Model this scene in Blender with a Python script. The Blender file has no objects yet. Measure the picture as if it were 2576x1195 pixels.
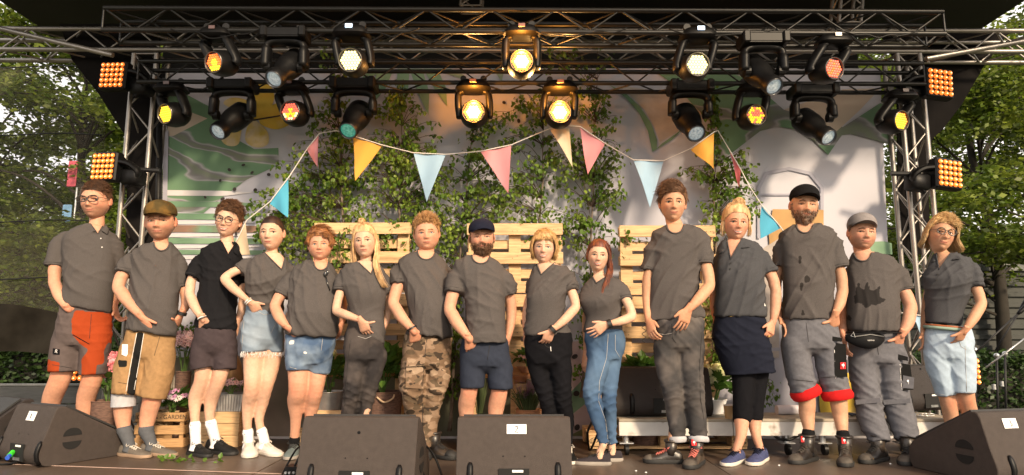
import bpy, bmesh, math, random
import numpy as np
from mathutils import Vector, Matrix, Quaternion
from mathutils.bvhtree import BVHTree
R = math.radians
random.seed(7)
rng = np.random.default_rng(7)
S = bpy.context.scene
C = S.collection
# ------------------------------------------------------------------ camera, world, sun, exposure
FPX, TILT, HC = 1680.0, R(8.46), 0.85
cam = bpy.data.objects.new('camera', bpy.data.cameras.new('camera'))
C.objects.link(cam); S.camera = cam
cam.data.sensor_width = 36.0
cam.data.lens = FPX / 2576.0 * 36.0
cam.data.clip_start = 0.05; cam.data.clip_end = 600
cam.location = (0, 0, HC)
cam.rotation_euler = (R(90) + TILT, 0, 0)
w = bpy.data.worlds.new('World'); S.world = w; w.use_nodes = True
wn = w.node_tree.nodes; wl_ = w.node_tree.links
bg = wn['Background']
sky = wn.new('ShaderNodeTexSky'); sky.sky_type = 'NISHITA'; sky.sun_disc = False
SUN_AZ, SUN_EL = R(152), R(27)          # behind the photographer, a little to the right
sky.sun_elevation = SUN_EL; sky.sun_rotation = SUN_AZ
sky.air_density = 1.0; sky.dust_density = 4.0; sky.ozone_density = 0.6
mixs = wn.new('ShaderNodeMix'); mixs.data_type = 'RGBA'
mixs.inputs[0].default_value = 0.62
mixs.inputs[7].default_value = (13.5, 12.2, 10.9, 1)       # thin bright summer cloud veil over the blue
wl_.new(sky.outputs[0], mixs.inputs[6]); wl_.new(mixs.outputs[2], bg.inputs[0])
bg.inputs[1].default_value = 0.14
sun = bpy.data.objects.new('sun', bpy.data.lights.new('sun', 'SUN')); C.objects.link(sun)
sun.data.energy = 4.4; sun.data.angle = R(6); sun.data.color = (1.0, 0.78, 0.53)
sd = Vector((math.sin(SUN_AZ) * math.cos(SUN_EL), math.cos(SUN_AZ) * math.cos(SUN_EL), math.sin(SUN_EL)))
sun.rotation_euler = sd.to_track_quat('Z', 'Y').to_euler()
sun.location = (2, -6, 6)
S.view_settings.view_transform = 'Standard'; S.view_settings.look = 'None'
S.view_settings.gamma = 1.0; S.view_settings.exposure = 0.28
S.cycles.max_bounces = 6; S.cycles.transparent_max_bounces = 12
# ------------------------------------------------------------------ measuring aid: photo pixel (2576 wide) + distance -> point
ct, st = math.cos(TILT), math.sin(TILT)
def ray(x, y):
    a = (x - 1288) / FPX; b = (597.5 - y) / FPX
    return Vector((a, ct - b * st, st + b * ct))
def W(x, y, Y):
    d = ray(x, y); k = Y / d.y
    return Vector((d.x * k, Y, HC + d.z * k))
def F(x, y, z=0.0):
    d = ray(x, y); k = (z - HC) / d.z
    return Vector((d.x * k, d.y * k, z))
def mpp(x, y, Y):
    return Y / ray(x, y).y / FPX
# ------------------------------------------------------------------ materials
def hx(r, g, b):
    f = lambda c: (c / 255 / 12.92) if c / 255 <= .04045 else ((c / 255 + .055) / 1.055) ** 2.4
    return (f(r), f(g), f(b))
_m = {}
def mat(name, col=(.5, .5, .5), rough=.6, met=0., var=.18, vs=9., bump=.0, bs=120., em=None, ems=0., spec=.5, attr=None,
        sss=0., alpha=1., trans=0., stretch=None, col2=None, c2s=4., c2lo=.45, c2hi=.6, sheen=0., coat=0., det=4):
    if name in _m: return _m[name]
    m = bpy.data.materials.new(name); m.use_nodes = True
    n, l = m.node_tree.nodes, m.node_tree.links
    p = n['Principled BSDF']
    p.inputs['Roughness'].default_value = rough; p.inputs['Metallic'].default_value = met
    p.inputs['Specular IOR Level'].default_value = spec
    if coat: p.inputs['Coat Weight'].default_value = coat
    if sheen: p.inputs['Sheen Weight'].default_value = sheen
    if trans: p.inputs['Transmission Weight'].default_value = trans
    if sss:
        p.inputs['Subsurface Weight'].default_value = sss
        p.inputs['Subsurface Radius'].default_value = (1, .35, .2); p.inputs['Subsurface Scale'].default_value = .01
    tc = n.new('ShaderNodeTexCoord'); mp = n.new('ShaderNodeMapping')
    if stretch: mp.inputs['Scale'].default_value = stretch
    l.new(tc.outputs['Object'], mp.inputs[0])
    nz = n.new('ShaderNodeTexNoise'); nz.inputs['Scale'].default_value = vs; nz.inputs['Detail'].default_value = det
    l.new(mp.outputs[0], nz.inputs['Vector'])
    mr = n.new('ShaderNodeMapRange'); mr.inputs[1].default_value = .25; mr.inputs[2].default_value = .75
    mr.inputs[3].default_value = 1 - var; mr.inputs[4].default_value = 1 + var
    l.new(nz.outputs[0], mr.inputs[0])
    mx = n.new('ShaderNodeMix'); mx.data_type = 'RGBA'; mx.blend_type = 'MULTIPLY'; mx.inputs[0].default_value = 1
    cb = n.new('ShaderNodeCombineColor')
    for i in range(3): l.new(mr.outputs[0], cb.inputs[i])
    l.new(cb.outputs[0], mx.inputs[7])
    src = None
    if attr:
        a = n.new('ShaderNodeAttribute'); a.attribute_name = attr; src = a.outputs['Color']
    if col2 is not None:
        n2 = n.new('ShaderNodeTexNoise'); n2.inputs['Scale'].default_value = c2s; n2.inputs['Detail'].default_value = 3
        l.new(mp.outputs[0], n2.inputs['Vector'])
        r2 = n.new('ShaderNodeMapRange'); r2.inputs[1].default_value = c2lo; r2.inputs[2].default_value = c2hi
        l.new(n2.outputs[0], r2.inputs[0])
        m2 = n.new('ShaderNodeMix'); m2.data_type = 'RGBA'
        m2.inputs[6].default_value = (*col, 1); m2.inputs[7].default_value = (*col2, 1)
        l.new(r2.outputs[0], m2.inputs[0])
        if src: l.new(src, m2.inputs[6])
        src = m2.outputs[2]
    if src: l.new(src, mx.inputs[6])
    else: mx.inputs[6].default_value = (*col, 1)
    l.new(mx.outputs[2], p.inputs['Base Color'])
    if bump:
        nb = n.new('ShaderNodeTexNoise'); nb.inputs['Scale'].default_value = bs; nb.inputs['Detail'].default_value = 3
        l.new(mp.outputs[0], nb.inputs['Vector'])
        bp = n.new('ShaderNodeBump'); bp.inputs['Strength'].default_value = bump; bp.inputs['Distance'].default_value = .004
        l.new(nb.outputs[0], bp.inputs['Height']); l.new(bp.outputs[0], p.inputs['Normal'])
    if em is not None:
        p.inputs['Emission Color'].default_value = (*em, 1); p.inputs['Emission Strength'].default_value = ems
    if alpha < 1:
        p.inputs['Alpha'].default_value = alpha
    _m[name] = m
    return m
def leafmat(name, col, col2, tl=.35):
    if name in _m: return _m[name]
    m = mat(name, col, .5, var=.3, vs=2.2, col2=col2, c2s=3.0)
    n, l = m.node_tree.nodes, m.node_tree.links
    p = n['Principled BSDF']; out = n['Material Output']
    g = n.new('ShaderNodeNewGeometry')
    hs = n.new('ShaderNodeHueSaturation')
    mr = n.new('ShaderNodeMapRange'); mr.inputs[3].default_value = .6; mr.inputs[4].default_value = 1.5
    l.new(g.outputs['Random Per Island'], mr.inputs[0]); l.new(mr.outputs[0], hs.inputs['Value'])
    s = p.inputs['Base Color'].links[0].from_socket
    l.new(s, hs.inputs['Color']); l.new(hs.outputs[0], p.inputs['Base Color'])
    t = n.new('ShaderNodeBsdfTranslucent'); l.new(hs.outputs[0], t.inputs[0])
    ms = n.new('ShaderNodeMixShader'); ms.inputs[0].default_value = tl
    l.new(p.outputs[0], ms.inputs[1]); l.new(t.outputs[0], ms.inputs[2]); l.new(ms.outputs[0], out.inputs[0])
    return m
def emit(name, col, s):
    return mat(name, tuple(min(c, .8) for c in col), .4, em=col, ems=s, var=.05)
# ------------------------------------------------------------------ mesh collecting
class MB:
    def __init__(s): s.v = []; s.f = []; s.mi = []
    def add(s, vs, fs, mi=0):
        o = len(s.v); s.v.extend([tuple(v) for v in vs]); s.f.extend([tuple(i + o for i in f) for f in fs]); s.mi.extend([mi] * len(fs)); return s
    def merge(s, m, mi=None):
        o = len(s.v); s.v.extend(m.v); s.f.extend([tuple(i + o for i in f) for f in m.f]); s.mi.extend(m.mi if mi is None else [mi] * len(m.f)); return s
    def box(s, c, d, rot=None, mi=0, bev=0.):
        c = Vector(c); h = [x / 2 for x in d]
        if bev <= 0:
            vs = [Vector((a * h[0], b * h[1], e * h[2])) for a in (-1, 1) for b in (-1, 1) for e in (-1, 1)]
            fs = [(0, 1, 3, 2), (4, 6, 7, 5), (0, 4, 5, 1), (2, 3, 7, 6), (0, 2, 6, 4), (1, 5, 7, 3)]
        else:
            b = min(bev, min(h) * .9); vs = []; 
            for z, k in ((-h[2], b), (-h[2] + b, 0), (h[2] - b, 0), (h[2], b)):
                x, y = h[0] - k, h[1] - k; q = b if k == 0 else b * .6
                vs += [Vector(p) for p in ((-x + q, -y, z), (x - q, -y, z), (x, -y + q, z), (x, y - q, z), (x - q, y, z), (-x + q, y, z), (-x, y - q, z), (-x, -y + q, z))]
            fs = [tuple(range(7, -1, -1)), tuple(range(24, 32))]
            for r in range(3):
                for i in range(8):
                    j = (i + 1) % 8; fs.append((r * 8 + i, r * 8 + j, r * 8 + 8 + j, r * 8 + 8 + i))
        if rot is not None: vs = [rot @ v for v in vs]
        return s.add([v + c for v in vs], fs, mi)
    def tube(s, a, b, r0, r1=None, n=10, mi=0, cap=True):
        return s.path([a, b], [r0, r0 if r1 is None else r1], n, mi, cap)
    def path(s, pts, rad, n=8, mi=0, cap=True, closed=False, flat=1.0, fdir=None):
        pts = [Vector(p) for p in pts]
        if not hasattr(rad, '__len__'): rad = [rad] * len(pts)
        m = len(pts); vs = []; ref = None
        for i, p in enumerate(pts):
            if closed: t = pts[(i + 1) % m] - pts[i - 1]
            else: t = pts[min(i + 1, m - 1)] - pts[max(i - 1, 0)]
            if t.length < 1e-9: t = Vector((0, 0, 1))
            t.normalize()
            if ref is None:
                u = Vector(fdir) if fdir is not None else (Vector((0, 0, 1)) if abs(t.z) < .9 else Vector((1, 0, 0)))
                ref = (u - t * u.dot(t)).normalized()
            else:
                ref = ref - t * ref.dot(t)
                ref = ref.normalized() if ref.length > 1e-6 else t.orthogonal().normalized()
            b = t.cross(ref)
            for k in range(n):
                a = 2 * math.pi * k / n
                vs.append(p + (ref * math.cos(a) * flat + b * math.sin(a)) * rad[i])
        fs = []
        for i in range(m if closed else m - 1):
            i2 = (i + 1) % m
            for k in range(n):
                k2 = (k + 1) % n; fs.append((i * n + k, i * n + k2, i2 * n + k2, i2 * n + k))
        if cap and not closed: fs.append(tuple(range(n - 1, -1, -1))); fs.append(tuple(range((m - 1) * n, m * n)))
        return s.add(vs, fs, mi)
    def loft(s, rings, mi=0, cap=True):
        n = len(rings[0]); vs = [v for r in rings for v in r]; fs = []
        for i in range(len(rings) - 1):
            for k in range(n):
                k2 = (k + 1) % n; fs.append((i * n + k, i * n + k2, (i + 1) * n + k2, (i + 1) * n + k))
        if cap: fs.append(tuple(range(n - 1, -1, -1))); fs.append(tuple(range((len(rings) - 1) * n, len(rings) * n)))
        return s.add(vs, fs, mi)
    def sphere(s, c, r, n=12, m=8, mi=0, rot=None):
        c = Vector(c); r = (r, r, r) if not hasattr(r, '__len__') else r; rings = []
        vs = []; fs = []
        for i in range(m + 1):
            t = math.pi * i / m
            for k in range(n):
                a = 2 * math.pi * k / n
                v = Vector((r[0] * math.sin(t) * math.cos(a), r[1] * math.sin(t) * math.sin(a), r[2] * math.cos(t)))
                vs.append(c + (rot @ v if rot is not None else v))
        for i in range(m):
            for k in range(n):
                k2 = (k + 1) % n; fs.append((i * n + k, (i + 1) * n + k, (i + 1) * n + k2, i * n + k2))
        return s.add(vs, fs, mi)
    def disc(s, c, r, nrm, n=16, mi=0, ry=None):
        nrm = Vector(nrm).normalized(); u = nrm.orthogonal().normalized(); v = nrm.cross(u); c = Vector(c)
        return s.add([c + u * r * math.cos(2 * math.pi * k / n) + v * (ry or r) * math.sin(2 * math.pi * k / n) for k in range(n)], [tuple(range(n))], mi)
    def prism(s, poly, off, mi=0):
        """closed outline (3D points) given thickness along vector off"""
        n = len(poly); off = Vector(off); vs = [Vector(p) for p in poly] + [Vector(p) + off for p in poly]
        fs = [tuple(range(n)), tuple(range(2 * n - 1, n - 1, -1))] + [(i, i + n, (i + 1) % n + n, (i + 1) % n) for i in range(n)]
        return s.add(vs, fs, mi)
    def mesh(s, name, mats, smooth=False, fix=False):
        me = bpy.data.meshes.new(name); me.from_pydata([tuple(v) for v in s.v], [], s.f)
        for m in (mats if isinstance(mats, (list, tuple)) else [mats]): me.materials.append(m)
        if any(s.mi): me.polygons.foreach_set('material_index', s.mi)
        if fix:
            bm = bmesh.new(); bm.from_mesh(me); bmesh.ops.recalc_face_normals(bm, faces=bm.faces); bm.to_mesh(me); bm.free()
        if smooth: me.shade_smooth() if smooth is True else None
        me.update(); return me
    def build(s, name, mats, parent=None, smooth=False, fix=True, sharp=None, **kw):
        me = s.mesh(name, mats, smooth, fix)
        if sharp is not None:
            me.shade_smooth(); me.set_sharp_from_angle(angle=R(sharp))
        return link(name, me, parent, **kw)
def wpos(o):
    v = Vector((0, 0, 0))
    while o is not None: v += o.location; o = o.parent
    return v
def link(name, me, parent=None, **kw):
    o = bpy.data.objects.new(name, me); C.objects.link(o)
    if parent is not None:
        o.parent = parent; me.transform(Matrix.Translation(-wpos(parent)))
    for k, v in kw.items():
        if v is not None: o[k] = v
    return o
def recenter(o, p):
    """move the origin of a top-level mesh to its base"""
    p = Vector(p); o.data.transform(Matrix.Translation(-p)); o.location = p
def thing(name, label, cat, loc=(0, 0, 0), group=None):
    o = bpy.data.objects.new(name, None); C.objects.link(o); o.location = loc; o.empty_display_size = .1
    o['label'] = label; o['category'] = cat
    if group: o['group'] = group
    return o
def inst(name, me, parent, M, **kw):
    """another part sharing mesh data; M is its world matrix"""
    o = bpy.data.objects.new(name, me); C.objects.link(o)
    if parent is not None: o.parent = parent; M = Matrix.Translation(-wpos(parent)) @ M
    o.matrix_local = M
    for k, v in kw.items(): o[k] = v
    return o
def fromto(a, b, r):
    a = Vector(a); b = Vector(b); d = b - a
    q = d.to_track_quat('Z', 'Y')
    return Matrix.Translation((a + b) / 2) @ q.to_matrix().to_4x4() @ Matrix.Diagonal((r, r, d.length, 1))
def textmesh(txt, size, m, extr=0.001):
    cu = bpy.data.curves.new('t', 'FONT'); cu.body = txt; cu.size = size; cu.extrude = extr; cu.align_x = 'CENTER'; cu.align_y = 'CENTER'
    o = bpy.data.objects.new('t', cu); C.objects.link(o)
    dg = bpy.context.evaluated_depsgraph_get(); me = bpy.data.meshes.new_from_object(o.evaluated_get(dg))
    bpy.data.objects.remove(o); me.materials.clear(); me.materials.append(m); return me
def catmull(pts, n=6):
    pts = [Vector(p) for p in pts]; out = []
    for i in range(len(pts) - 1):
        p0 = pts[max(i - 1, 0)]; p1 = pts[i]; p2 = pts[i + 1]; p3 = pts[min(i + 2, len(pts) - 1)]
        for k in range(n):
            t = k / n
            out.append(.5 * ((2 * p1) + (p2 - p0) * t + (2 * p0 - 5 * p1 + 4 * p2 - p3) * t * t + (3 * p1 - p0 - 3 * p2 + p3) * t ** 3))
    out.append(pts[-1]); return out
def modmesh(me, mods):
    o = bpy.data.objects.new('tmp', me); C.objects.link(o)
    for t, kw in mods:
        m = o.modifiers.new('m', t)
        for k, v in kw.items(): setattr(m, k, v)
    dg = bpy.context.evaluated_depsgraph_get()
    r = bpy.data.meshes.new_from_object(o.evaluated_get(dg)); bpy.data.objects.remove(o); return r
def remesh(mb, vox, it=4):
    me = mb.mesh('tmp', mat('skin_tmp'), fix=True)
    return modmesh(me, [('REMESH', dict(mode='VOXEL', voxel_size=vox, adaptivity=0)), ('SMOOTH', dict(factor=.5, iterations=it))])
def getco(me):
    a = np.empty(len(me.vertices) * 3, 'f'); me.vertices.foreach_get('co', a); return a.reshape(-1, 3).astype(float)
def getno(me):
    a = np.empty(len(me.vertices) * 3, 'f'); me.vertices.foreach_get('normal', a); return a.reshape(-1, 3).astype(float)
def setco(me, a):
    me.vertices.foreach_set('co', a.astype('f').ravel()); me.update()
# ================================================================== SETTING
M_wood = mat('pallet_pine', (.63, .42, .22), .75, var=.28, vs=5, stretch=(1.5, 8, 22), bump=.35, bs=60, col2=(.42, .27, .13), c2s=1.4, c2lo=.52, c2hi=.72)
M_woodg = mat('weathered_grey_wood', (.36, .31, .25), .8, var=.3, vs=6, stretch=(2, 8, 20), bump=.3, bs=50)
M_crate = mat('brown_crate_wood', (.5, .3, .14), .7, var=.3, vs=6, stretch=(1.5, 8, 20), bump=.3, bs=60)
M_black = mat('matt_black_metal', (.012, .012, .013), .5, spec=.3, var=.3, vs=20, bump=.1, bs=200)
M_blackpl = mat('black_plastic', (.005, .005, .0055), .45, var=.3, vs=20, spec=.22)
M_truss = mat('raw_aluminium', (.30, .28, .26), .42, met=.85, var=.25, vs=14, bump=.15, bs=70)
M_trussb = mat('black_coated_truss', (.012, .012, .012), .4, spec=.35, var=.4, vs=14)
M_steel = mat('galvanised_steel', (.55, .56, .57), .35, met=.9, var=.3, vs=30)
M_cloth_black = mat('black_stage_cloth', (.009, .008, .008), .95, var=.4, vs=3, spec=.1)
M_paper = mat('white_paper', (.8, .8, .8), .7, var=.04)
M_ink = mat('black_ink', (.02, .02, .02), .6)
# ground
mb = MB(); mb.add([(-300, -60, -.62), (300, -60, -.62), (300, 500, -.62), (-300, 500, -.62)], [(0, 1, 2, 3)])
mb.build('ground', mat('garden_soil', (.09, .075, .05), .95, var=.4, vs=.8, col2=(.04, .06, .02), c2s=.3), kind='structure')
# stage floor: individual plywood deck boards
mf = mat('stage_floor_plywood', (.082, .058, .043), .42, var=.22, vs=5, stretch=(1, .3, 1), bump=.25, bs=40, col2=(.12, .085, .06), c2s=2.2, c2lo=.5, c2hi=.8, spec=.5)
nf, lf = mf.node_tree.nodes, mf.node_tree.links
floor = bpy.data.objects.new('stage_floor', None)
C.objects.link(floor); floor['kind'] = 'structure'
bx = [-4.6, -3.1, -1.62, -.13, 1.36, 2.85, 4.6]
by = [2.6, 3.83, 5.05, 6.3]
for j in range(3):
    for i in range(6):
        b = MB(); b.box(((bx[i] + bx[i + 1]) / 2, (by[j] + by[j + 1]) / 2, -.0125 - .0007 * ((i + j) % 2)), (bx[i + 1] - bx[i] - .006, by[j + 1] - by[j] - .006, .025), bev=.002)
        b.build('floor_board', mf, floor)
b = MB(); b.box((0, 4.45, -.32), (9.1, 3.6, .57)); b.build('stage_substructure', M_black, kind='structure')
# pinkish joint tape on the floor
t0, t1 = F(0, 1168), F(720, 1194)
tp = MB(); d = (t1 - t0).normalized(); s_ = Vector((-d.y, d.x, 0)) * .008
tp.prism([t0 - s_ + Vector((0, 0, .003)), t1 - s_ + Vector((0, 0, .003)), t1 + s_ + Vector((0, 0, .003)), t0 + s_ + Vector((0, 0, .003))], (0, 0, .0015))
o = tp.build('floor_tape', mat('faded_tape', (.5, .36, .3), .6), label='long faded pinkish tape line on the stage floor front', category='tape')
# roof
roof = bpy.data.objects.new('stage_roof', None); C.objects.link(roof); roof['kind'] = 'structure'
Mro = mat('black_roof_tarpaulin', (.008, .0075, .007), .7, var=.5, vs=1.5, bump=.4, bs=4)
b = MB(); b.box((0, 4.95, 3.98), (9.6, 3.4, .03)); b.build('roof_panel', Mro, roof)  # unseen front edge set forward to shade upper trusses and lamps from the sun
b = MB(); b.box((-.02, 6.62, 3.3), (7.25, .02, 1.36)); b.build('rear_roof_drape', Mro, roof)
def drape(name, poly, Y, parent, label=None, cat=None):
    m = MB(); m.prism([W(x, y, Y) for x, y in poly], (0, .012, 0)); return m.build(name, M_cloth_black, parent)
drape('corner_drape', [(150, 60), (402, 60), (402, 640), (330, 640), (316, 610), (322, 345), (306, 328), (248, 236), (180, 150)], 5.78, roof)
drape('corner_drape', [(2200, 60), (2540, 80), (2472, 172), (2420, 262), (2372, 325), (2345, 350), (2336, 420), (2340, 640), (2260, 640), (2256, 160)], 5.9, roof)
# ------------------------------------------------------------------ printed backdrop
BY = 5.84
bd = thing('stage_backdrop', 'large printed festival backdrop with green marbled shapes on pale lavender cloth', 'backdrop', (0, BY, 0))
Mb = mat('lavender_backdrop_print', (.48, .48, .54), .8, var=.07, vs=1.2, col2=(.35, .35, .42), c2s=.6, c2lo=.42, c2hi=.68, bump=.12, bs=3)
b = MB(); pts = [(418, 172), (2214, 172), (2254, 1103), (408, 1106)]
N = 30; rows = []
for j in range(13):
    for i in range(N + 1):
        u = i / N; v = j / 12
        xa = pts[0][0] * (1 - v) + pts[3][0] * v; xb = pts[1][0] * (1 - v) + pts[2][0] * v
        p = W(xa * (1 - u) + xb * u, 172 * (1 - v) + 1104.5 * v, BY); p.y += .004 * math.sin(i * 1.7) * math.sin(j * .9); rows.append(p)
b.add(rows, [(j * (N + 1) + i, j * (N + 1) + i + 1, (j + 1) * (N + 1) + i + 1, (j + 1) * (N + 1) + i) for j in range(12) for i in range(N)])
clothobj = b.build('backdrop_cloth', Mb, bd, smooth=True)
def marble(name, c1, c2, c3, sc=2.2):
    if name in _m: return _m[name]
    m = mat(name, c1, .8, var=.15, vs=2); n, l = m.node_tree.nodes, m.node_tree.links
    tc = n.new('ShaderNodeTexCoord'); wv = n.new('ShaderNodeTexWave'); wv.inputs['Scale'].default_value = sc; wv.inputs['Distortion'].default_value = 9; wv.inputs['Detail'].default_value = 4
    wv.inputs['Detail Scale'].default_value = 1.1
    mp = n.new('ShaderNodeMapping'); mp.inputs['Rotation'].default_value = (0, R(60), 0); mp.inputs['Scale'].default_value = (.6, 1, 1.5)
    l.new(tc.outputs['Object'], mp.inputs[0]); l.new(mp.outputs[0], wv.inputs[0])
    wv.inputs['Distortion'].default_value = 14; cr = n.new('ShaderNodeValToRGB'); e = cr.color_ramp.elements
    e[0].position = .0; e[0].color = (*c1, 1); e[1].position = 1; e[1].color = (*c3, 1)
    k = e.new(.62); k.color = (*c1, 1); k = e.new(.78); k.color = (*c2, 1); k = e.new(.9); k.color = tuple(x * .5 for x in c2) + (1,)
    l.new(wv.outputs[0], cr.inputs[0])
    mx = [x for x in n if x.type == 'MIX'][0]; l.new(cr.outputs[0], mx.inputs[6]); return m
G1 = (.13, .24, .15); G2 = (.20, .31, .20); BE = (.48, .40, .33)
Mg = mat('print_green', G1, .8, var=.25, vs=3, col2=G2, c2s=1.5)
Mgm = marble('print_green_marble', (.12, .22, .13), (.33, .33, .35), (.16, .19, .14), .75)
Mbe = mat('print_beige', BE, .8, var=.08, vs=2)
Mye = mat('print_yellow', (.55, .38, .05), .8, var=.3, vs=3, col2=(.62, .5, .3), c2s=2)
Mwh = mat('print_white', (.55, .53, .55), .8, var=.06)
Mbr = mat('print_brown', (.42, .25, .1), .8, var=.2, vs=6)
Mdot = mat('print_dark_dot', (.03, .022, .022), .8, var=.3, vs=9)
Mfa = mat('print_faint_grey', (.34, .34, .41), .8, var=.08)
_k = [0]
def pr(name, poly, m, smooth=False, lay=None):
    if smooth:
        pp = [Vector((x, y, 0)) for x, y in poly]; q = catmull(pp + [pp[0]], 5)[:-1]; poly = [(v.x, v.y) for v in q]
    _k[0] += 1; off = .005 + .0003 * (_k[0] if lay is None else lay)
    mm = MB(); mm.add([W(x, y, BY - off) for x, y in poly], [tuple(range(len(poly)))])
    me = mm.mesh(name, m)
    bm = bmesh.new(); bm.from_mesh(me); bmesh.ops.triangulate(bm, faces=bm.faces); bm.to_mesh(me); bm.free()
    return link(name, me, bd)
pr('printed_marble_shape', [(423, 232), (470, 238), (540, 275), (585, 345), (640, 375), (700, 372), (702, 414), (620, 452), (555, 500), (512, 536), (415, 532)], Mgm)
pr('printed_triangle', [(425, 262), (522, 298), (436, 342), (421, 342)], Mbe)
pr('printed_petal', [(632, 205), (672, 208), (690, 245), (668, 292), (640, 300), (628, 250)], Mye, True)
pr('printed_petal', [(655, 285), (700, 258), (742, 272), (745, 300), (700, 325), (655, 312)], Mye, True)
pr('printed_petal', [(640, 300), (672, 330), (674, 362), (645, 371), (618, 355), (622, 320)], mat('print_cream', (.6, .48, .3), .8, col2=(.55, .4, .08), c2s=5), True)
pr('printed_petal', [(640, 300), (610, 322), (600, 362), (572, 366), (556, 345), (580, 300), (612, 285)], mat('print_cream'), True)
pr('printed_petal', [(640, 300), (592, 278), (562, 260), (582, 246), (620, 252), (645, 280)], Mye, True)
pr('printed_flower_stem', [(600, 306), (700, 290), (740, 280), (700, 294), (640, 304)], Mdot)
for k, (ya, yb) in enumerate(((478, 492), (506, 520), (536, 552), (566, 584), (598, 613), (628, 640))):
    pr('printed_stripe', [(415, ya), (560 + 26 * k, ya + 2), (640 + 10 * k, ya + 6), (565 + 26 * k, yb + 1), (414, yb)], (Mwh, Mg, Mg, mat('print_rust', (.22, .13, .09), .8, col2=G1, c2s=3), Mg, Mg)[k])
    if k > 1: pr('printed_stripe', [(414, yb + 4), (600 + 12 * k, yb + 5), (620 + 10 * k, yb + 9), (414, yb + 13)], Mwh)
for (x0, x1, xm, tip) in ((950, 990, 935, 265), (1000, 1030, 1003, 300), (1030, 1062, 1078, 290), (1065, 1100, 1125, 268), (1095, 1135, 1180, 205), (1270, 1240, 1262, 235), (935, 960, 905, 205)):
    pr('printed_long_leaf', [(x0, 173), (x1, 173), ((x1 + xm) / 2 + 10, (173 + tip) / 2), (xm, tip), ((x0 + xm) / 2 - 4, (173 + tip) / 2)], Mg if xm < 1150 else mat('print_pale_green', (.25, .3, .2), .8))
pr('printed_arc', [(1532, 213), (1572, 232), (1610, 268), (1638, 310), (1653, 352), (1652, 374), (1664, 362), (1720, 322), (1690, 352), (1641, 382), (1630, 330), (1608, 285), (1574, 246)], Mg)
pr('printed_sail', [(1545, 213), (1700, 236), (1830, 240), (1720, 322), (1660, 358), (1650, 330), (1625, 280), (1590, 243)], mat('print_beige_pale', (.42, .37, .34), .8), lay=.5)
pr('printed_marble_shape', [(1640, 175), (1860, 175), (1916, 228), (1972, 276), (1900, 322), (1868, 336), (1850, 372), (1790, 380), (1830, 340), (1780, 300), (1740, 260), (1700, 215)], Mgm)
pr('printed_marble_shape', [(1820, 300), (1972, 276), (2060, 300), (2120, 320), (2210, 262), (2232, 250), (2242, 366), (2200, 352), (2140, 337), (2118, 340), (2083, 390), (2048, 354), (2000, 325), (1955, 318), (1912, 330), (1850, 378), (1780, 430), (1770, 380)], Mgm)
pr('printed_sail', [(1972, 276), (2120, 225), (2215, 222), (2160, 280), (2105, 330), (2050, 300)], Mbe)
pr('printed_arch', [(1905, 600), (1905, 470), (1925, 432), (1985, 420), (2040, 432), (2072, 470), (2072, 600), (2064, 600), (2064, 474), (2036, 440), (1985, 428), (1930, 440), (1913, 474), (1913, 600)], Mfa)
pr('printed_lintel', [(1908, 487), (2070, 487), (2070, 492), (1908, 492)], Mfa)
pr('printed_block', [(1944, 526), (2072, 528), (2072, 592), (1938, 640), (1934, 590)], Mbr)
pr('printed_dome', [(2160, 640), (2166, 618), (2190, 608), (2225, 607), (2243, 612), (2245, 640)], Mg)
pr('printed_block', [(1795, 700), (1960, 600), (1960, 900), (1795, 900)], mat('print_beige_pale'))
pr('printed_ledge', [(1700, 880), (2060, 872), (2060, 880), (1700, 890)], Mfa)
pr('printed_bloom', [(2060, 960), (2100, 930), (2150, 950), (2165, 1000), (2140, 1050), (2070, 1052)], Mye, True)
pr('printed_hill', [(1300, 870), (1560, 850), (1560, 1102), (1300, 1102)], mat('print_rose_beige', (.44, .33, .33), .8, var=.1))
pr('printed_triangle', [(1422, 1000), (1490, 930), (1560, 905), (1560, 945), (1430, 1050)], Mg)
pr('printed_triangle', [(1420, 1102), (1500, 1062), (1560, 1052), (1560, 1102)], mat('print_olive', (.2, .2, .09), .8))
pr('printed_meadow', [(410, 900), (1300, 880), (1300, 1102), (408, 1102)], mat('print_olive_dark', (.13, .13, .085), .85, var=.35, vs=2.5, col2=(.2, .16, .13), c2s=1.2))
pr('printed_hem', [(408, 1098), (2254, 1096), (2254, 1103), (408, 1106)], Mwh)
pr('printed_edge', [(411, 330), (424, 328), (418, 640), (407, 640)], Mfa)
dots = [(1446, 897, 8), (1450, 990, 8), (1452, 1075, 8), (1496, 1033, 8), (1510, 1076, 8), (612, 415, 5), (577, 427, 5), (634, 434, 5), (676, 439, 5), (554, 454, 4), (590, 476, 5), (642, 478, 5), (560, 500, 6), (516, 496, 4), (594, 588, 5), (603, 560, 4), (570, 545, 4), (566, 563, 4),
        (1268, 208, 5), (1310, 206, 6), (1228, 210, 5), (1225, 307, 5), (1305, 304, 6), (1268, 258, 5), (1304, 380, 5), (1000, 345, 4)]
dm = MB()
for x, y, r in dots:
    p = W(x, y, BY - .028); k = mpp(x, y, BY) * r
    q = random.uniform(.6, 1)
    a0 = random.random() * 3
    m1 = MB(); m1.add([p + Vector((math.cos(a) * k * math.cos(a0) - math.sin(a) * k * q * math.sin(a0), 0, math.cos(a) * k * math.sin(a0) + math.sin(a) * k * q * math.cos(a0))) for a in [i * math.pi / 5 for i in range(10)]], [tuple(range(10))])
    m1.build('printed_dot', Mdot, bd, fix=False)
# black edge pipe beside the backdrop
b = MB(); b.tube(W(404, 180, 5.8), W(388, 1100, 5.8), .028, n=12)
b.build('backdrop_pole', M_black, smooth=True, label='thin black upright pole between left truss tower and the printed backdrop', category='pole')
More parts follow.
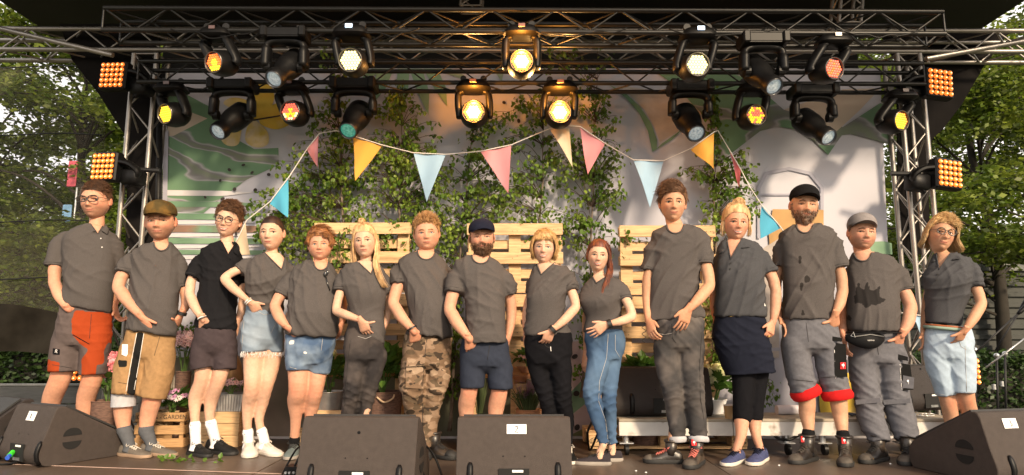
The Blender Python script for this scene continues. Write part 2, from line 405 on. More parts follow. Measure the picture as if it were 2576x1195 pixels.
# ------------------------------------------------------------------ trusses
_cy = MB(); _cy.tube((0, 0, -.5), (0, 0, .5), 1, n=12); CYL = _cy.mesh('unit_tube', M_truss, True, True); CYLB = _cy.mesh('unit_tube_black', M_trussb, True, True)
for me_ in (CYL, CYLB): me_.set_sharp_from_angle(angle=R(50))
def truss(name, label, A, B, s, up, step, black=False, rc=.019, rb=.007, faces=(0, 1, 2, 3), grp=None, cat='truss'):
    """box truss: A,B = near top (or near left) chord ends; up = offset to second chord, depth along s"""
    A = Vector(A); B = Vector(B); up = Vector(up); dp = Vector(s)
    me = CYLB if black else CYL
    t = thing(name, label, cat, tuple(A), grp)
    off = [Vector((0, 0, 0)), up, up + dp, dp]
    for o_ in off: inst('chord', me, t, fromto(A + o_, B + o_, rc))
    L = (B - A).length; n = max(2, round(L / step)); d = (B - A) / n
    for f in faces:
        a, b_ = off[f], off[(f + 1) % 4]
        for i in range(n):
            p, q = (a, b_) if (i + f) % 2 == 0 else (b_, a)
            inst('brace', me, t, fromto(A + p + d * i, A + q + d * (i + 1), rb))
    for o_ in (0, n):
        for f in range(4): inst('end_brace', me, t, fromto(A + off[f] + d * o_, A + off[(f + 1) % 4] + d * o_, rb * 1.1))
    return t
TG = 'black lighting trusses'
u1 = W(1288, 62, 4.6) - W(1288, 11, 4.6)
truss('lighting_truss', 'top black lighting truss that carries the upper row of lamps', W(262, 20, 4.6), W(2372, 30, 4.6), (0, .22, 0), u1 * 1.08, .24, True, faces=(0, 1, 2, 3), grp=TG)
u3 = W(1288, 197, 5.3) - W(1288, 148, 5.3)
truss('lighting_truss', 'lower black lighting truss that carries the bottom row of lamps', W(350, 154, 5.3), W(2322, 160, 5.3), (0, .2, 0), u3 * 1.05, .22, True, grp=TG, faces=(0, 1))
u2 = W(1288, 122, 5.62) - W(1288, 70, 5.62)
truss('roof_truss', 'long bare aluminium roof truss running across the whole stage', W(-60, 72, 5.62), W(2640, 78, 5.62), (0, .24, 0), u2, .24, False, rc=.021, rb=.0085)
tw = W(2300, 400, 5.6) - W(2262, 400, 5.6)
def tower(x0, x1t, yb, label, w_px=56):
    A = W(x0, 135, 5.62); B = F(0, 0) * 0
    # the tower is upright: same x,y at the floor
    B = Vector((A.x, A.y, yb))
    wv = Vector((.2, 0, 0)); truss('truss_tower', label, A, B, (0, .2, 0), wv, .235, False, rc=.021, rb=.0085, grp='upright truss towers', cat='truss tower')
tower(338, 0, .0, 'left aluminium truss tower behind the man in the olive cap')
tower(2256, 0, .0, 'right aluminium truss tower between the man in grey cap and the blonde woman')
# tower head sections going up at right of centre
A = W(2110, 55, 5.2); truss('truss_mast', 'short aluminium truss mast rising above the top right lamps', A, A + Vector((.12, 0, .75)), (0, .16, 0), (.18, 0, 0), .15, False, rc=.016, rb=.007)
A = W(1330, 40, 5.5); truss('truss_mast', 'short aluminium truss mast above the centre lamp', A + Vector((-.6, 0, .1)), A + Vector((-.55, 0, .8)), (0, .16, 0), (.18, 0, 0), .15, False, rc=.014, rb=.007)
# long diagonal braces
for a, b_, lb in ((((-40, 62, 4.9)), ((284, 139, 4.9)), 'bare diagonal scaffold tube crossing the top left corner'), ((2560, 105, 4.9), (2330, 148, 4.9), 'bare diagonal scaffold tube crossing the top right corner')):
    m = MB(); p, q = W(*a), W(*b_); 
    if a[0] > 2000: p = W(2640, 92, 4.9)
    m.tube(p, q, .02, n=12); m.build('scaffold_tube', M_truss, smooth=True, label=lb, category='scaffold tube').data.set_sharp_from_angle(angle=R(50))
# cables slung along the trusses
rc_ = random.Random(5)
for k in range(9):
    x0 = 420 + k * 215 + rc_.uniform(-40, 40); x1 = x0 + rc_.uniform(120, 300); Yc = (5.28 if k % 2 else 4.58); y0 = 150 if k % 2 else 66
    pts = [W(x0 + (x1 - x0) * t, y0 + 6 + (10 + 16 * rc_.random()) * math.sin(math.pi * t) + rc_.uniform(-2, 2), Yc - .03) for t in [i / 8 for i in range(9)]]
    m = MB(); m.path(catmull(pts, 4), .006, 5)
    m.build('power_cable', M_blackpl, smooth=True, label='black cable slung along the %s lighting truss' % ('lower' if k % 2 else 'upper'), category='cable', group='cables slung along the trusses')
# ================================================================== LAMPS
def frame(d, up=(0, 0, 1)):
    """rotation whose -Y axis looks along d"""
    y = -Vector(d).normalized(); x = y.cross(Vector(up)).normalized(); z = x.cross(y)
    return Matrix((x, y, z)).transposed()
HEX = [(0, 0)]
for r_ in (1, 2, 3):
    for k in range(6 * r_):
        a0, a1 = k // r_, k % r_
        p0 = (math.cos(a0 * math.pi / 3) * r_, math.sin(a0 * math.pi / 3) * r_); p1 = (math.cos((a0 + 1) * math.pi / 3) * r_, math.sin((a0 + 1) * math.pi / 3) * r_)
        HEX.append((p0[0] + (p1[0] - p0[0]) * a1 / r_, p0[1] + (p1[1] - p0[1]) * a1 / r_))
_dome = MB(); _dome.sphere((0, 0, 0), (1, .7, 1), 8, 5)
EM = {'amber': emit('led_amber', (1, .3, .03), 1.5), 'orange': emit('led_orange', (1, .16, .03), 1.35), 'yellow': emit('led_yellow', (1, .55, .03), 1.3),
      'warm': emit('led_warm_white', (1, .78, .3), 1.9), 'pink': emit('led_pink', (1, .14, .08), 1.3), 'blaze': emit('led_blazing', (1, .62, .16), 14), 'blazerim': emit('led_blazing_rim', (1, .4, .03), 6)}
DOME = {k: _dome.mesh('led_dome_' + k, m, True) for k, m in EM.items()}
M_bezel = mat('lamp_bezel', (.03, .03, .035), .3, spec=.7)
M_screen = mat('lamp_display_off', (.09, .045, .04), .3, spec=.8)
def wash(fx, fy, dpx, bx_, by_, Y, label, look, cols, blaze=0, screen=None, squash=1.):
    """round LED wash moving head: base, yoke, head with hexagonal LED field"""
    k = mpp(fx, fy, Y); Rr = dpx * k / 2
    Lc = W(fx, fy, Y - .1)
    look = Vector(look).normalized(); M3 = frame(look)
    base = W(bx_, by_, Y)
    t = thing('wash_light', label, 'stage lamp', tuple(base + Vector((0, 0, Rr))), 'round LED moving heads')
    Z = Vector((0, 0, 1)); X = Vector((1, 0, 0))
    bw = Rr * 3.6
    m = MB(); rings = []
    for zz, wx, wy in ((.62, .72, .5), (.5, .8, .62), (.1, .98, .72), (-.25, 1.08, .74), (-.5, .9, .6), (-.62, .6, .45)):
        rings.append([base + Vector((wx * bw / 2 * math.copysign(abs(math.cos(a)) ** .55, math.cos(a)), wy * bw / 2 * math.copysign(abs(math.sin(a)) ** .55, math.sin(a)), zz * Rr)) for a in [i * math.pi / 10 for i in range(20)]])
    m.loft(rings); m.build('lamp_base', M_blackpl, t, sharp=40)
    m = MB(); fc = base + Vector((0, -bw / 2 * .74 - .002, .02))
    m.box(fc + Vector((0, 0, .0)), (Rr * .72, .006, Rr * .42), bev=.002); m.build('display', screen or M_screen, t)
    for s_ in (-1, 1):
        m = MB(); m.box(base + Vector((s_ * bw * .3, 0, Rr * .72)), (.022, .03, .03)); m.tube(base + Vector((s_ * bw * .3, -.014, Rr * .95)), base + Vector((s_ * bw * .3, .014, Rr * .95)), .026, n=12)
        m.build('clamp', M_black, t, smooth=False)
    pc = Lc - look * .1
    side = M3 @ X
    sh = Vector((side.x, side.y, 0)).normalized()
    for s_ in (-1, 1):
        arm = [base + sh * s_ * bw * .30 + Vector((0, 0, -Rr * .5)), base + sh * s_ * Rr * 1.62 + Vector((0, 0, -Rr * .9)), pc + sh * s_ * Rr * 1.66 + Vector((0, 0, Rr * .35)), pc + sh * s_ * Rr * 1.6 + Vector((0, 0, -Rr * .3))]
        m = MB(); m.path(catmull(arm, 5), [.04] * 5 + [.05] * 5 + [.045] * 5 + [.03], 8, flat=.6); m.build('yoke_arm', M_blackpl, t, smooth=True)
    # head body
    m = MB(); rr = []
    for dd, q in ((.012, 1.18), (.0, 1.28), (-.03, 1.42), (-.09, 1.5), (-.15, 1.3), (-.19, .9), (-.2, .3)):
        rr.append([Lc + look * dd + M3 @ Vector((math.cos(a) * q * Rr, 0, math.sin(a) * q * Rr)) for a in [i * math.pi / 14 for i in range(28)]])
    m.loft(rr, cap=False); hb = m.build('lamp_head', M_blackpl, t, smooth=True)
    m = MB(); m.loft([[Lc + look * dd + M3 @ Vector((math.cos(a) * q * Rr, 0, math.sin(a) * q * Rr)) for a in [i * math.pi / 14 for i in range(28)]] for dd, q in ((.004, 1.1), (.018, 1.12), (.02, 1.17), (.006, 1.2))], cap=False)
    m.build('bezel_ring', mat('lamp_rim', (.12, .11, .1), .3, met=.6), hb, smooth=True)
    m = MB(); m.disc(Lc + look * .002, Rr * 1.12, look, 28); m.build('lens_plate', M_bezel, hb, fix=False)
    sc_ = Rr / 3.35
    for i, (hx_, hy_) in enumerate(HEX):
        c = cols[i % len(cols)] if callable(cols) is False else cols(hx_, hy_, i)
        Mt = Matrix.Translation(Lc + look * .004 + M3 @ Vector((hx_ * sc_, 0, hy_ * sc_))) @ M3.to_4x4() @ Matrix.Diagonal((sc_ * .48, sc_ * .48, sc_ * .48, 1))
        inst('led', DOME[c], hb, Mt)
    if blaze:
        L = bpy.data.lights.new('beam', 'SPOT'); L.energy = blaze; L.color = (1, .58, .2); L.spot_size = R(125); L.spot_blend = 1; L.shadow_soft_size = Rr
        o = bpy.data.objects.new('lamp_beam', L); C.objects.link(o); o.location = Lc + look * .06; o.rotation_euler = (-look).to_track_quat('Z', 'Y').to_euler()
        G = bpy.data.lights.new('added_glow', 'POINT'); G.energy = blaze * .24; G.color = (1, .34, .04); G.shadow_soft_size = .03  # added point light tinting the housing amber, standing in for lens glare
        o = bpy.data.objects.new('added_glow_light', G); C.objects.link(o); o.location = Lc + look * .05 + Vector((0, 0, Rr * 1.35))
    return t
def ring3(a, b, c, d):
    return lambda x, y, i: a if i < 1 else b if i < 7 else c if i < 19 else d
UY, LY = 4.62, 5.32
def upl(a, b): return lambda x, y, i: (a if i < 7 else b) if y > -.8 or i < 7 else a
wash(540, 157, 44, 545, 88, UY, 'round lamp glowing orange around a yellow heart, first of the upper row', (-.35, -1, -.3), lambda x, y, i: 'yellow' if i < 7 or y < -1.2 else 'orange')
wash(882, 152, 50, 885, 86, UY, 'round lamp glowing pale yellow with small lit blue-white display', (-.05, -1, -.2), ['warm'], screen=emit('lamp_display_on', (.6, .75, 1), 1.5))
wash(1312, 155, 48, 1312, 84, UY, 'blazing warm white lamp of the upper row above the stage centre', (0, -1, -.1), lambda x, y, i: 'blaze' if i < 19 else 'blazerim', blaze=95)
wash(1754, 163, 50, 1755, 92, UY, 'round lamp glowing pale yellow with lit display, right of centre in the upper row', (.05, -1, -.15), ['warm'], screen=emit('lamp_display_on', (.6, .75, 1), 1.5))
wash(2096, 173, 46, 2095, 106, UY, 'round lamp glowing red-orange near the right tower in the upper row', (.3, -1, -.2), lambda x, y, i: 'pink' if i % 5 else 'orange')
wash(418, 287, 42, 432, 224, LY, 'round lamp glowing plain yellow beside the left truss tower', (-.45, -1, -.25), ['yellow'])
wash(731, 281, 44, 735, 222, LY, 'round lamp with pink upper and yellow lower LEDs before the yellow printed flower', (-.2, -1, -.1), lambda x, y, i: 'pink' if (y > .3 and i > 6) or i % 3 == 1 else 'warm' if i > 18 else 'yellow')
wash(1191, 282, 47, 1191, 220, LY, 'blazing amber lamp of the lower row, left one of the central pair', (-.02, -1, -.05), lambda x, y, i: 'blaze' if i < 19 else 'blazerim', blaze=95)
wash(1408, 283, 47, 1408, 222, LY, 'blazing warm lamp of the lower row, right one of the central pair', (.02, -1, -.05), lambda x, y, i: 'blaze' if i < 19 else 'blazerim', blaze=95)
wash(1901, 290, 44, 1893, 226, LY, 'round lamp with yellow rim and pink middle LEDs over the woman with the bun', (.15, -1, -.1), lambda x, y, i: 'pink' if i % 4 == 0 or i in (1, 2, 3, 9, 10) else 'yellow')
wash(2265, 304, 42, 2263, 243, LY, 'round lamp glowing yellow-orange beside the right truss tower', (.4, -1, -.2), lambda x, y, i: 'amber' if (x + y) > .8 else 'yellow')
M_glass = mat('lamp_front_glass', (.5, .56, .58), .08, met=.5, var=.9, vs=60, spec=1, bump=1., bs=60, em=(.7, .85, .9), ems=.22)
M_glassg = mat('lamp_front_glass_green', (.2, .5, .42), .08, met=.5, var=.9, vs=60, spec=1, bump=1., bs=60, em=(.1, .7, .5), ems=.22)
def spot(lx, ly, dpx, bx_, by_, wpx, hpx, Y, label, look, yb, glass=M_glass):
    """profile moving head: wide base box, tall yoke, long barrel"""
    k = mpp(bx_, by_, Y); base = W(bx_, by_, Y); t = thing('profile_spotlight', label, 'stage lamp', tuple(base + Vector((0, 0, hpx * k / 2))), 'black moving head spotlights')
    bw = wpx * k; bh = hpx * k
    m = MB(); m.box(base, (bw, bw * .5, bh), bev=.012); m.box(base + Vector((0, -.003, -bh * .42)), (bw * 1.02, bw * .46, bh * .2), bev=.004)
    m.build('lamp_base', M_blackpl, t)
    for s_ in (-1, 1):
        m = MB(); m.box(base + Vector((s_ * bw * .44, -.01, .0)), (bw * .16, bw * .56, bh * 1.12), bev=.01); m.build('corner_grip', M_blackpl, t)
        m = MB(); m.box(base + Vector((s_ * bw * .28, 0, bh * .7)), (.02, .03, .045)); m.build('clamp', M_black, t)
    piv = W(bx_ + (lx - bx_) * .1, (ly - 42) if yb is None else yb, Y)
    top = base + Vector((0, 0, -bh * .55))
    m = MB(); yw = bw * .86
    arch = [Vector((-yw / 2 * 1.02, 0, piv.z - base.z)), Vector((-yw / 2, 0, -bh * 1.6)), Vector((-yw / 2 * .93, 0, -bh * .95)), Vector((-yw / 4, 0, -bh * .66)), Vector((yw / 4, 0, -bh * .66)), Vector((yw / 2 * .93, 0, -bh * .95)), Vector((yw / 2, 0, -bh * 1.6)), Vector((yw / 2 * 1.02, 0, piv.z - base.z))]
    for i in range(len(arch)): arch[i] = base + arch[i] + Vector(((piv.x - base.x) * min(1, -arch[i].z / max(.01, (base.z - piv.z))), 0, 0))
    cc = catmull(arch, 4); m.path(cc, [.046 if 5 < i < len(cc) - 5 else .06 for i in range(len(cc))], 8, flat=.62, fdir=(0, 0, 1)); m.build('yoke', M_blackpl, t, smooth=True)
    look = Vector(look).normalized(); Lc = W(lx, ly, Y - .12); Rr = dpx * k / 2; M3 = frame(look)
    m = MB(); rr = []; ln = .36
    for dd, q in ((.012, 1.14), (.0, 1.25), (-.05, 1.28), (-.055, 1.12), (-.13, 1.15), (-.17, 1.55), (-.24, 1.72), (-ln, 1.7), (-ln - .05, 1.2), (-ln - .06, .4)):
        rr.append([Lc + look * dd + M3 @ Vector((math.cos(a) * q * Rr, 0, math.sin(a) * q * Rr)) for a in [i * math.pi / 12 for i in range(24)]])
    m.loft(rr, cap=False); hb = m.build('barrel', M_blackpl, t, sharp=35)
    m = MB(); m.loft([[Lc + look * dd + M3 @ Vector((math.cos(a) * q * Rr, 0, math.sin(a) * q * Rr)) for a in [i * math.pi / 12 for i in range(24)]] for dd, q in ((.0, 1.0), (.016, 1.02), (.02, 1.1), (.012, 1.14))], cap=False)
    m.build('lens_ring', M_bezel, hb, smooth=True)
    m = MB(); m.sphere(Lc - look * .004, (Rr, .012, Rr), 20, 10, rot=M3.to_4x4().to_3x3()); m.build('front_lens', glass, hb, smooth=True)
    for s_ in (-1, 1):
        m = MB(); m.tube(piv + Vector((s_ * yw * .5, 0, 0)), piv + Vector((s_ * yw * .36, 0, 0)), .04, n=14); m.build('pivot', M_blackpl, t)
spot(690, 198, 38, 720, 90, 108, 26, UY, 'large black spotlight of the upper row pointing down left, cool white lens', (-.2, -.75, -.72), 170)
spot(549, 331, 36, 588, 218, 108, 24, LY, 'black spotlight of the lower row tilted down before the yellow printed flower', (-.25, -.75, -.72), 290)
spot(876, 328, 38, 892, 216, 108, 26, LY, 'black spotlight with teal lens hanging over the left end of the bunting', (-.1, -.75, -.72), 284, M_glassg)
spot(1946, 217, 38, 1918, 104, 112, 28, UY, 'large black spotlight of the upper row pointing down right, above the lamp with pink LEDs', (.16, -.75, -.72), 180)
spot(1751, 335, 38, 1735, 222, 104, 26, LY, 'black spotlight of the lower row above the gap right of the tall young man', (.07, -.75, -.72), 288)
spot(2083, 345, 36, 2043, 232, 108, 24, LY, 'black spotlight of the lower row tilted down right over the printed green point', (.24, -.75, -.7), 296)
# blinders
_cell = MB(); _cell.sphere((0, 0, 0), (1, .55, 1), 12, 6)
ME_cell = _cell.mesh('blinder_cell', emit('blinder_amber', (1, .22, .03), .85), True)
_cf = MB(); _cf.sphere((0, 0, 0), (1, .5, 1), 8, 5); ME_fil = _cf.mesh('filament', emit('blinder_filament', (1, .65, .25), 4), True)
def blinder(cx, cy, wpx, Y, label, yaw, roll=0., cols=5, side=1, grp='square amber matrix blinders'):
    k = mpp(cx, cy, Y); c = W(cx, cy, Y); w_ = wpx * k; h = w_
    t = thing('matrix_blinder', label, 'stage lamp', tuple(c), grp)
    M3 = Matrix.Rotation(yaw, 3, 'Z') @ Matrix.Rotation(roll, 3, 'Y')
    pw = w_ * cols / 5
    m = MB(); m.box(c + M3 @ Vector((0, .05, 0)), (pw * 1.12, .085, h * 1.12), rot=M3, bev=.012); hs = m.build('housing', M_blackpl, t)
    for i in range(6):
        m = MB(); m.box(c + M3 @ Vector((side * pw * .02, .10 + .012 * i, 0)), (pw * .9, .006, h * (.95 - .06 * i)), rot=M3); m.build('cooling_fin', M_blackpl, t)
    s = w_ / 5
    for i in range(cols):
        for j in range(5):
            p = c + M3 @ Vector(((i - (cols - 1) / 2) * s, 0, (j - 2) * s))
            inst('cell', ME_cell, hs, Matrix.Translation(p) @ M3.to_4x4() @ Matrix.Diagonal((s * .43, s * .43, s * .43, 1)))
            inst('filament', ME_fil, hs, Matrix.Translation(p + M3 @ Vector((s * .06, -s * .235, -s * .02))) @ M3.to_4x4() @ Matrix.Diagonal((s * .13, s * .06, s * .09, 1)))
    m = MB(); a = c + M3 @ Vector((side * pw * .62, .1, 0))
    m.path(catmull([c + M3 @ Vector((side * pw * .56, .06, h * .2)), c + M3 @ Vector((side * (pw * .56 + .09), .07, h * .1)), c + M3 @ Vector((side * (pw * .56 + .14), .1, -h * .2)), c + M3 @ Vector((side * (pw * .56 + .02), .12, -h * .62))], 4), .045, 10, flat=.6)
    m.box(c + M3 @ Vector((side * (pw * .56 + .07), .13, -h * .32)), (.17, .14, h * .6), rot=M3, bev=.02)
    m.build('yoke', M_blackpl, t, sharp=50)
    m = MB(); m.tube(c + M3 @ Vector((side * (pw * .56 + .12), .14, 0)), c + M3 @ Vector((side * (pw * .56 + .26), .2, 0)), .02, n=10); m.build('clamp', M_black, t)
blinder(281, 188, 66, 5.35, 'glowing amber blinder panel high on the left truss tower', R(-8), R(2), side=1)
blinder(258, 418, 68, 5.35, 'glowing amber blinder panel behind the head of the man with glasses', R(-14), R(2), side=1)
blinder(2367, 207, 70, 5.3, 'glowing amber blinder panel high on the right truss tower', R(10), R(3), side=-1)
blinder(2391, 436, 70, 5.3, 'glowing amber blinder panel above the blonde woman at the right end', R(12), R(4), side=-1)
blinder(189, 920, 76, 7.6, 'amber blinder standing low behind the bare legs of the man in orange shorts', R(-4), 0, side=-1, grp='floor blinders at the back')
blinder(2440, 935, 66, 7.4, 'amber blinder standing low beside the microphone stands', R(15), 0, side=-1, grp='floor blinders at the back')
# ================================================================== BUNTING
Ytape = mat('white_bias_tape', (.7, .68, .66), .8)
BC = {'mustard': (.62, .32, .05), 'sky': (.3, .45, .6), 'pink': (.6, .25, .28), 'cream': (.6, .48, .34), 'teal': (.06, .33, .5), 'rose': (.55, .14, .16)}
def bcloth(c): return mat('bunting_' + c, BC[c], .85, var=.08, vs=6, bump=.25, bs=14, sheen=.2)
def flag(poly, c, label, Y=5.5, wav=.022):
    a, b_, tip = [W(x, y, Y) for x, y in poly]
    m = MB(); n = 8; vs = []; idx = {}
    for i in range(n + 1):
        for j in range(n + 1 - i):
            u = j / n; v = i / n; p = a * (1 - u - v) + b_ * u + tip * v
            p += Vector((0, wav * math.sin(u * 7 + v * 5 + a.x * 9) * (.3 + v), 0)); idx[i, j] = len(vs); vs.append(p)
    fs = []
    for i in range(n):
        for j in range(n - i):
            fs.append((idx[i, j], idx[i, j + 1], idx[i + 1, j]))
            if j < n - i - 1: fs.append((idx[i, j + 1], idx[i + 1, j + 1], idx[i + 1, j]))
    vs2 = [v + Vector((0, .003, 0)) for v in vs]
    m.add(vs, fs); m.add(vs2, [tuple(reversed(f)) for f in fs])
    o = m.build('bunting_flag', bcloth(c), smooth=True, fix=False, label=label, category='pennant', group='pennants of the bunting'); recenter(o, (a + b_) / 2); return o
flags = [([(575, 640), (618, 556), (628, 640)], 'cream', 'cream pennant hanging beside the laughing young man in black polo', 5.45), ([(678, 512), (724, 448), (726, 548)], 'teal', 'strong blue pennant at the left edge of the birch leaves', 5.45), ([(772, 376), (802, 338), (797, 420)], 'pink', 'small pink pennant folded between leaves below the left lamps', 5.45),
         ([(888, 345), (960, 367), (895, 456)], 'mustard', 'mustard yellow pennant over the ginger haired woman, left of the pale blue one', 5.45), ([(1041, 387), (1121, 390), (1074, 509)], 'sky', 'pale blue pennant above the man in camouflage trousers', 5.45),
         ([(1209, 382), (1286, 367), (1279, 486)], 'pink', 'large dusty pink pennant above the man with navy cap', 5.45), ([(1383, 325), (1432, 322), (1441, 418)], 'cream', 'cream pennant right below the blazing lamp, next to a pink one', 5.45),
         ([(1459, 320), (1522, 362), (1478, 440)], 'pink', 'twisted pink pennant right of the cream one in the birch leaves', 5.45), ([(1594, 404), (1669, 406), (1637, 521)], 'sky', 'pale blue pennant beside the head of the tall young man', 5.45),
         ([(1738, 376), (1797, 334), (1795, 426)], 'mustard', 'mustard yellow pennant under the right spotlight, half hidden by twigs', 5.45), ([(1834, 378), (1862, 425), (1861, 470)], 'rose', 'narrow rose red pennant above the woman with the bun', 5.45),
         ([(1916, 518), (1964, 574), (1910, 602)], 'teal', 'blue pennant between the woman with the bun and the man in black cap', 5.45), ([(2292, 794), (2332, 797), (2327, 850)], 'sky', 'pale blue pennant hanging low beside the right truss tower', 5.45)]
for p_, c_, l_, y_ in flags: flag(p_, c_, l_, y_)
seg = [[(585, 628), (620, 556), (680, 508), (728, 445), (775, 372), (804, 337), (845, 330), (888, 343), (960, 366), (1040, 386), (1121, 390), (1209, 382), (1286, 366), (1335, 345), (1383, 325), (1432, 318), (1459, 320), (1522, 362), (1594, 404), (1669, 406), (1738, 375), (1797, 333), (1806, 330), (1834, 377), (1862, 425), (1885, 470), (1916, 517), (1964, 573), (2010, 640), (2100, 720), (2200, 775), (2292, 793), (2332, 796)]]
for s_ in seg:
    m = MB(); m.path([W(x, y - 1.5, 5.44) for x, y in s_], .0042, 5, flat=1.0); o = m.build('bunting_tape', Ytape, label='long white tape the pennants hang from, draped between the birches', category='bunting tape')
# ================================================================== PALLETS
def pallet(cx, ytop, Y, label, grp, lean=0., lay=None, hh=.585, ww=.8, stamp=True):
    top = W(cx, ytop, Y)
    t = thing('wooden_pallet', label, 'pallet', (top.x, Y, top.z - hh), grp)
    rp = random.Random(int(cx * 7 + ytop))
    def bd_(x, y, z, dx, dy, dz, nm='board'):
        m = MB(); m.box((top.x + x, Y + y, top.z - hh + z), (dx + rp.uniform(-.004, .004), dy, dz + rp.uniform(-.003, .003)), bev=.003, rot=Matrix.Rotation(rp.uniform(-.004, .004), 3, 'Y')); m.build(nm, M_wood, t)
    for z in (.05, hh / 2, hh - .05): bd_(0, 0, z, ww, .02, .098)                        # front boards
    for x in (-ww / 2 + .06, 0, ww / 2 - .06): bd_(x, .052, hh / 2, .1, .02, hh - .006, 'stringer')
    for x in (-ww / 2 + .06, 0, ww / 2 - .06):
        for z in (.05, hh / 2, hh - .05): bd_(x, .026, z, .1, .028, .09, 'block')
    for k in range(5): bd_(0, .078, .045 + k * (hh - .09) / 4, ww, .02, .078, 'back_board')
    m = MB()
    for x in (-ww / 2 + .04, -ww / 2 + .075, 0.02, -.02, ww / 2 - .04, ww / 2 - .075):
        for z in (.05, hh / 2, hh - .05): m.disc((top.x + x, Y - .0125, top.z - hh + z + rp.uniform(-.02, .02)), .0035, (0, -1, 0), 6)
    m.build('nail_heads', mat('rusty_nail', (.08, .05, .03), .6, met=.5), t, fix=False, kind='stuff')
    return t
GP = 'upright pine pallets behind the group'
for cx, yt, a in ((912, 560, 'left'), (1295, 562, 'middle'), (1678, 567, 'right')):
    nm = {'left': 'behind the long-haired blonde woman', 'middle': 'between navy cap man and bob-haired woman', 'right': 'behind the tall young man'}[a]
    pallet(cx, yt, 5.52, 'upper pine pallet %s' % nm, GP)
    z1 = W(cx, yt, 5.52).z - .595
    yy = 597.5 - FPX * math.tan(math.atan2(z1 - HC, 5.52) - TILT)
    pallet(cx, yy, 5.50 if a != 'left' else 5.5, 'lower pine pallet %s' % nm, GP)
    zb = z1 - .585
    P0 = W(cx, yt, 5.52)
    fr = thing('pallet_stand', 'timber posts under the pallets %s' % nm, 'stand', (P0.x, 5.6, .145), 'timber stands under the pallets')
    for x in (-.34, 0, .34):
        m = MB(); m.box((P0.x + x, 5.56, (zb + .145) / 2), (.07, .07, zb - .147), bev=.004); m.build('post', M_wood, fr)
    m = MB(); m.box((P0.x, 5.505, zb - .045), (.84, .035, .085), bev=.004); m.build('crossbeam', mat('orange_pine', (.5, .25, .09), .7, var=.3, vs=6, stretch=(1.5, 8, 20)), fr)
    # flat euro pallet on the floor
    fp = thing('floor_pallet', 'flat stamped euro pallet on the floor %s' % nm, 'pallet', (P0.x, 5.5, 0), 'flat pallets on the stage')
    Wd = 1.2 if a == 'right' else .86; x0 = P0.x - (.12 if a == 'right' else 0)
    for x in (-Wd / 2 + .06, 0, Wd / 2 - .06):
        for y in (5.28, 5.62):
            m = MB(); m.box((x0 + x, y, .072), (.12, .14, .078), bev=.004); m.build('block', M_wood, fp)
    for y in (5.28, 5.62):
        m = MB(); m.box((x0, y, .021), (Wd, .1, .02), bev=.002); m.build('runner', M_wood, fp)
        m = MB(); m.box((x0, y, .1215), (Wd, .12, .018), bev=.002); m.build('top_board', M_wood, fp)
    for y in (5.40, 5.50):
        m = MB(); m.box((x0, y, .1215), (Wd, .085, .018), bev=.002); m.build('top_board', M_wood, fp)
    for x in (-Wd / 2 + .06, Wd / 2 - .06):
        me = textmesh('EPAL', .045, M_ink, .0004); inst('stamp', me, fp, Matrix.Translation((x0 + x, 5.2085, .072)) @ Matrix.Rotation(R(90), 4, 'X'))
        m = MB(); m.path([(x0 + x + math.cos(q) * .055, 5.2085, .072 + math.sin(q) * .027) for q in [i * math.pi / 10 for i in range(20)]], .0012, 4, closed=True); m.build('stamp_ring', M_ink, fp)
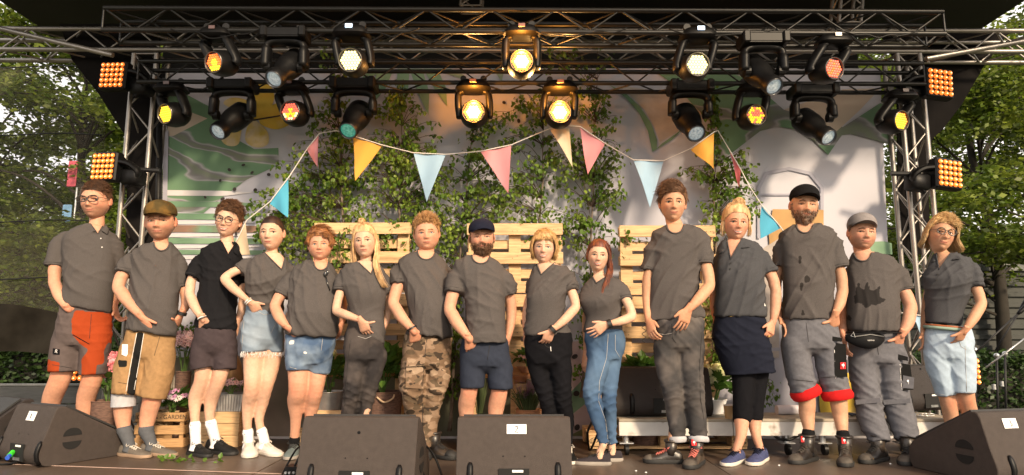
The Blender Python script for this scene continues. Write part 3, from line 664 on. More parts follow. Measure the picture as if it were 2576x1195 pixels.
# ================================================================== WEDGE MONITORS
def sticky(o, label=None): pass
M_mon = mat('monitor_black_paint', (.052, .041, .036), .72, var=.12, vs=30, bump=.9, bs=420, spec=.35)
M_mon5 = mat('monitor_black_paint_dark', (.022, .017, .016), .6, var=.12, vs=30, bump=.7, bs=420, spec=.35)
def monitor(P, yaw, label, num, Wd=.64, Hh=.40, Dp=.5, handle=True, num_x=0., m_=None, plug=None, z0=0., sheet=(.11, .05), lights=True):
    """wedge seen from its back: low back edge to the camera, rounded nose; P = middle of the lower rear edge (towards camera)"""
    z0 = P[2]
    t = thing('stage_monitor', label, 'monitor speaker', (P[0], P[1], z0), 'floor wedge speakers')
    M_ = m_ or M_mon
    # side profile (y = away from camera, z up): underside, rounded rear, sloped back, top edge, grille slope
    prof = []
    for a in range(0, 9): q = R(-90 - a * 14); prof.append((.075 + .075 * math.cos(q), .085 + .085 * math.sin(q)))
    prof += [(.035, .2), (.085, Hh - .03), (.10, Hh - .006), (.118, Hh), (.155, Hh - .004), (Dp - .05, .17), (Dp - .015, .12), (Dp - .01, .05), (Dp - .04, .0)]
    Rz = Matrix.Rotation(yaw, 4, 'Z'); T = Matrix.Translation((P[0], P[1], z0)) @ Rz
    n = len(prof); rings = []
    xs = [-Wd / 2, -Wd / 2 + .004, -Wd / 2 + .02, Wd / 2 - .02, Wd / 2 - .004, Wd / 2]; cy = sum(p[0] for p in prof) / n; cz = sum(p[1] for p in prof) / n
    for x, sh in zip(xs, (.965, .99, 1, 1, .99, .965)):
        rings.append([T @ Vector((x, cy + (y - cy) * sh, cz + (z - cz) * sh)) for y, z in prof])
    m = MB(); m.loft(rings); cab = m.build('cabinet', M_, t, sharp=28)
    # connector recess
    rx, rz = 0.0, .115
    def loc(x, y, z): return T @ Vector((x, y, z))
    def backy(z):   # y of rear face at height z
        for (y0, z0_), (y1, z1_) in zip(prof, prof[1:]):
            if min(z0_, z1_) <= z <= max(z0_, z1_) and y0 < .13 and y1 < .13: return y0 + (y1 - y0) * (z - z0_) / (z1_ - z0_ + 1e-9)
        return 0
    m = MB(); m.box((0, 0, 0), (.165, .01, .11)); m.v = [tuple(loc(v[0], v[1] + backy(.12) - .006, v[2] + .085)) for v in map(Vector, m.v)]
    rc2 = m.build('connector_recess', mat('dark_recess', (.004, .004, .004), .8), t)
    m = MB(); m.box((0, 0, 0), (.06, .004, .012)); m.v = [tuple(loc(v[0] + .02, v[1] + backy(.12) - .013, v[2] + .128)) for v in map(Vector, m.v)]; m.build('rating_plate', M_paper, rc2)
    m = MB(); m.box((0, 0, 0), (.075, .004, .018)); m.v = [tuple(loc(v[0] + .01, v[1] + backy(.12) - .013, v[2] + .044)) for v in map(Vector, m.v)]; m.build('socket_plate', M_steel, rc2)
    for x in (-.24, .24):   # rubber skids
        m = MB(); m.path([loc(x, backy(z) - .004, z) for z in (.02, .05, .09, .12, .15, .17)], [.014, .017, .018, .018, .017, .009], 8, flat=.8); m.build('rubber_skid', M_blackpl, t, smooth=True)
    for x in (-.06, .06) + (() if num else (0,)):
        m = MB(); z = .33 if x == 0 else .2; m.disc(loc(x, backy(z) - .004, z), .009 if x == 0 else .004, T.to_3x3() @ Vector((0, -1, 0)), 10); m.build('screw', M_blackpl, t, fix=False)
    if handle:
        for s_ in (-1, 1):   # side grips: two half moons
            for dz, fl in ((.035, 1), (-.035, -1)):
                pts = [loc(s_ * (Wd / 2 + .002), .21 + .062 * math.cos(q), .165 + dz * .55 + fl * .052 * math.sin(q)) for q in [i * math.pi / 10 for i in range(11)]]
                m = MB(); m.prism(pts, T.to_3x3() @ Vector((s_ * .002, 0, 0))); m.build('side_grip', mat('dark_recess'), t)
    m = MB(); pts = [(-Wd / 2 + .03, .165, Hh - .006), (Wd / 2 - .03, .165, Hh - .006), (Wd / 2 - .03, Dp - .06, .185), (-Wd / 2 + .03, Dp - .06, .185)]
    m.prism([loc(*p) for p in pts], T.to_3x3() @ Vector((0, .008, .01))); m.build('front_grille', mat('grille_mesh', (.02, .02, .02), .6, bump=.8, bs=300), t)
    if num is not None:
        m = MB(); nz = Hh - .04 - sheet[1] / 2; x0 = num_x
        q = [(x0 - sheet[0] / 2, backy(nz - sheet[1] / 2) - .0035, nz - sheet[1] / 2), (x0 + sheet[0] / 2, backy(nz - sheet[1] / 2) - .0035, nz - sheet[1] / 2), (x0 + sheet[0] / 2, backy(nz + sheet[1] / 2) - .0035, nz + sheet[1] / 2), (x0 - sheet[0] / 2, backy(nz + sheet[1] / 2) - .0035, nz + sheet[1] / 2)]
        m.prism([loc(*p) for p in q], T.to_3x3() @ Vector((0, -.0012, 0))); pl = m.build('number_sheet', M_paper, t)
        DIG = {'1': [[(0, .6), (.1, 1), (.1, 0)]], '2': [[(-.25, .8), (-.1, 1), (.15, .95), (.2, .7), (-.25, 0), (.3, .02)]], '3': [[(-.2, .95), (.2, .95), (0, .55), (.22, .3), (.05, .0), (-.2, .1)]], '5': [[(.25, 1), (-.1, 1), (-.15, .6), (.15, .6), (.2, .25), (0, 0), (-.2, .05)]]}
        for st_ in DIG[num]:
            m = MB(); m.path([loc(x0 + px * .036, backy(nz + (pz - .5) * .032) - .0095, nz + (pz - .5) * .032) for px, pz in st_], .0019, 5); m.build('handwritten_digit', M_ink, pl)
    if plug:
        m = MB(); p = loc(plug[1], backy(.1) - .02, .08); m.tube(p, p + T.to_3x3() @ Vector((plug[2], -.05, -.02)), .014, n=10); pg = m.build('plug', mat('plug_blue', (.03, .1, .5), .4), t, smooth=False)
        if plug[0] == 'green':
            m = MB(); m.tube(p + T.to_3x3() @ Vector((plug[2] * -.2, .01, .004)), p + T.to_3x3() @ Vector((plug[2] * .5, -.025, -.01)), .0165, n=10); m.build('plug_ring', mat('plug_green', (.05, .6, .03), .4), pg)
    return t
Fm = F(1293, 1195)
Ym = 3.78
monitor((W(1293, 1130, Ym).x, Ym, 0), 0, 'black wedge speaker at front centre with white sheet numbered 2', '2', num_x=.015, plug=('green', -.005, 0), Wd=.635, Hh=.405)
monitor((W(893, 1130, 3.72).x, 3.72, 0), R(-3), 'black wedge speaker at the front without any number sheet', None, Wd=.645, Hh=.412, plug=('blue', .02, 0))
monitor((-3.32, 4.64, 0), R(-28), 'black wedge speaker at front left turned sideways, white sheet numbered 1', '1', num_x=.0, Wd=.5, Hh=.385, Dp=.6, plug=('green', -.02, .05), sheet=(.1, .06))
monitor((3.12, 4.05, 0), R(13), 'black wedge speaker at front right turned sideways, white sheet numbered 3', '3', num_x=-.15, Wd=.7, Hh=.41, Dp=.66, plug=('green', .02, .03), sheet=(.1, .055))
monitor((W(1672, 1000, 5.06).x, 5.06, .262), 0, 'dark wedge speaker standing on the white riser, sheet numbered 5', '5', num_x=.03, Wd=.72, Hh=.36, m_=M_mon5, sheet=(.12, .045))
monitor((-3.75, 5.3, 0), R(150), 'dark wedge speaker half hidden behind the one numbered 1', None, Wd=.6, Hh=.40, m_=M_mon5)
monitor((W(2365, 1000, 5.35).x, 5.45, .262), R(20), 'dark speaker on the riser behind the legs of the blonde woman', None, Wd=.5, Hh=.36, m_=M_mon5)
# cables of the monitors
def cable(pts, r, label, m_=M_blackpl, n=6, grp=None):
    m = MB(); m.path(catmull(pts, 6), r, n); o = m.build('cable', m_, smooth=True, label=label, category='cable')
    if grp: o['group'] = grp
    return o
cable([F(-30, 1168, .01), F(30, 1166, .01), W(66, 1145, 4.62), W(76, 1136, 4.66)], .007, 'black cable running from the left screen edge to speaker number 1')
cable([F(1120, 1230, .01), W(1108, 1185, 4.0), W(1085, 1135, 4.05), W(1050, 1112, 4.1), W(1030, 1140, 4.1), W(1060, 1180, 4.0), F(1075, 1225, .01)], .0065, 'looping black cable right of the speaker without number')
cable([F(700, 1215, .01), W(722, 1170, 4.2), W(742, 1135, 4.2), W(752, 1125, 4.25)], .006, 'black cable bundle rising left of the speaker without number')
cable([F(712, 1230, .01), W(735, 1185, 4.15), W(752, 1150, 4.2), W(760, 1128, 4.25)], .006, 'second black cable left of the speaker without number, nearer its cabinet')
cable([W(1490, 1060, 5.1), W(1478, 1090, 5.05), F(1484, 1132, .01), W(1500, 1100, 5.0), W(1512, 1075, 5.0), F(1512, 1135, .01)], .009, 'black cable loop beside the left end of the white riser')
for x, lb in ((1050, 'blue connector pair beside the speaker without number, left one'), (1072, 'blue connector pair beside the speaker without number, right one')):
    p = F(x, 1200, .0)
    t = thing('cable_connector', lb, 'connector', tuple(p)); m = MB(); m.tube(p, p + Vector((0, 0, .06)), .017, n=12); m.build('grip', M_blackpl, t)
    m = MB(); m.tube(p + Vector((0, 0, .06)), p + Vector((0, 0, .125)), .016, n=12); m.build('collar', mat('plug_blue'), t)
t = thing('junction_box', 'small black junction box left of the speaker without number', 'junction box', tuple(F(742, 1205)))
p = F(742, 1205); m = MB(); m.box(p + Vector((0, 0, .04)), (.1, .12, .08), bev=.006); m.build('case', M_blackpl, t)
for i in range(4): m = MB(); q = p + Vector((-.035 + .023 * i, -.064, .05)); m.tube(q, q + Vector((0, -.012, 0)), .008, n=8); m.build('socket', M_steel, t)
# ================================================================== RISER on the right
ri = thing('white_riser', 'low white stage riser on swivel castors behind the right half of the group', 'riser', (2.1, 5.2, 0))
xl, xr = W(1556, 1075, 5.0).x, W(2420, 1075, 5.0).x; ztop = .262
Mri = mat('chipped_white_paint', (.58, .56, .53), .6, var=.2, vs=5, col2=(.28, .24, .2), c2s=7, c2lo=.6, c2hi=.68)
xs = [xl + (xr - xl) * i / 3 for i in range(4)]
for i in range(3):
    m = MB(); m.box(((xs[i] + xs[i + 1]) / 2, 5.01, .19), (xs[i + 1] - xs[i] - .006, .03, .1), bev=.003); m.build('fascia', Mri, ri)
    m = MB(); m.box(((xs[i] + xs[i + 1]) / 2, 5.2, .25), (xs[i + 1] - xs[i] - .006, .42, .022), bev=.003); m.build('deck', mat('riser_deck', (.3, .26, .2), .6, var=.3, vs=8), ri)
for x in (xl + .06, W(1978, 1100, 5.05).x, W(2062, 1100, 5.1).x, W(2195, 1100, 5.1).x, W(2262, 1100, 5.1).x, xr - .1):
    cst = MB(); cst.tube((x, 5.06, .085), (x, 5.06, .145), .024, n=12); cst.box((x, 5.06, .085), (.1, .09, .008)); cst.build('castor_fork', M_steel, ri)
    w2 = MB(); w2.tube((x - .013, 5.03, .04), (x + .013, 5.03, .04), .04, n=18); w2.build('castor_wheel', M_blackpl, ri)
cable([W(1945, 1092, 5.05), W(1960, 1104, 5.03), W(1985, 1106, 5.03), W(2010, 1094, 5.05)], .011, 'thick black cable sagging under the riser between two castors')
cable([W(2290, 1096, 5.05), W(2330, 1108, 5.03), W(2380, 1106, 5.03)], .008, 'black cable hanging under the right end of the riser')
# things on the riser
p = W(1833, 1046, 5.0); p.z = .262
t = thing('paper_cup', 'brown paper coffee cup on the riser beside the hydrangea', 'cup', tuple(p))
m = MB(); m.loft([[p + Vector((math.cos(a) * r, math.sin(a) * r, z)) for a in [i * math.pi / 8 for i in range(16)]] for z, r in ((0, .024), (.095, .034))]); m.build('cup', mat('kraft_paper', (.45, .28, .13), .7), t, sharp=40)
m = MB(); m.path([p + Vector((math.cos(a) * .034, math.sin(a) * .034, .096)) for a in [i * math.pi / 8 for i in range(16)]], .0025, 5, closed=True); m.build('rim', M_paper, t)
p = W(2010, 1040, 5.25); m = MB(); m.tube(p + Vector((-.17, 0, 0)), p + Vector((.12, .02, 0)), .035, n=16); o = m.build('paper_roll', mat('paper_roll', (.62, .6, .66), .7), sharp=40, label='rolled white sheet lying on the riser behind the crossed legs', category='paper roll'); recenter(o, p - Vector((0, 0, .035))); o.location.z = .262
rc3 = random.Random(3)
m = MB(); q = []
for i in range(60): a = i * .7; q.append(W(2165 + 40 * math.sin(a * .37), 1050, 5.15) + Vector((.02 * math.cos(a), .05 * math.sin(a * 1.3), 0)))
for v in q: v.z = .268 + .02 * rc3.random()
m.path(q, .006, 5); m.build('coiled_cable', mat('blue_black_cable', (.02, .04, .09), .5), smooth=True, label='dark blue cable tangle lying on the riser behind the red cuffed trousers', category='cable')
m = MB(); x0 = W(2300, 1040, 5.15).x
for i in range(9): m.path([(x0 - .15 + i * .035 + .02 * math.cos(a), 5.15 + .008 * math.sin(a) * (1 if i % 2 else 0), .272 + .008 * math.sin(a)) for a in [k * math.pi / 4 for k in range(8)]], .003, 4, closed=True)
m.build('safety_chain', M_steel, smooth=True, label='thin metal chain lying on the riser near the right tower', category='chain')
# ================================================================== PLANTS, TREES
def leaf_mesh(name, m_, L, Wd, kind='ovate', fold=.25):
    b = MB()
    if kind == 'ovate':   # birch leaf: rounded triangle, folded at the midrib
        pts = [(0, 0), (.36, .12), (.5, .38), (.33, .68), (0, 1)]
        b.add([(0, 0, 0), (0, .38 * L, .0), (0, L, 0)] + [(x * Wd, y * L, fold * x * Wd) for x, y in pts[1:4]] + [(-x * Wd, y * L, fold * x * Wd) for x, y in pts[1:4]],
              [(0, 3, 4, 1), (1, 4, 5, 2), (0, 1, 7, 6), (1, 2, 8, 7)])
    else:
        b.add([(0, 0, 0), (Wd * .5, L * .45, fold * Wd * .5), (0, L, 0), (-Wd * .5, L * .45, fold * Wd * .5)], [(0, 1, 2), (0, 2, 3)])
    return b.mesh(name, m_)
M_birch = leafmat('birch_leaf', (.09, .17, .018), (.18, .25, .035), .35)
M_bark = mat('birch_bark', (.16, .12, .09), .8, var=.4, vs=20, bump=.3)
M_twig = mat('brown_twig', (.06, .035, .025), .8, var=.3, vs=20)
LEAVES = [leaf_mesh('birch_leaf', M_birch, L, Wd) for L, Wd in ((.037, .030), (.030, .026), (.042, .033))]
def rotleaf(rd, droop=True):
    yaw = rd.uniform(0, 6.28); pitch = rd.gauss(-1.05, .45) if droop else rd.uniform(-1.2, 1.2); roll = rd.uniform(-.9, .9)
    return Matrix.Rotation(yaw, 3, 'Z') @ Matrix.Rotation(pitch, 3, 'X') @ Matrix.Rotation(roll, 3, 'Y')
def birch(label, stem, clusters, Y, seed, nobj=110, dY=.17, r0=.017):
    rd = random.Random(seed)
    st_ = [W(x, y, Y + (.0 if i else .0)) for i, (x, y) in enumerate(stem)]
    st_ = catmull(st_, 5)
    t = thing('birch_sapling', label, 'birch tree', tuple(st_[0]), 'cut young birches leaning at the backdrop')
    m = MB(); n = len(st_); m.path([p + Vector((.006 * math.sin(i * 1.3), .006 * math.cos(i * 1.9), 0)) for i, p in enumerate(st_)], [r0 * (1 - .85 * i / n) for i in range(n)], 7); m.build('trunk', M_bark, t, smooth=True)
    tw_ = MB(); leaves = []
    for cx, cy, rx, ry, k in clusters:
        for _ in range(k):
            a = rd.uniform(0, 6.28); q = math.sqrt(rd.random())
            ex, ey = cx + rx * q * math.cos(a), cy + ry * q * math.sin(a)
            e = W(ex, ey, Y - rd.uniform(-.06, dY))
            # spring from a point on the stem lower than the end
            cands = sorted(st_, key=lambda p: (p - e).length + (0 if p.z < e.z else .35) + rd.uniform(0, .25))
            s0 = cands[0]
            mid = (s0 + e) / 2 + Vector((0, rd.uniform(-.05, .02), rd.uniform(.0, .07)))
            pp = catmull([s0, mid, e, e + Vector((rd.uniform(-.03, .03), rd.uniform(-.03, .01), -rd.uniform(.02, .06)))], 5)
            L = (e - s0).length
            tw_.path(pp, [max(.0012, .0042 * (1 - i / len(pp))) for i in range(len(pp))], 3)
            ns = max(5, int(L * 21)) + 7
            for i in range(ns):
                u = 1 - (rd.random() ** 1.25) * .85 * min(1, .5 / max(L, .1) + .25)
                f_ = u * (len(pp) - 1); ii = min(int(f_), len(pp) - 2); p = pp[ii].lerp(pp[ii + 1], f_ - ii)
                p = p + Vector((rd.gauss(0, .022), rd.gauss(0, .022), rd.gauss(-.012, .018)))
                leaves.append((p, rotleaf(rd), rd.uniform(.75, 1.2), rd.randrange(3)))
    tw_.build('twigs', M_twig, t, smooth=True, fix=False, kind='stuff')
    leaves.sort(key=lambda q: q[0].y)
    for p, M, s, k in leaves[:nobj]:
        inst('leaf', LEAVES[k], t, Matrix.Translation(p) @ M.to_4x4() @ Matrix.Diagonal((s, s, s, 1)))
    rest = leaves[nobj:]
    if rest:
        V = []; Fc = []
        base = [getco(l) for l in LEAVES]; fcs = [[tuple(p.vertices) for p in l.polygons] for l in LEAVES]
        o = 0
        for p, M, s, k in rest:
            c = base[k] * s @ np.array(M).T + np.array(p); V.append(c); Fc += [tuple(i + o for i in f) for f in fcs[k]]; o += len(c)
        me = bpy.data.meshes.new('foliage'); me.from_pydata(np.concatenate(V).tolist(), [], Fc); me.materials.append(M_birch)
        link('foliage', me, t, kind='stuff')
    return len(leaves)
BYs = 5.68
nl = 0
nl += birch('birch sapling with dense leaves at the left, its top behind the left spotlights', [(872, 1000), (868, 700), (858, 420), (846, 215)], [(800, 500, 125, 110, 62), (700, 520, 75, 55, 22), (820, 395, 80, 80, 34), (845, 290, 62, 62, 20), (745, 440, 70, 60, 22), (660, 560, 34, 36, 7), (700, 600, 60, 30, 12), (870, 600, 80, 50, 20), (852, 230, 38, 36, 8), (860, 130, 60, 50, 7), (735, 580, 50, 80, 14)], BYs, 11, 160)
nl += birch('birch sapling with dense leaves left of the pale blue pennant', [(1002, 1000), (1004, 700), (1008, 420), (1014, 200)], [(985, 480, 110, 110, 60), (1010, 310, 55, 90, 24), (935, 400, 70, 70, 24), (1060, 430, 80, 80, 30), (1005, 230, 34, 36, 8), (950, 590, 90, 50, 24), (1090, 560, 70, 60, 26), (960, 310, 40, 70, 10), (1070, 330, 45, 60, 10)], BYs, 12, 160)
nl += birch('birch sapling behind the man in camouflage trousers', [(1130, 1085), (1150, 800), (1165, 560), (1190, 330)], [(1140, 500, 70, 90, 32), (1110, 600, 50, 50, 20), (1220, 440, 70, 60, 22), (1175, 360, 60, 45, 12), (1262, 300, 45, 35, 9), (1128, 800, 34, 70, 16), (1120, 900, 44, 90, 26), (1148, 700, 26, 60, 10), (1250, 520, 60, 40, 12), (1228, 380, 50, 30, 7)], BYs, 13, 130)
nl += birch('thin birch sapling behind the head of the man in navy cap', [(1336, 1000), (1348, 700), (1362, 500), (1368, 300)], [(1340, 490, 90, 80, 26), (1300, 400, 70, 60, 14), (1400, 360, 50, 50, 11), (1335, 300, 55, 45, 10), (1310, 248, 22, 22, 4), (1360, 580, 70, 30, 8), (1255, 480, 40, 50, 8), (1400, 250, 60, 45, 9)], BYs, 14, 110)
nl += birch('birch sapling with many hanging twigs behind the bob-haired woman', [(1462, 1000), (1482, 760), (1490, 520), (1502, 200)], [(1480, 450, 85, 105, 40), (1432, 400, 60, 60, 18), (1508, 310, 50, 80, 20), (1450, 240, 75, 40, 12), (1540, 400, 40, 60, 12), (1545, 480, 26, 40, 6), (1425, 560, 80, 55, 22), (1470, 680, 40, 100, 16), (1500, 600, 50, 80, 14), (1455, 800, 22, 90, 7), (1450, 140, 90, 60, 12), (1470, 930, 30, 30, 3)], BYs, 15, 130)
nl += birch('birch sapling with slender top behind the woman with the bun', [(1806, 900), (1800, 640), (1794, 420), (1786, 215)], [(1825, 470, 78, 75, 40), (1762, 432, 46, 24, 9), (1790, 290, 22, 70, 14), (1788, 350, 30, 40, 8), (1872, 560, 36, 36, 10), (1800, 560, 50, 50, 14), (1850, 400, 40, 36, 9), (1725, 600, 40, 26, 6), (1575, 590, 20, 26, 2), (1790, 240, 20, 30, 5), (1890, 500, 28, 40, 6)], 5.66, 16, 110, .14)
nl += birch('short leafy birch twig hanging before the backdrop right of the crossed legs', [(1840, 965), (1880, 975), (1925, 965)], [(1935, 985, 34, 26, 7)], 5.6, 17, 60, .05, .004)
print('birch leaves', nl)
# twig lying on the floor
fallen = MB(); pz = [F(x, y, .012) for x, y in ((400, 1158), (450, 1155), (500, 1160), (545, 1157))]
t = thing('fallen_twig', 'leafy green twig lying on the floor by the black sneakers', 'twig', tuple(pz[0])); fallen.path(catmull(pz, 4), .003, 5); fallen.build('stem', M_twig, t)
rd = random.Random(4)
for i in range(34):
    p = F(rd.uniform(400, 560), rd.uniform(1152, 1162), .01); inst('leaf', LEAVES[i % 3], t, Matrix.Translation(p) @ rotleaf(rd, False).to_4x4())
for i, (x, y) in enumerate(((1010, 1180), (1625, 1190), (1600, 1186), (745, 1193), (1960, 1172), (2240, 1168), (85, 1160))):
    m = MB(); p = F(x, y, 0); m.sphere(p + Vector((0, 0, .004)), (.008, .006, .004), 6, 4); m.build('paper_crumb', M_paper, label='tiny pale paper crumb lying on the dark stage floor', category='crumb', group='crumbs on the stage floor')
# pots and flowers
M_leafd = leafmat('hydrangea_leaf', (.07, .16, .025), (.14, .25, .045), .35)
M_leafg = leafmat('lavender_leaf', (.09, .13, .05), (.13, .17, .07), .3)
PL = [leaf_mesh('hydrangea_leaf', M_leafd, .085, .062, fold=.35), leaf_mesh('hydrangea_leaf', M_leafd, .065, .05, fold=.35)]
def bloom_mesh(name, m_, r, petals=5, cen=None):
    b = MB()
    for k in range(petals):
        a = 2 * math.pi * k / petals; w_ = math.pi / petals * .9
        b.add([(0, 0, 0), (math.cos(a - w_) * r * .6, math.sin(a - w_) * r * .6, r * .12), (math.cos(a) * r, math.sin(a) * r, r * .05), (math.cos(a + w_) * r * .6, math.sin(a + w_) * r * .6, r * .12)], [(0, 1, 2, 3)])
    ms = [m_]
    if cen: b.sphere((0, 0, .002), (r * .2, r * .2, r * .12), 6, 4, mi=1); ms.append(cen)
    return b.mesh(name, ms)
def petal(n, c, c2): return mat(n, c, .7, var=.2, vs=30, col2=c2, c2s=20)
def plant(name, label, cat, c, rx, rz, ry, nleaf, seed, leaves, blooms=None, nb=0, pot=None, up=.0, stems=6, bscale=1., heads=None, top_only=False, leafpart=60):
    """c = base of the foliage (top of the pot)"""
    rd = random.Random(seed); c = Vector(c); t = thing(name, label, cat, tuple(c - Vector((0, 0, 0))))
    if pot: pot(t, c)
    m = MB()
    for i in range(stems):
        e = c + Vector((rd.uniform(-rx, rx) * .8, rd.uniform(-ry, ry) * .8, rz * rd.uniform(.9, 1.8))); m.path(catmull([c + Vector((rd.uniform(-.02, .02), 0, -.03)), (c + e) / 2 + Vector((0, 0, .02)), e], 3), .004, 4)
    m.build('stems', mat('green_stem', (.08, .15, .03), .7), t, fix=False, kind='stuff')
    cnt = 0; V = MB()
    for i in range(nleaf):
        a, q = rd.uniform(0, 6.28), rd.random() ** .45; el = rd.uniform(-.5, 1.5)
        p = c + Vector((rx * q * math.cos(a) * math.cos(el * .8), ry * q * math.sin(a) * math.cos(el * .8), rz * (1 + q * math.sin(el))))
        out = (p - c - Vector((0, 0, rz * .6))).normalized()
        M = out.to_track_quat('Y', 'Z').to_matrix() @ Matrix.Rotation(rd.gauss(-.25, .4), 3, 'X') @ Matrix.Rotation(rd.gauss(0, .6), 3, 'Y'); s = rd.uniform(.7, 1.2); lf = leaves[i % len(leaves)]
        if cnt < leafpart and p.y < c.y: inst('leaf', lf, t, Matrix.Translation(p) @ M.to_4x4() @ Matrix.Diagonal((s, s, s, 1))); cnt += 1
        else:
            V.add([Matrix.Translation(p) @ M.to_4x4() @ (v.co * s) for v in lf.vertices], [tuple(f.vertices) for f in lf.polygons])
    if V.v: V.build('foliage', leaves[0].materials[0], t, fix=False, kind='stuff')
    if heads:   # flower heads made of many florets: (dx, dz, radius)
        for dx, dz, r in heads:
            H = MB(); hc = c + Vector((dx, -ry * .5, dz))
            core = MB(); core.sphere(hc, r * .8, 10, 7)
            for i in range(int(26000 * r * r)):
                z = rd.uniform(-.8, 1); a = rd.uniform(0, 6.28); s_ = math.sqrt(max(0, 1 - z * z)); d = Vector((s_ * math.cos(a), s_ * math.sin(a), z)); M = d.to_track_quat('Z', 'Y').to_matrix(); k = rd.uniform(.7, 1.15)
                H.add([hc + d * r * rd.uniform(.88, 1.05) + M @ (v.co * k) for v in blooms[0].vertices], [tuple(f.vertices) for f in blooms[0].polygons])
            h_ = H.build('flower_head', blooms[0].materials[0], t, fix=False)
            core.build('flower_core', blooms[0].materials[0], h_, smooth=True)
    for i in range(nb):
        a, q = rd.uniform(0, 6.28), rd.random() ** .5; p = c + Vector((rx * 1.0 * q * math.cos(a), ry * q * math.sin(a) - .02, rz * (1.05 + .9 * (1 - q * .7) * rd.random() + (.5 if top_only else 0))))
        d = Vector((rd.gauss(0, .5), -1 + rd.gauss(0, .3), .7 + rd.gauss(0, .3))).normalized(); M = d.to_track_quat('Z', 'Y').to_matrix(); k = rd.uniform(.8, 1.2) * bscale
        inst('flower', blooms[i % len(blooms)], t, Matrix.Translation(p) @ M.to_4x4() @ Matrix.Diagonal((k, k, k, 1)))
    return t
def round_pot(r0, r1, h, m_, ribs=0, rim=True, n=24):
    def f(t, c):
        b = MB(); hs = ((0, r0), (h * .5, (r0 + r1) / 2), (h * .9, r1 * .98), (h, r1), (h, r1 * .9), (h * .92, r1 * .88))
        b.loft([[c + Vector((math.cos(2 * math.pi * k / n) * r * (1 + (ribs * .02 if k % 2 else 0)), math.sin(2 * math.pi * k / n) * r, z - h)) for k in range(n)] for z, r in hs])
        b.build('pot', m_, t, sharp=30)
        if rim: b = MB(); b.path([c + Vector((math.cos(2 * math.pi * k / n) * r1, math.sin(2 * math.pi * k / n) * r1, 0)) for k in range(n)], .005, 6, closed=True); b.build('rim', m_, t, smooth=True)
        b = MB(); b.disc(c - Vector((0, 0, .012)), r1 * .88, (0, 0, 1), 20); b.build('soil', mat('potting_soil', (.02, .014, .01), .95), t, fix=False)
    return f
Mpk = petal('petal_rose_pink', (.75, .16, .2), (.8, .35, .38)); Mpl = petal('petal_pale_pink', (.8, .5, .52), (.8, .62, .62)); Mli = petal('petal_lilac', (.6, .28, .5), (.75, .5, .65)); Mcw = petal('petal_cream', (.72, .72, .45), (.6, .68, .25)); Mwf = petal('petal_white', (.8, .78, .75), (.8, .7, .7)); Mcen = mat('flower_centre', (.15, .05, .12), .8)
BLp = bloom_mesh('floret_pink', Mpk, .013, 4); BLs = bloom_mesh('floret_pale', Mpl, .014, 5, Mcen); BLl = bloom_mesh('daisy_lilac', Mli, .028, 11, Mcen); BLc = bloom_mesh('floret_cream', Mcw, .012, 4); BLw = bloom_mesh('petunia', Mpl, .026, 5, Mcen); BLd = bloom_mesh('daisy_white', Mwf, .028, 11, Mcen); BLv = bloom_mesh('lavender_floret', mat('petal_lavender', (.35, .2, .4), .8), .009, 4)
M_wick = mat('woven_basket', (.14, .08, .06), .8, var=.5, vs=30, bump=1., bs=90, stretch=(1, 1, 3)); M_zinc = mat('zinc', (.4, .4, .4), .4, met=.7, var=.35, vs=10, bump=.2)
M_terra = mat('terracotta', (.42, .2, .1), .85, var=.2)
def fl(x, y, Y, z=None):
    p = W(x, y, Y)
    if z is not None: p.z = z
    return p
plant('potted_hydrangea', 'pink hydrangea in dark woven basket behind the man in orange shorts', 'potted plant', fl(272, 1008, 5.25), .12, .12, .1, 60, 1, PL, [BLp], 0, round_pot(.1, .115, fl(272, 1008, 5.25).z - .002, M_wick), heads=[(-.06, .27, .06), (.035, .3, .075), (.09, .25, .055), (-.01, .22, .06)])
plant('flowering_shrub', 'tall plant covered with small pale pink blossoms behind the man in olive cap', 'flowering plant', fl(462, 935, 5.62), .1, .2, .08, 160, 2, [LEAVES[0], LEAVES[1]], [BLs], 290, round_pot(.05, .06, fl(462, 935, 5.62).z - .002, M_wick), stems=10, bscale=1.5)
# crate with GARDEN print
def crate(x0, x1, yt, Y, label, dpt=.26, slats=3, m_=None, zb=0., txt=None, grp=None, gap=.012):
    a, b_ = W(x0, yt, Y), W(x1, yt, Y); h = a.z - zb; cx = (a.x + b_.x) / 2; wd = b_.x - a.x; m_ = m_ or M_crate
    t = thing('wooden_crate', label, 'crate', (cx, Y + dpt / 2, zb), grp)
    sh = (h - gap * (slats - 1)) / slats
    for k in range(slats):
        z = zb + sh / 2 + k * (sh + gap)
        for y in (Y, Y + dpt): m = MB(); m.box((cx, y, z), (wd, .014, sh), bev=.002); s_ = m.build('slat', m_, t)
        if txt and k == slats - 1:
            me = textmesh(txt, .046, M_ink, .0004); inst('lettering', me, t, Matrix.Translation((cx, Y - .0085, z)) @ Matrix.Rotation(R(90), 4, 'X'))
        for s1 in (-1, 1): m = MB(); m.box((cx + s1 * (wd / 2 - .007), Y + dpt / 2, z), (.014, dpt - .018, sh), bev=.002); m.build('end_slat', m_, t)
    for s1 in (-1, 1):
        for s2 in (0, 1): m = MB(); m.box((cx + s1 * (wd / 2 - .025), Y + (dpt - .03) * s2 + .015, zb + h / 2), (.03, .014, h - .004)); m.build('corner_post', m_, t)
    m = MB(); m.box((cx, Y + dpt / 2, zb + .012), (wd - .03, dpt - .03, .012)); m.build('base', m_, t)
    return t, cx, Y + dpt / 2, zb + h
crate(342, 466, 1038, 5.38, 'brown slatted crate lettered GARDEN behind the grey trainers', txt='HOME - & - GARDEN', gap=.03, dpt=.24)
crate(504, 604, 1036, 5.40, 'plain wooden crate behind the black sneakers carrying the zinc petunia box', gap=.004, m_=M_wood, dpt=.24)
m = MB(); rd = random.Random(8); c0 = W(405, 1040, 5.5)
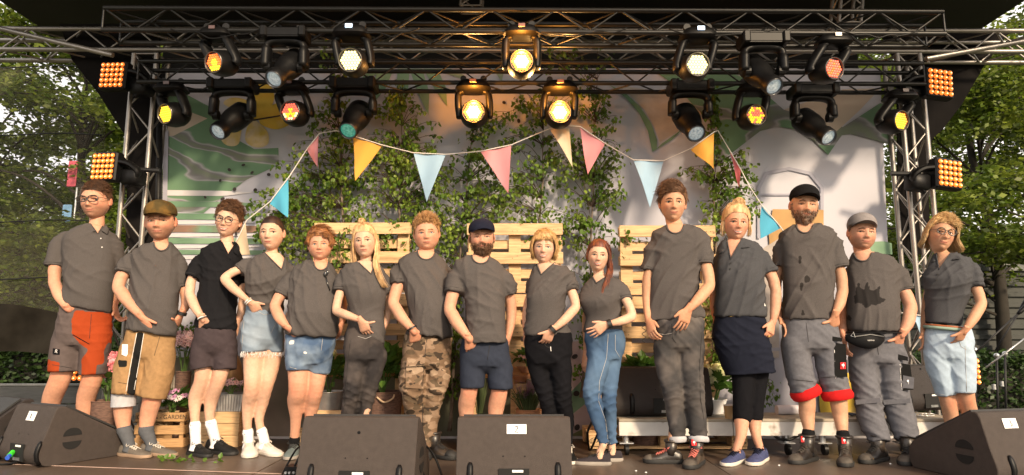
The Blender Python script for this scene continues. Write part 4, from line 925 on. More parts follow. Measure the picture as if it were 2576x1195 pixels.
for i in range(60): a = rd.uniform(0, 6.28); p = c0 + Vector((rd.uniform(-.15, .15), rd.uniform(-.08, .08), rd.uniform(-.1, .02))); m.path([p, p + Vector((rd.gauss(0, .03), rd.gauss(0, .02), rd.gauss(0, .03))), p + Vector((rd.gauss(0, .05), rd.gauss(0, .02), rd.gauss(0, .03)))], .006, 4)
for k in (-.07, .06): m.sphere(c0 + Vector((k, -.01, -.01)), (.075, .06, .035), 14, 8)
m.build('straw_filling', mat('burlap', (.42, .3, .17), .95, var=.3, vs=40, bump=.8), label='burlap and straw stuffed into the crate lettered GARDEN', category='straw', kind='stuff')
plant('potted_daisies', 'lilac and white daisies growing over the crate lettered GARDEN', 'flowers', fl(432, 1036, 5.44), .15, .07, .08, 120, 3, PL, [BLl, BLl, BLd], 44, None, stems=10, bscale=1., top_only=True)
def box_pot(wd, dp, h, m_):
    def f(t, c):
        b = MB(); n = 22
        prf = lambda k, s: [c + Vector(((x) * s, y * s, 0)) for x, y in [(-wd / 2 + wd * i / n, -dp / 2 - (.003 if i % 2 else 0)) for i in range(n + 1)] + [(wd / 2, dp / 2), (-wd / 2, dp / 2)]]
        b.loft([[v - Vector((0, 0, h)) for v in prf(0, .9)], prf(0, 1)]); b.build('pot', m_, t)
        b = MB(); q = [(-wd / 2, -dp / 2), (wd / 2, -dp / 2), (wd / 2, dp / 2), (-wd / 2, dp / 2)]; b.path([c + Vector((x, y, 0)) for x, y in q], .005, 6, closed=True); b.build('rim', m_, t)
    return f
zt = W(504, 1036, 5.4).z + .002
pz_ = fl(580, 987, 5.47); plant('potted_petunias', 'pale pink petunias in ribbed zinc box between bare legs', 'potted plant', (pz_.x, pz_.y, zt + .13), .12, .05, .07, 60, 5, [LEAVES[0]], [BLw], 34, box_pot(.25, .14, .13, M_zinc), top_only=True, bscale=1.)
pf = thing('picket_fence', 'small grey picket fence ornament behind the lilac daisies', 'picket fence', tuple(fl(455, 1000, 5.66)))
for i in range(7):
    x = 412 + i * 14; p = W(x, 985, 5.66); m = MB(); h = .38; w2 = .018
    m.prism([p + Vector((-w2, 0, -.3)), p + Vector((w2, 0, -.3)), p + Vector((w2, 0, .12)), p + Vector((0, 0, .15)), p + Vector((-w2, 0, .12))], (0, .01, 0)); m.build('picket', M_woodg, pf)
for dz in (-.2, .05): m = MB(); p = W(455, 985, 5.68); m.box(p + Vector((0, .012, dz)), (.34, .01, .03)); m.build('rail', M_woodg, pf)
p = fl(590, 900, 5.62); m = MB(); m.path([p + Vector((-.03, 0, .1)), p + Vector((0, 0, -.05)), p + Vector((.02, 0, -.2))], [.015, .055, .075], 12); m.build('driftwood', mat('driftwood', (.42, .25, .12), .8, var=.3, vs=8, bump=.4), smooth=True, label='smooth curved piece of driftwood behind the knees of the dark haired young woman', category='driftwood')
c = fl(828, 985, 5.3); plant('potted_hydrangea', 'cream hydrangea in grey zinc tub behind the denim shorts', 'potted plant', c, .15, .13, .1, 110, 6, PL, [BLc], 0, round_pot(.1, .125, .16, M_zinc), heads=[(.01, .3, .05), (-.06, .26, .035)], leafpart=60)
crate(786, 872, 1032, 5.2, 'low wooden box under the zinc tub behind the denim shorts', m_=M_wood, dpt=.22, gap=.004, slats=2)
c = fl(965, 985, 5.35); plant('potted_plant', 'large leafy green hydrangea without blooms in dark basket by the camouflage trousers', 'potted plant', c, .17, .17, .13, 210, 7, PL, None, 0, round_pot(.12, .15, c.z - .002, M_wick), stems=12, leafpart=110)
m = MB(); p = c + Vector((-.02, -.155, -.03)); m.path(catmull([p, p + Vector((.06, -.02, -.035)), p + Vector((.12, -.01, -.01)), p + Vector((.13, 0, .02))], 5), .007, 6); m.build('rope_handle', mat('rope', (.6, .45, .3), .9), smooth=True, label='pale rope handle of the basket by the camouflage trousers', category='rope')
c = fl(1318, 985, 5.3); plant('potted_lavender', 'lavender tuft behind the wedge speaker numbered 2', 'potted plant', fl(1330, 1030, 5.25), .12, .07, .08, 30, 9, [LEAVES[1]], None, 0, round_pot(.08, .1, fl(1330, 1030, 5.25).z - .002, M_terra))
def grassy(label, c, rx, h, n, seed, tips=None):
    rd = random.Random(seed); m = MB(); f_ = MB(); c = Vector(c)
    for i in range(n):
        a = rd.uniform(0, 6.28); d = Vector((math.cos(a), math.sin(a) * .7, 0)) * rx * rd.random(); b0 = c + d * .35; e = c + d * 1.1 + Vector((0, 0, h * rd.uniform(.6, 1.1)))
        m.path([b0, (b0 + e) / 2 + Vector((0, 0, .02)), e], [.0035, .003, .001], 3)
        if tips and rd.random() < .35:
            for k in range(6): q = e + Vector((rd.gauss(0, .003), rd.gauss(0, .003), k * .008)); f_.add([q + v.co * 1.3 for v in BLv.vertices], [tuple(p.vertices) for p in BLv.polygons])
    t = thing('lavender_plant' if tips else 'grass_plant', label, 'plant', tuple(c)); m.build('blades', M_leafg, t, fix=False, kind='stuff')
    if tips: f_.build('blossoms', BLv.materials[0], t, fix=False, kind='stuff')
grassy('grey-green lavender bush with purple tips behind the sheet numbered 2', fl(1328, 1035, 5.2), .15, .17, 170, 1, True)
grassy('slender green grass tuft between the legs of the man in navy shorts', fl(1206, 1040, 5.3), .06, .28, 60, 2, False)
c = fl(1318, 960, 5.42); t = thing('terracotta_bowl', 'broken terracotta bowls stacked behind the black trousers', 'bowl', tuple(c))
for k, (dx, dz, r) in enumerate(((-.02, .0, .085), (.02, .07, .075))):
    m = MB(); m.loft([[c + Vector((dx + math.cos(2 * math.pi * i / 18) * rr, math.sin(2 * math.pi * i / 18) * rr, dz + z)) for i in range(18)] for z, rr in ((0, r * .5), (.045, r), (.05, r), (.048, r * .9), (.01, r * .45))]); m.build('bowl', M_terra, t, sharp=40)
m = MB(); m.box(c + Vector((0, 0, -c.z / 2 - .005)), (.14, .14, c.z - .015), bev=.004); o = m.build('timber_stand', M_wood, label='square timber post under the terracotta bowls', category='post')
plant('flowering_plant', 'white and green blossoms spilling above the terracotta bowls', 'flowering plant', c + Vector((.03, 0, .13)), .09, .05, .07, 60, 12, [PL[1]], [BLs, BLs], 30, None, stems=5, bscale=.8)
p = fl(1345, 990, 5.36); t = thing('zinc_bucket', 'tilted zinc bucket beside the lavender behind speaker 2', 'bucket', tuple(p)); Mt = Matrix.Translation(p) @ Matrix.Rotation(R(12), 4, 'Y')
m = MB(); m.loft([[Mt @ Vector((math.cos(2 * math.pi * i / 20) * r, math.sin(2 * math.pi * i / 20) * r, z)) for i in range(20)] for z, r in ((-.1, .06), (.1, .085), (.1, .078))]); m.build('bucket', M_zinc, t, sharp=40)
c = fl(1620, 945, 5.36); plant('potted_plant', 'dark green leafy plant peeping over the speaker numbered 5', 'potted plant', c, .17, .06, .08, 130, 14, PL, None, 0, round_pot(.1, .12, c.z - .005, M_wick), leafpart=70)
c = fl(1798, 1005, 5.32); plant('potted_hydrangea', 'lime green hydrangea in white pot between the jeans and the dark skirt', 'potted plant', c, .13, .11, .08, 110, 15, PL, [BLc], 0, round_pot(.06, .09, max(.05, c.z - .263), mat('white_pot', (.7, .7, .72), .5)), heads=[(-.06, .22, .05), (.02, .24, .052), (.07, .2, .045), (-.02, .15, .04)], leafpart=70)
# hanging ivy twigs on the right pallets
nn = birch('thin ivy twig trailing down the right pallet beside the dark skirt', [(1795, 700), (1790, 800), (1795, 900)], [(1785, 760, 14, 60, 7), (1795, 880, 14, 50, 7)], 5.44, 21, 50, .03, .003)
nn = birch('thin leafy twig over the left pallet beside the ginger haired woman', [(835, 700), (850, 660), (858, 600)], [(855, 625, 24, 40, 8), (835, 690, 20, 14, 4)], 5.44, 22, 50, .03, .003)
# ------------------------------------------------------------------ big trees, hedge, buildings beyond the stage
M_tree = leafmat('tree_leaf', (.075, .12, .012), (.17, .21, .026), .5)
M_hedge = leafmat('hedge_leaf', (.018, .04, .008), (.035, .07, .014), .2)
M_trunk = mat('tree_bark', (.022, .018, .013), .9, var=.4, vs=6, bump=.5)
def tree(label, x, y, h, rx, rz, zc, n, seed, leaf=.085, lowz=0.5, layers=26):
    rd = random.Random(seed); rn = np.random.default_rng(seed)
    t = thing('garden_tree', label, 'tree', (x, y, -.62), 'trees beyond the stage')
    m = MB(); m.path(catmull([(x, y, -.62), (x + .1, y, h * .35), (x - .1, y + .1, h * .7), (x, y, h)], 5), [.13 * (1 - i / 17) for i in range(16)], 8); m.build('trunk', M_trunk, t, smooth=True)
    lb = MB(); P = []
    for k in range(layers):          # boughs that carry flat sprays of leaves
        a = rd.uniform(0, 6.28); z0 = lowz + (h - lowz) * rd.random() ** .9
        fr_ = max(.25, 1 - abs(z0 - zc) / rz * .6)
        L = rx * fr_ * rd.uniform(.7, 1.1); s0 = Vector((x, y, z0 * .85)); e = Vector((x + math.cos(a) * L, y + math.sin(a) * L * .8, z0 + rd.uniform(-.3, .5)))
        pp = catmull([s0, (s0 + e) / 2 + Vector((0, 0, .25)), e, e + Vector((math.cos(a) * .2, 0, -.25))], 6); lb.path(pp, [.028 * (1 - i / 22) for i in range(len(pp))], 5)
        for q in range(7):
            u = rd.uniform(.25, 1); i0 = int(u * (len(pp) - 2)); c = pp[i0]; b2 = a + rd.gauss(0, .9); e2 = c + Vector((math.cos(b2), math.sin(b2), rd.gauss(0, .25))) * rd.uniform(.4, 1.0)
            lb.path([c, (c + e2) / 2 + Vector((0, 0, .05)), e2], [.014, .01, .004], 3)
            kk = n // (layers * 7); tt = rn.random(kk) ** .7
            pts = np.array(c)[None] * (1 - tt[:, None]) + np.array(e2)[None] * tt[:, None] + rn.normal(0, 1, (kk, 3)) * np.array([.22, .22, .075]); P.append(pts)
    lb.build('boughs', M_trunk, t, smooth=True, fix=False, kind='stuff')
    P = np.concatenate(P); N_ = len(P)
    leaves_mesh('crown', P, leaf, M_tree, t, rn, .55)
def leaves_mesh(name, P, leaf, m_, parent, rn, flat=1.):
    N_ = len(P); d = rn.normal(size=(N_, 3)); d[:, 2] *= flat * .6; d /= np.linalg.norm(d, axis=1)[:, None]
    e = rn.normal(size=(N_, 3)); e -= d * (e * d).sum(1)[:, None]; e[:, 2] *= .6; e /= np.linalg.norm(e, axis=1)[:, None]
    s = (leaf * rn.uniform(.6, 1.3, N_))[:, None]
    V = np.stack([P, P + d * s * .45 + e * s * .32, P + d * s, P + d * s * .45 - e * s * .32], 1).reshape(-1, 3)
    me = bpy.data.meshes.new(name); me.vertices.add(4 * N_); me.vertices.foreach_set('co', V.astype('f').ravel())
    me.loops.add(4 * N_); me.loops.foreach_set('vertex_index', np.arange(4 * N_)); me.polygons.add(N_); me.polygons.foreach_set('loop_start', np.arange(0, 4 * N_, 4)); me.polygons.foreach_set('loop_total', np.full(N_, 4))
    me.materials.append(m_); me.update(calc_edges=True); me.validate()
    return link(name, me, parent, kind='stuff')
tree('leafy tree closest to the left truss tower behind the stage net', -7.3, 11.0, 6.4, 2.2, 3.4, 2.8, 36000, 31, .095, .0, 44)
tree('leafy tree at the far left edge behind the stage net', -10.2, 12.5, 7.4, 2.6, 4, 3.0, 36000, 32, .105, -.2, 44)
tree('tall tree farther back seen through the left leaves', -9.0, 17.5, 9.5, 3.4, 5, 3.2, 34000, 33, .15, -.2, 44)
tree('leafy tree right of the right truss tower', 8.3, 11.5, 6.2, 2.4, 3.2, 2.9, 36000, 34, .095, .9, 40)
tree('leafy tree at the far right edge above the grey container', 11.0, 13.5, 7.0, 2.6, 3.6, 3.2, 34000, 35, .105, 1.0, 40)
tree('tall tree farther back at the right', 11.5, 19.0, 9.5, 3.6, 5, 3.6, 34000, 36, .15, -.2, 44)
tree('bushy tree filling the gap low behind the stage net', -10.7, 14.4, 4.2, 2.3, 2.4, 1.6, 30000, 38, .11, -.4, 34)
tree('smaller tree seen between the left tower tubes', -5.9, 13.5, 5.4, 1.6, 2.6, 2.6, 20000, 37, .095, .3, 26)
def hedge(label, x0, x1, y0, y1, z1, n, seed):
    rn = np.random.default_rng(seed); t = thing('hedge', label, 'hedge', ((x0 + x1) / 2, (y0 + y1) / 2, -.62))
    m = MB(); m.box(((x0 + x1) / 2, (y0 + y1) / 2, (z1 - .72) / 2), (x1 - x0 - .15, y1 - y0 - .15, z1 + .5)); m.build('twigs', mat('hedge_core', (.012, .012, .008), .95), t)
    P = np.stack([rn.uniform(x0, x1, n), np.where(rn.random(n) < .7, y0 + rn.normal(0, .05, n), rn.uniform(y0, y1, n)), rn.uniform(-.6, z1, n) + rn.normal(0, .04, n)], 1); P[::3, 2] = z1 + rn.normal(0, .05, len(P[::3]))
    leaves_mesh('foliage', P, .075, M_hedge, t, rn)
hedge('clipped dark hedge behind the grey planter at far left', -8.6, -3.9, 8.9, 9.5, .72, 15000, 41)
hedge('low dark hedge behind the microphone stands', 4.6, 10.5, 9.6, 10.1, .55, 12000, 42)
# planter of grey boards at far left
t = thing('grey_planter', 'long grey planter made of horizontal boards at far left', 'planter', (-6.3, 8.1, -.62)); M_gb = mat('grey_planter_board', (.10, .10, .095), .8, var=.25, vs=6, stretch=(1, 6, 12), bump=.2)
for k in range(4): m = MB(); m.box((-6.1, 8.0, .18 - k * .21), (5.0, .035, .2), bev=.006); m.build('board', M_gb, t)
m = MB(); m.box((-6.1, 8.02, .293), (5.04, .09, .025), bev=.005); m.build('cap_rail', mat('planter_rail', (.2, .2, .19), .6), t)
# fabric net and dark cloth at left
net = thing('safety_net', 'grey see-through scaffold net closing the left side of the stage', 'net', (-4.9, 6.6, 0))
Mn = mat('grey_net', (.10, .09, .075), .9, var=.2)
nn_, ln_ = Mn.node_tree.nodes, Mn.node_tree.links; pb = nn_['Principled BSDF']; tr = nn_.new('ShaderNodeBsdfTransparent'); mxs = nn_.new('ShaderNodeMixShader'); tcn = nn_.new('ShaderNodeTexCoord'); nzz = nn_.new('ShaderNodeTexNoise'); nzz.inputs['Scale'].default_value = .9; mrr = nn_.new('ShaderNodeMapRange'); mrr.inputs[3].default_value = .16; mrr.inputs[4].default_value = .34
ln_.new(tcn.outputs['Object'], nzz.inputs[0]); ln_.new(nzz.outputs[0], mrr.inputs[0]); ln_.new(mrr.outputs[0], mxs.inputs[0]); ln_.new(tr.outputs[0], mxs.inputs[1]); ln_.new(pb.outputs[0], mxs.inputs[2]); ln_.new(mxs.outputs[0], nn_['Material Output'].inputs[0])
NY = 6.7; m = MB(); A_ = W(-80, 168, NY); B_ = W(262, 168, NY); C_ = W(262, 860, NY); D_ = W(-80, 860, NY); g = []
for j in range(9):
    for i in range(9):
        p = A_.lerp(B_, i / 8).lerp(D_.lerp(C_, i / 8), j / 8); p.y += .03 * math.sin(i * 1.4 + j); g.append(p)
m.add(g, [(j * 9 + i, j * 9 + i + 1, j * 9 + i + 10, j * 9 + i + 9) for j in range(8) for i in range(8)]); m.build('net_panel', Mn, net, smooth=True, fix=False)
for y in (168, 338, 556, 700): m = MB(); m.path([W(-80 + i * 48, y + 3 * math.sin(i) + (0 if y > 200 else 0), NY - .04) for i in range(8)], .006, 5); m.build('net_seam', M_blackpl, net, smooth=True)
m = MB(); g = []
for j in range(6):
    for i in range(13):
        p = W(-80 + i * 29, 778 + j * 22 - 14 * math.sin(i * .5) * (1 if j == 0 else .3), NY - .12); p.y += .05 * math.sin(i * 1.1 + j * .7); g.append(p)
m.add(g, [(j * 13 + i, j * 13 + i + 1, j * 13 + i + 14, j * 13 + i + 13) for j in range(5) for i in range(12)]); o = m.build('black_tarp', mat('black_tarp', (.018, .016, .013), .95, spec=.05, var=.5, vs=4, bump=.5, bs=8), smooth=True, fix=False, label='sagging black tarpaulin strip hanging above the hedge at far left', category='tarpaulin'); recenter(o, W(90, 880, NY))
for x, y0, y1, c, lb in ((182, 405, 470, (.5, .08, .12), 'blurred pink sign seen through the net above the man with glasses'), (168, 515, 560, (.15, .3, .5), 'blurred pale blue sign seen through the net at left')):
    p0, p1 = W(x, y0, 10.2), W(x, y1, 10.2); m = MB(); m.box((p0 + p1) / 2, (.14, .03, p0.z - p1.z), bev=.01); t = thing('hanging_sign', lb, 'sign', tuple(p1)); m.build('panel', mat('sign_%d' % x, c, .7, var=.3, vs=6), t); m = MB(); m.tube(p1 + Vector((.05, .04, 0)), Vector((p1.x + .05, p1.y + .04, -.62)), .015, n=8); m.build('post', M_steel, t)
# container at right
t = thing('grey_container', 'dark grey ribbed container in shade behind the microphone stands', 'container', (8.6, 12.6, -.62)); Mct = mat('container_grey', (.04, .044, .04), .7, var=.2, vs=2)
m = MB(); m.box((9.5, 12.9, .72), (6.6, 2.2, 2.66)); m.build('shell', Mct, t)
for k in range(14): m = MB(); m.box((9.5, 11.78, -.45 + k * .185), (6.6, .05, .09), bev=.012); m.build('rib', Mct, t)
m = MB(); m.box((9.5, 11.75, 2.06), (6.7, .12, .12)); m.build('top_rail', mat('container_rail', (.16, .17, .16), .6), t)
# microphone stands on the stage wing at right
wg = MB(); wg.box((4.75, 6.3, .02), (1.6, 2.0, .06)); wg.box((4.75, 6.3, -.32), (1.5, 1.9, .6)); wg.build('stage_wing', M_black, kind='structure')
def micstand(x, yb, yt, Y, boom, label):
    b0 = W(x, yb, Y); b0.z = .05; tp_ = W(x, yt, Y); t = thing('microphone_stand', label, 'microphone stand', tuple(b0), 'microphone stands beside the stage')
    m = MB(); m.tube(b0, tp_, .011, .009, 10); m.build('pole', M_black, t, smooth=True)
    m = MB(); m.tube(b0 + Vector((0, 0, (tp_.z - b0.z) * .55)), b0 + Vector((0, 0, (tp_.z - b0.z) * .62)), .017, n=10); m.build('clutch', M_steel, t)
    for k in range(3): a = k * 2.1 + .4; m = MB(); m.tube(b0 + Vector((0, 0, .06)), b0 + Vector((math.cos(a) * .28, math.sin(a) * .28, -.0)), .008, n=8); m.build('leg', M_black, t, smooth=True)
    m = MB(); m.sphere(tp_, .024, 10, 8); m.build('swivel', M_steel, t, smooth=True)
    e0, e1 = W(*boom[0], Y - .1), W(*boom[1], Y - .1); m = MB(); m.tube(e0, e1, .008, n=8); m.build('boom', mat('dull_chrome', (.4, .4, .4), .3, met=.9) if boom[2] else M_black, t, smooth=True)
    m = MB(); d = (e1 - e0).normalized(); m.path([e1, e1 + d * .03, e1 + d * .12, e1 + d * .17], [.012, .018, .022, .024], 12); m.sphere(e1 + d * .19, .028, 12, 8); m.build('microphone', M_blackpl, t, smooth=True)
micstand(2452, 1040, 880, 6.0, ((2440, 900), (2560, 790), 0), 'black microphone stand nearest the blonde woman')
micstand(2507, 1040, 895, 5.9, ((2480, 925), (2600, 835), 1), 'microphone stand with shiny boom reaching out of the picture')
micstand(2528, 1040, 890, 6.2, ((2505, 880), (2566, 782), 0), 'microphone stand standing behind the one with shiny boom')
m = MB(); p = W(2515, 1037, 5.9); p.z = .05; m.box(p + Vector((0, 0, .03)), (.14, .1, .05), bev=.005); o = m.build('stage_box', mat('white_label_box', (.5, .5, .52), .5), label='small pale box on the floor between the microphone stands', category='box'); recenter(o, p)
# distant belt of trees closing the view all round
rn = np.random.default_rng(77); nT = 60000; ang = rn.uniform(-1.9, 1.9, nT); rad = rn.normal(34, 2.2, nT); hgt = 5.2 + 1.6 * np.sin(ang * 9) + 1.1 * np.sin(ang * 23 + 1) + .7 * np.sin(ang * 51)
Pt = np.stack([np.sin(ang) * rad, np.cos(ang) * rad, -.6 + (hgt + .6) * rn.random(nT) ** .75], 1)
tl = leaves_mesh('treeline', Pt, .62, M_tree, None, rn); tl['label'] = 'far belt of green trees closing the view behind the park'; tl['category'] = 'treeline'
# ================================================================== PEOPLE: construction kit
def px(p):
    d = Vector(p) - cam.location; dp = d.y * ct + d.z * st; up = -d.y * st + d.z * ct
    return 1288 + FPX * d.x / dp, 597.5 - FPX * up / dp
def pxa(P):
    d = P - np.array([0, 0, HC]); dp = d[:, 1] * ct + d[:, 2] * st; up = -d[:, 1] * st + d[:, 2] * ct
    return 1288 + FPX * d[:, 0] / dp, 597.5 - FPX * up / dp
def inpoly(x, y, poly):
    r = np.zeros(len(x), bool); n = len(poly)
    for i in range(n):
        x0, y0 = poly[i]; x1, y1 = poly[(i + 1) % n]
        c = ((y0 > y) != (y1 > y)) & (x < (x1 - x0) * (y - y0) / ((y1 - y0) or 1e-9) + x0); r ^= c
    return r
def facec(me):
    a = np.empty(len(me.polygons) * 3, 'f'); me.polygons.foreach_get('center', a); return a.reshape(-1, 3).astype(float)
def facen(me):
    a = np.empty(len(me.polygons) * 3, 'f'); me.polygons.foreach_get('normal', a); return a.reshape(-1, 3).astype(float)
_mk = [0]
def masked(me, base, c2, polys):
    """second cloth colour inside outlined areas of a garment, held as a soft vertex mask so its edge is clean"""
    P = getco(me); x, y = pxa(P); Nn = getno(me); v = np.zeros(len(P)); r = np.random.default_rng(4)
    for ps in polys:
        j = ps[2] if len(ps) > 2 else 0
        k = inpoly(x + (r.normal(0, j, len(x)) if j else 0), y + (r.normal(0, j, len(x)) if j else 0), ps[0]) & (Nn[:, 1] < .4); v[k] = ps[1]
    ed = np.empty(len(me.edges) * 2, 'i'); me.edges.foreach_get('vertices', ed); ed = ed.reshape(-1, 2)
    for _ in range(2):
        sm = np.zeros(len(P)); ct_ = np.zeros(len(P)); np.add.at(sm, ed[:, 0], v[ed[:, 1]]); np.add.at(sm, ed[:, 1], v[ed[:, 0]]); np.add.at(ct_, ed[:, 0], 1); np.add.at(ct_, ed[:, 1], 1); v = v * .4 + .6 * sm / np.maximum(ct_, 1)
    at = me.attributes.new('Mask', 'FLOAT', 'POINT'); at.data.foreach_set('value', v.astype('f'))
    _mk[0] += 1; m = base.copy(); m.name = base.name + '_two_tone'; n, l = m.node_tree.nodes, m.node_tree.links; p = n['Principled BSDF']
    a = n.new('ShaderNodeAttribute'); a.attribute_name = 'Mask'; mr = n.new('ShaderNodeMapRange'); mr.inputs[1].default_value = .46; mr.inputs[2].default_value = .54; l.new(a.outputs['Fac'], mr.inputs[0])
    mx = n.new('ShaderNodeMix'); mx.data_type = 'RGBA'; l.new(p.inputs['Base Color'].links[0].from_socket, mx.inputs[6]); mx.inputs[7].default_value = (*c2, 1); l.new(mr.outputs[0], mx.inputs[0]); l.new(mx.outputs[2], p.inputs['Base Color'])
    me.materials[0] = m
def slab(bv, quad, m_, name, parent, off=.012, th=.006, Yd=4.9):
    """flat piece sewn on a garment: lies in one plane square to the cloth there"""
    c = [sum(q[i] for q in quad) / len(quad) for i in (0, 1)]; d = ray(*c).normalized(); ks = []
    for q in [c] + [(c[0] * .45 + q[0] * .55, c[1] * .45 + q[1] * .55) for q in quad]:
        h = bv.ray_cast(cam.location, ray(*q).normalized())
        if h[0] is not None: ks.append(((h[0] - cam.location).dot(d), h[1]))
    k0, nn = min(ks, key=lambda t: t[0]) if ks else ((W(c[0], c[1], Yd - .08) - cam.location).length, -d); nn = (nn * .12 - d).normalized(); p = cam.location + d * (k0 - off * .6); V = []
    for x, y in quad: e = ray(x, y).normalized(); k = (p - cam.location).dot(nn) / e.dot(nn); V.append(cam.location + e * k)
    m = MB(); m.prism(V, -nn * th); return m.build(name, m_, parent), p, nn
def bvh_of(me): return BVHTree.FromPolygons([v.co.copy() for v in me.vertices], [tuple(p.vertices) for p in me.polygons])
def stick(bv, pts, off=.003, Yd=4.9):
    out = []
    for x, y in pts:
        d = ray(x, y).normalized(); h = bv.ray_cast(cam.location, d)
        if h[0] is None: p = W(x, y, Yd); h = bv.find_nearest(p); out.append(h[0] + h[1] * off)
        else: out.append(h[0] - d * off)
    return out
def dens(pts, n=5):
    o = []
    for i in range(len(pts) - 1):
        for k in range(n): t = k / n; o.append((pts[i][0] * (1 - t) + pts[i + 1][0] * t, pts[i][1] * (1 - t) + pts[i + 1][1] * t))
    return o + [pts[-1]]
def seam(bv, pts, r, m_, name, parent, off=.001, n=5, Yd=4.9):
    m = MB(); m.path(stick(bv, dens(pts, n), off, Yd), r, 5); return m.build(name, m_, parent, smooth=True)
def patch(bv, quad, m_, name, parent, off=.005, th=.002, n=3, Yd=4.9):
    """small flat patch lying on a garment; quad = 4 pixels"""
    a, b_, c, d = [np.array(q, float) for q in quad]; g = []
    for j in range(n + 1):
        for i in range(n + 1): u, v = i / n, j / n; g.append(tuple((a * (1 - u) + b_ * u) * (1 - v) + (d * (1 - u) + c * u) * v))
    P = stick(bv, g, off, Yd); Q = [p - ray(*q).normalized() * th for p, q in zip(P, g)]; k = n + 1; m = MB()
    m.add(P + Q, [(j * k + i, j * k + i + 1, j * k + i + 1 + k, j * k + i + k) for j in range(n) for i in range(n)] + [tuple(k * k + v for v in (j * k + i, j * k + i + 1, j * k + i + 1 + k, j * k + i + k)) for j in range(n) for i in range(n)]
          + [(i, i + 1, i + 1 + k * k, i + k * k) for i in range(n)] + [(n * k + i, n * k + i + 1, n * k + i + 1 + k * k, n * k + i + k * k) for i in range(n)] + [(i * k, i * k + k, i * k + k + k * k, i * k + k * k) for i in range(n)] + [(i * k + n, i * k + k + n, i * k + k + n + k * k, i * k + n + k * k) for i in range(n)])
    return m.build(name, m_, parent)
# ---- skin and cloth materials
M_skin = mat('skin', (.5, .3, .2), .58, var=.10, vs=60, attr='Col', sss=.1, bump=.12, bs=400, spec=.32, det=6)
M_eye = mat('eye_white', (.62, .58, .54), .2, var=.02); M_iris = mat('iris', (.05, .045, .04), .15, var=.1); M_irisb = mat('iris_blue', (.09, .14, .17), .15, var=.1)
M_teeth = mat('teeth', (.78, .74, .66), .25, var=.02); M_mouth = mat('mouth_line', (.16, .04, .03), .6)
def hairmat(n, c, c2=None):
    return mat('hair_' + n, c, .55, var=.35, vs=60, spec=.5, col2=c2 or tuple(x * .6 for x in c), c2s=40, stretch=(1, 1, .3))
HM = {'brown': hairmat('brown', (.075, .035, .018), (.13, .06, .028)), 'dark': hairmat('dark', (.02, .010, .007), (.04, .016, .01)), 'chest': hairmat('chestnut', (.10, .045, .02), (.17, .08, .035)), 'ginger': hairmat('ginger', (.32, .13, .04), (.17, .07, .03)), 'blonde': hairmat('blonde', (.52, .32, .13), (.36, .19, .07)), 'lblonde': hairmat('light_blonde', (.64, .43, .22), (.44, .26, .12)), 'sandy': hairmat('sandy', (.33, .18, .075), (.45, .25, .10)), 'straw': hairmat('straw', (.62, .43, .21), (.48, .28, .12)), 'auburn': hairmat('auburn', (.09, .022, .011), (.2, .05, .015)), 'beard': hairmat('beard_brown', (.12, .055, .025)), 'grizz': hairmat('beard_grizzled', (.16, .08, .045), (.28, .2, .15))}
def cloth(n, c, var=.12, bump=.35, bs=260, rough=.9, **kw): return mat('cloth_' + n, c, rough, var=var, vs=kw.pop('vs', 40), bump=bump, bs=bs, spec=.12, sheen=0., **kw)
T_GREY = cloth('anthracite_tee', (.080, .072, .070), var=.14, vs=160, det=6); T_GREYB = cloth('slate_polo', (.058, .059, .065), var=.14, vs=160, det=6); T_BLK = cloth('black_polo', (.010, .010, .012))
M_denim = cloth('blue_denim', (.045, .085, .16), var=.3, vs=5, col2=(.11, .18, .28), c2s=3.5, c2lo=.4, c2hi=.7); M_denl = cloth('light_denim', (.16, .21, .27), var=.3, vs=6, col2=(.27, .32, .38), c2s=4, c2lo=.4, c2hi=.7); M_denw = cloth('washed_denim', (.06, .10, .18), var=.35, vs=6, col2=(.30, .38, .47), c2s=5, c2lo=.42, c2hi=.72)
M_blkj = cloth('black_jeans', (.03, .027, .028), var=.3, vs=8, col2=(.065, .055, .052), c2s=6); M_gryj = cloth('grey_jeans', (.045, .043, .044), var=.3, vs=6, col2=(.15, .13, .12), c2s=5, c2lo=.45, c2hi=.75); M_blk = cloth('black_trousers', (.006, .006, .008))
M_navy = cloth('navy_shorts', (.026, .032, .05)); M_choc = cloth('dark_taupe_shorts', (.05, .038, .042)); M_khaki = cloth('khaki', (.30, .18, .085), var=.15); M_workg = cloth('grey_workwear', (.12, .12, .135), var=.14); M_work2 = cloth('black_workwear', (.012, .012, .012)); M_oran = cloth('orange_workwear', (.50, .085, .014)); M_dkgr = cloth('warm_grey_workwear', (.095, .075, .072)); M_lblue = cloth('pale_blue_cotton', (.36, .45, .55), var=.1); M_skirt = cloth('navy_skirt', (.010, .012, .022)); M_red = cloth('red_fleece', (.5, .015, .015)); M_wsock = cloth('white_sock', (.75, .74, .75), bump=.5, bs=120); M_gsock = cloth('grey_sock', (.09, .095, .105)); M_bsock = cloth('black_sock', (.008, .008, .009)); M_band = cloth('grey_bandage', (.4, .4, .42))
M_camo = cloth('camouflage', (.17, .11, .07), var=.1)
n_, l_ = M_camo.node_tree.nodes, M_camo.node_tree.links
tc_ = n_.new('ShaderNodeTexCoord'); base_ = None
mx_ = [x for x in n_ if x.type == 'MIX'][0]; cur = None
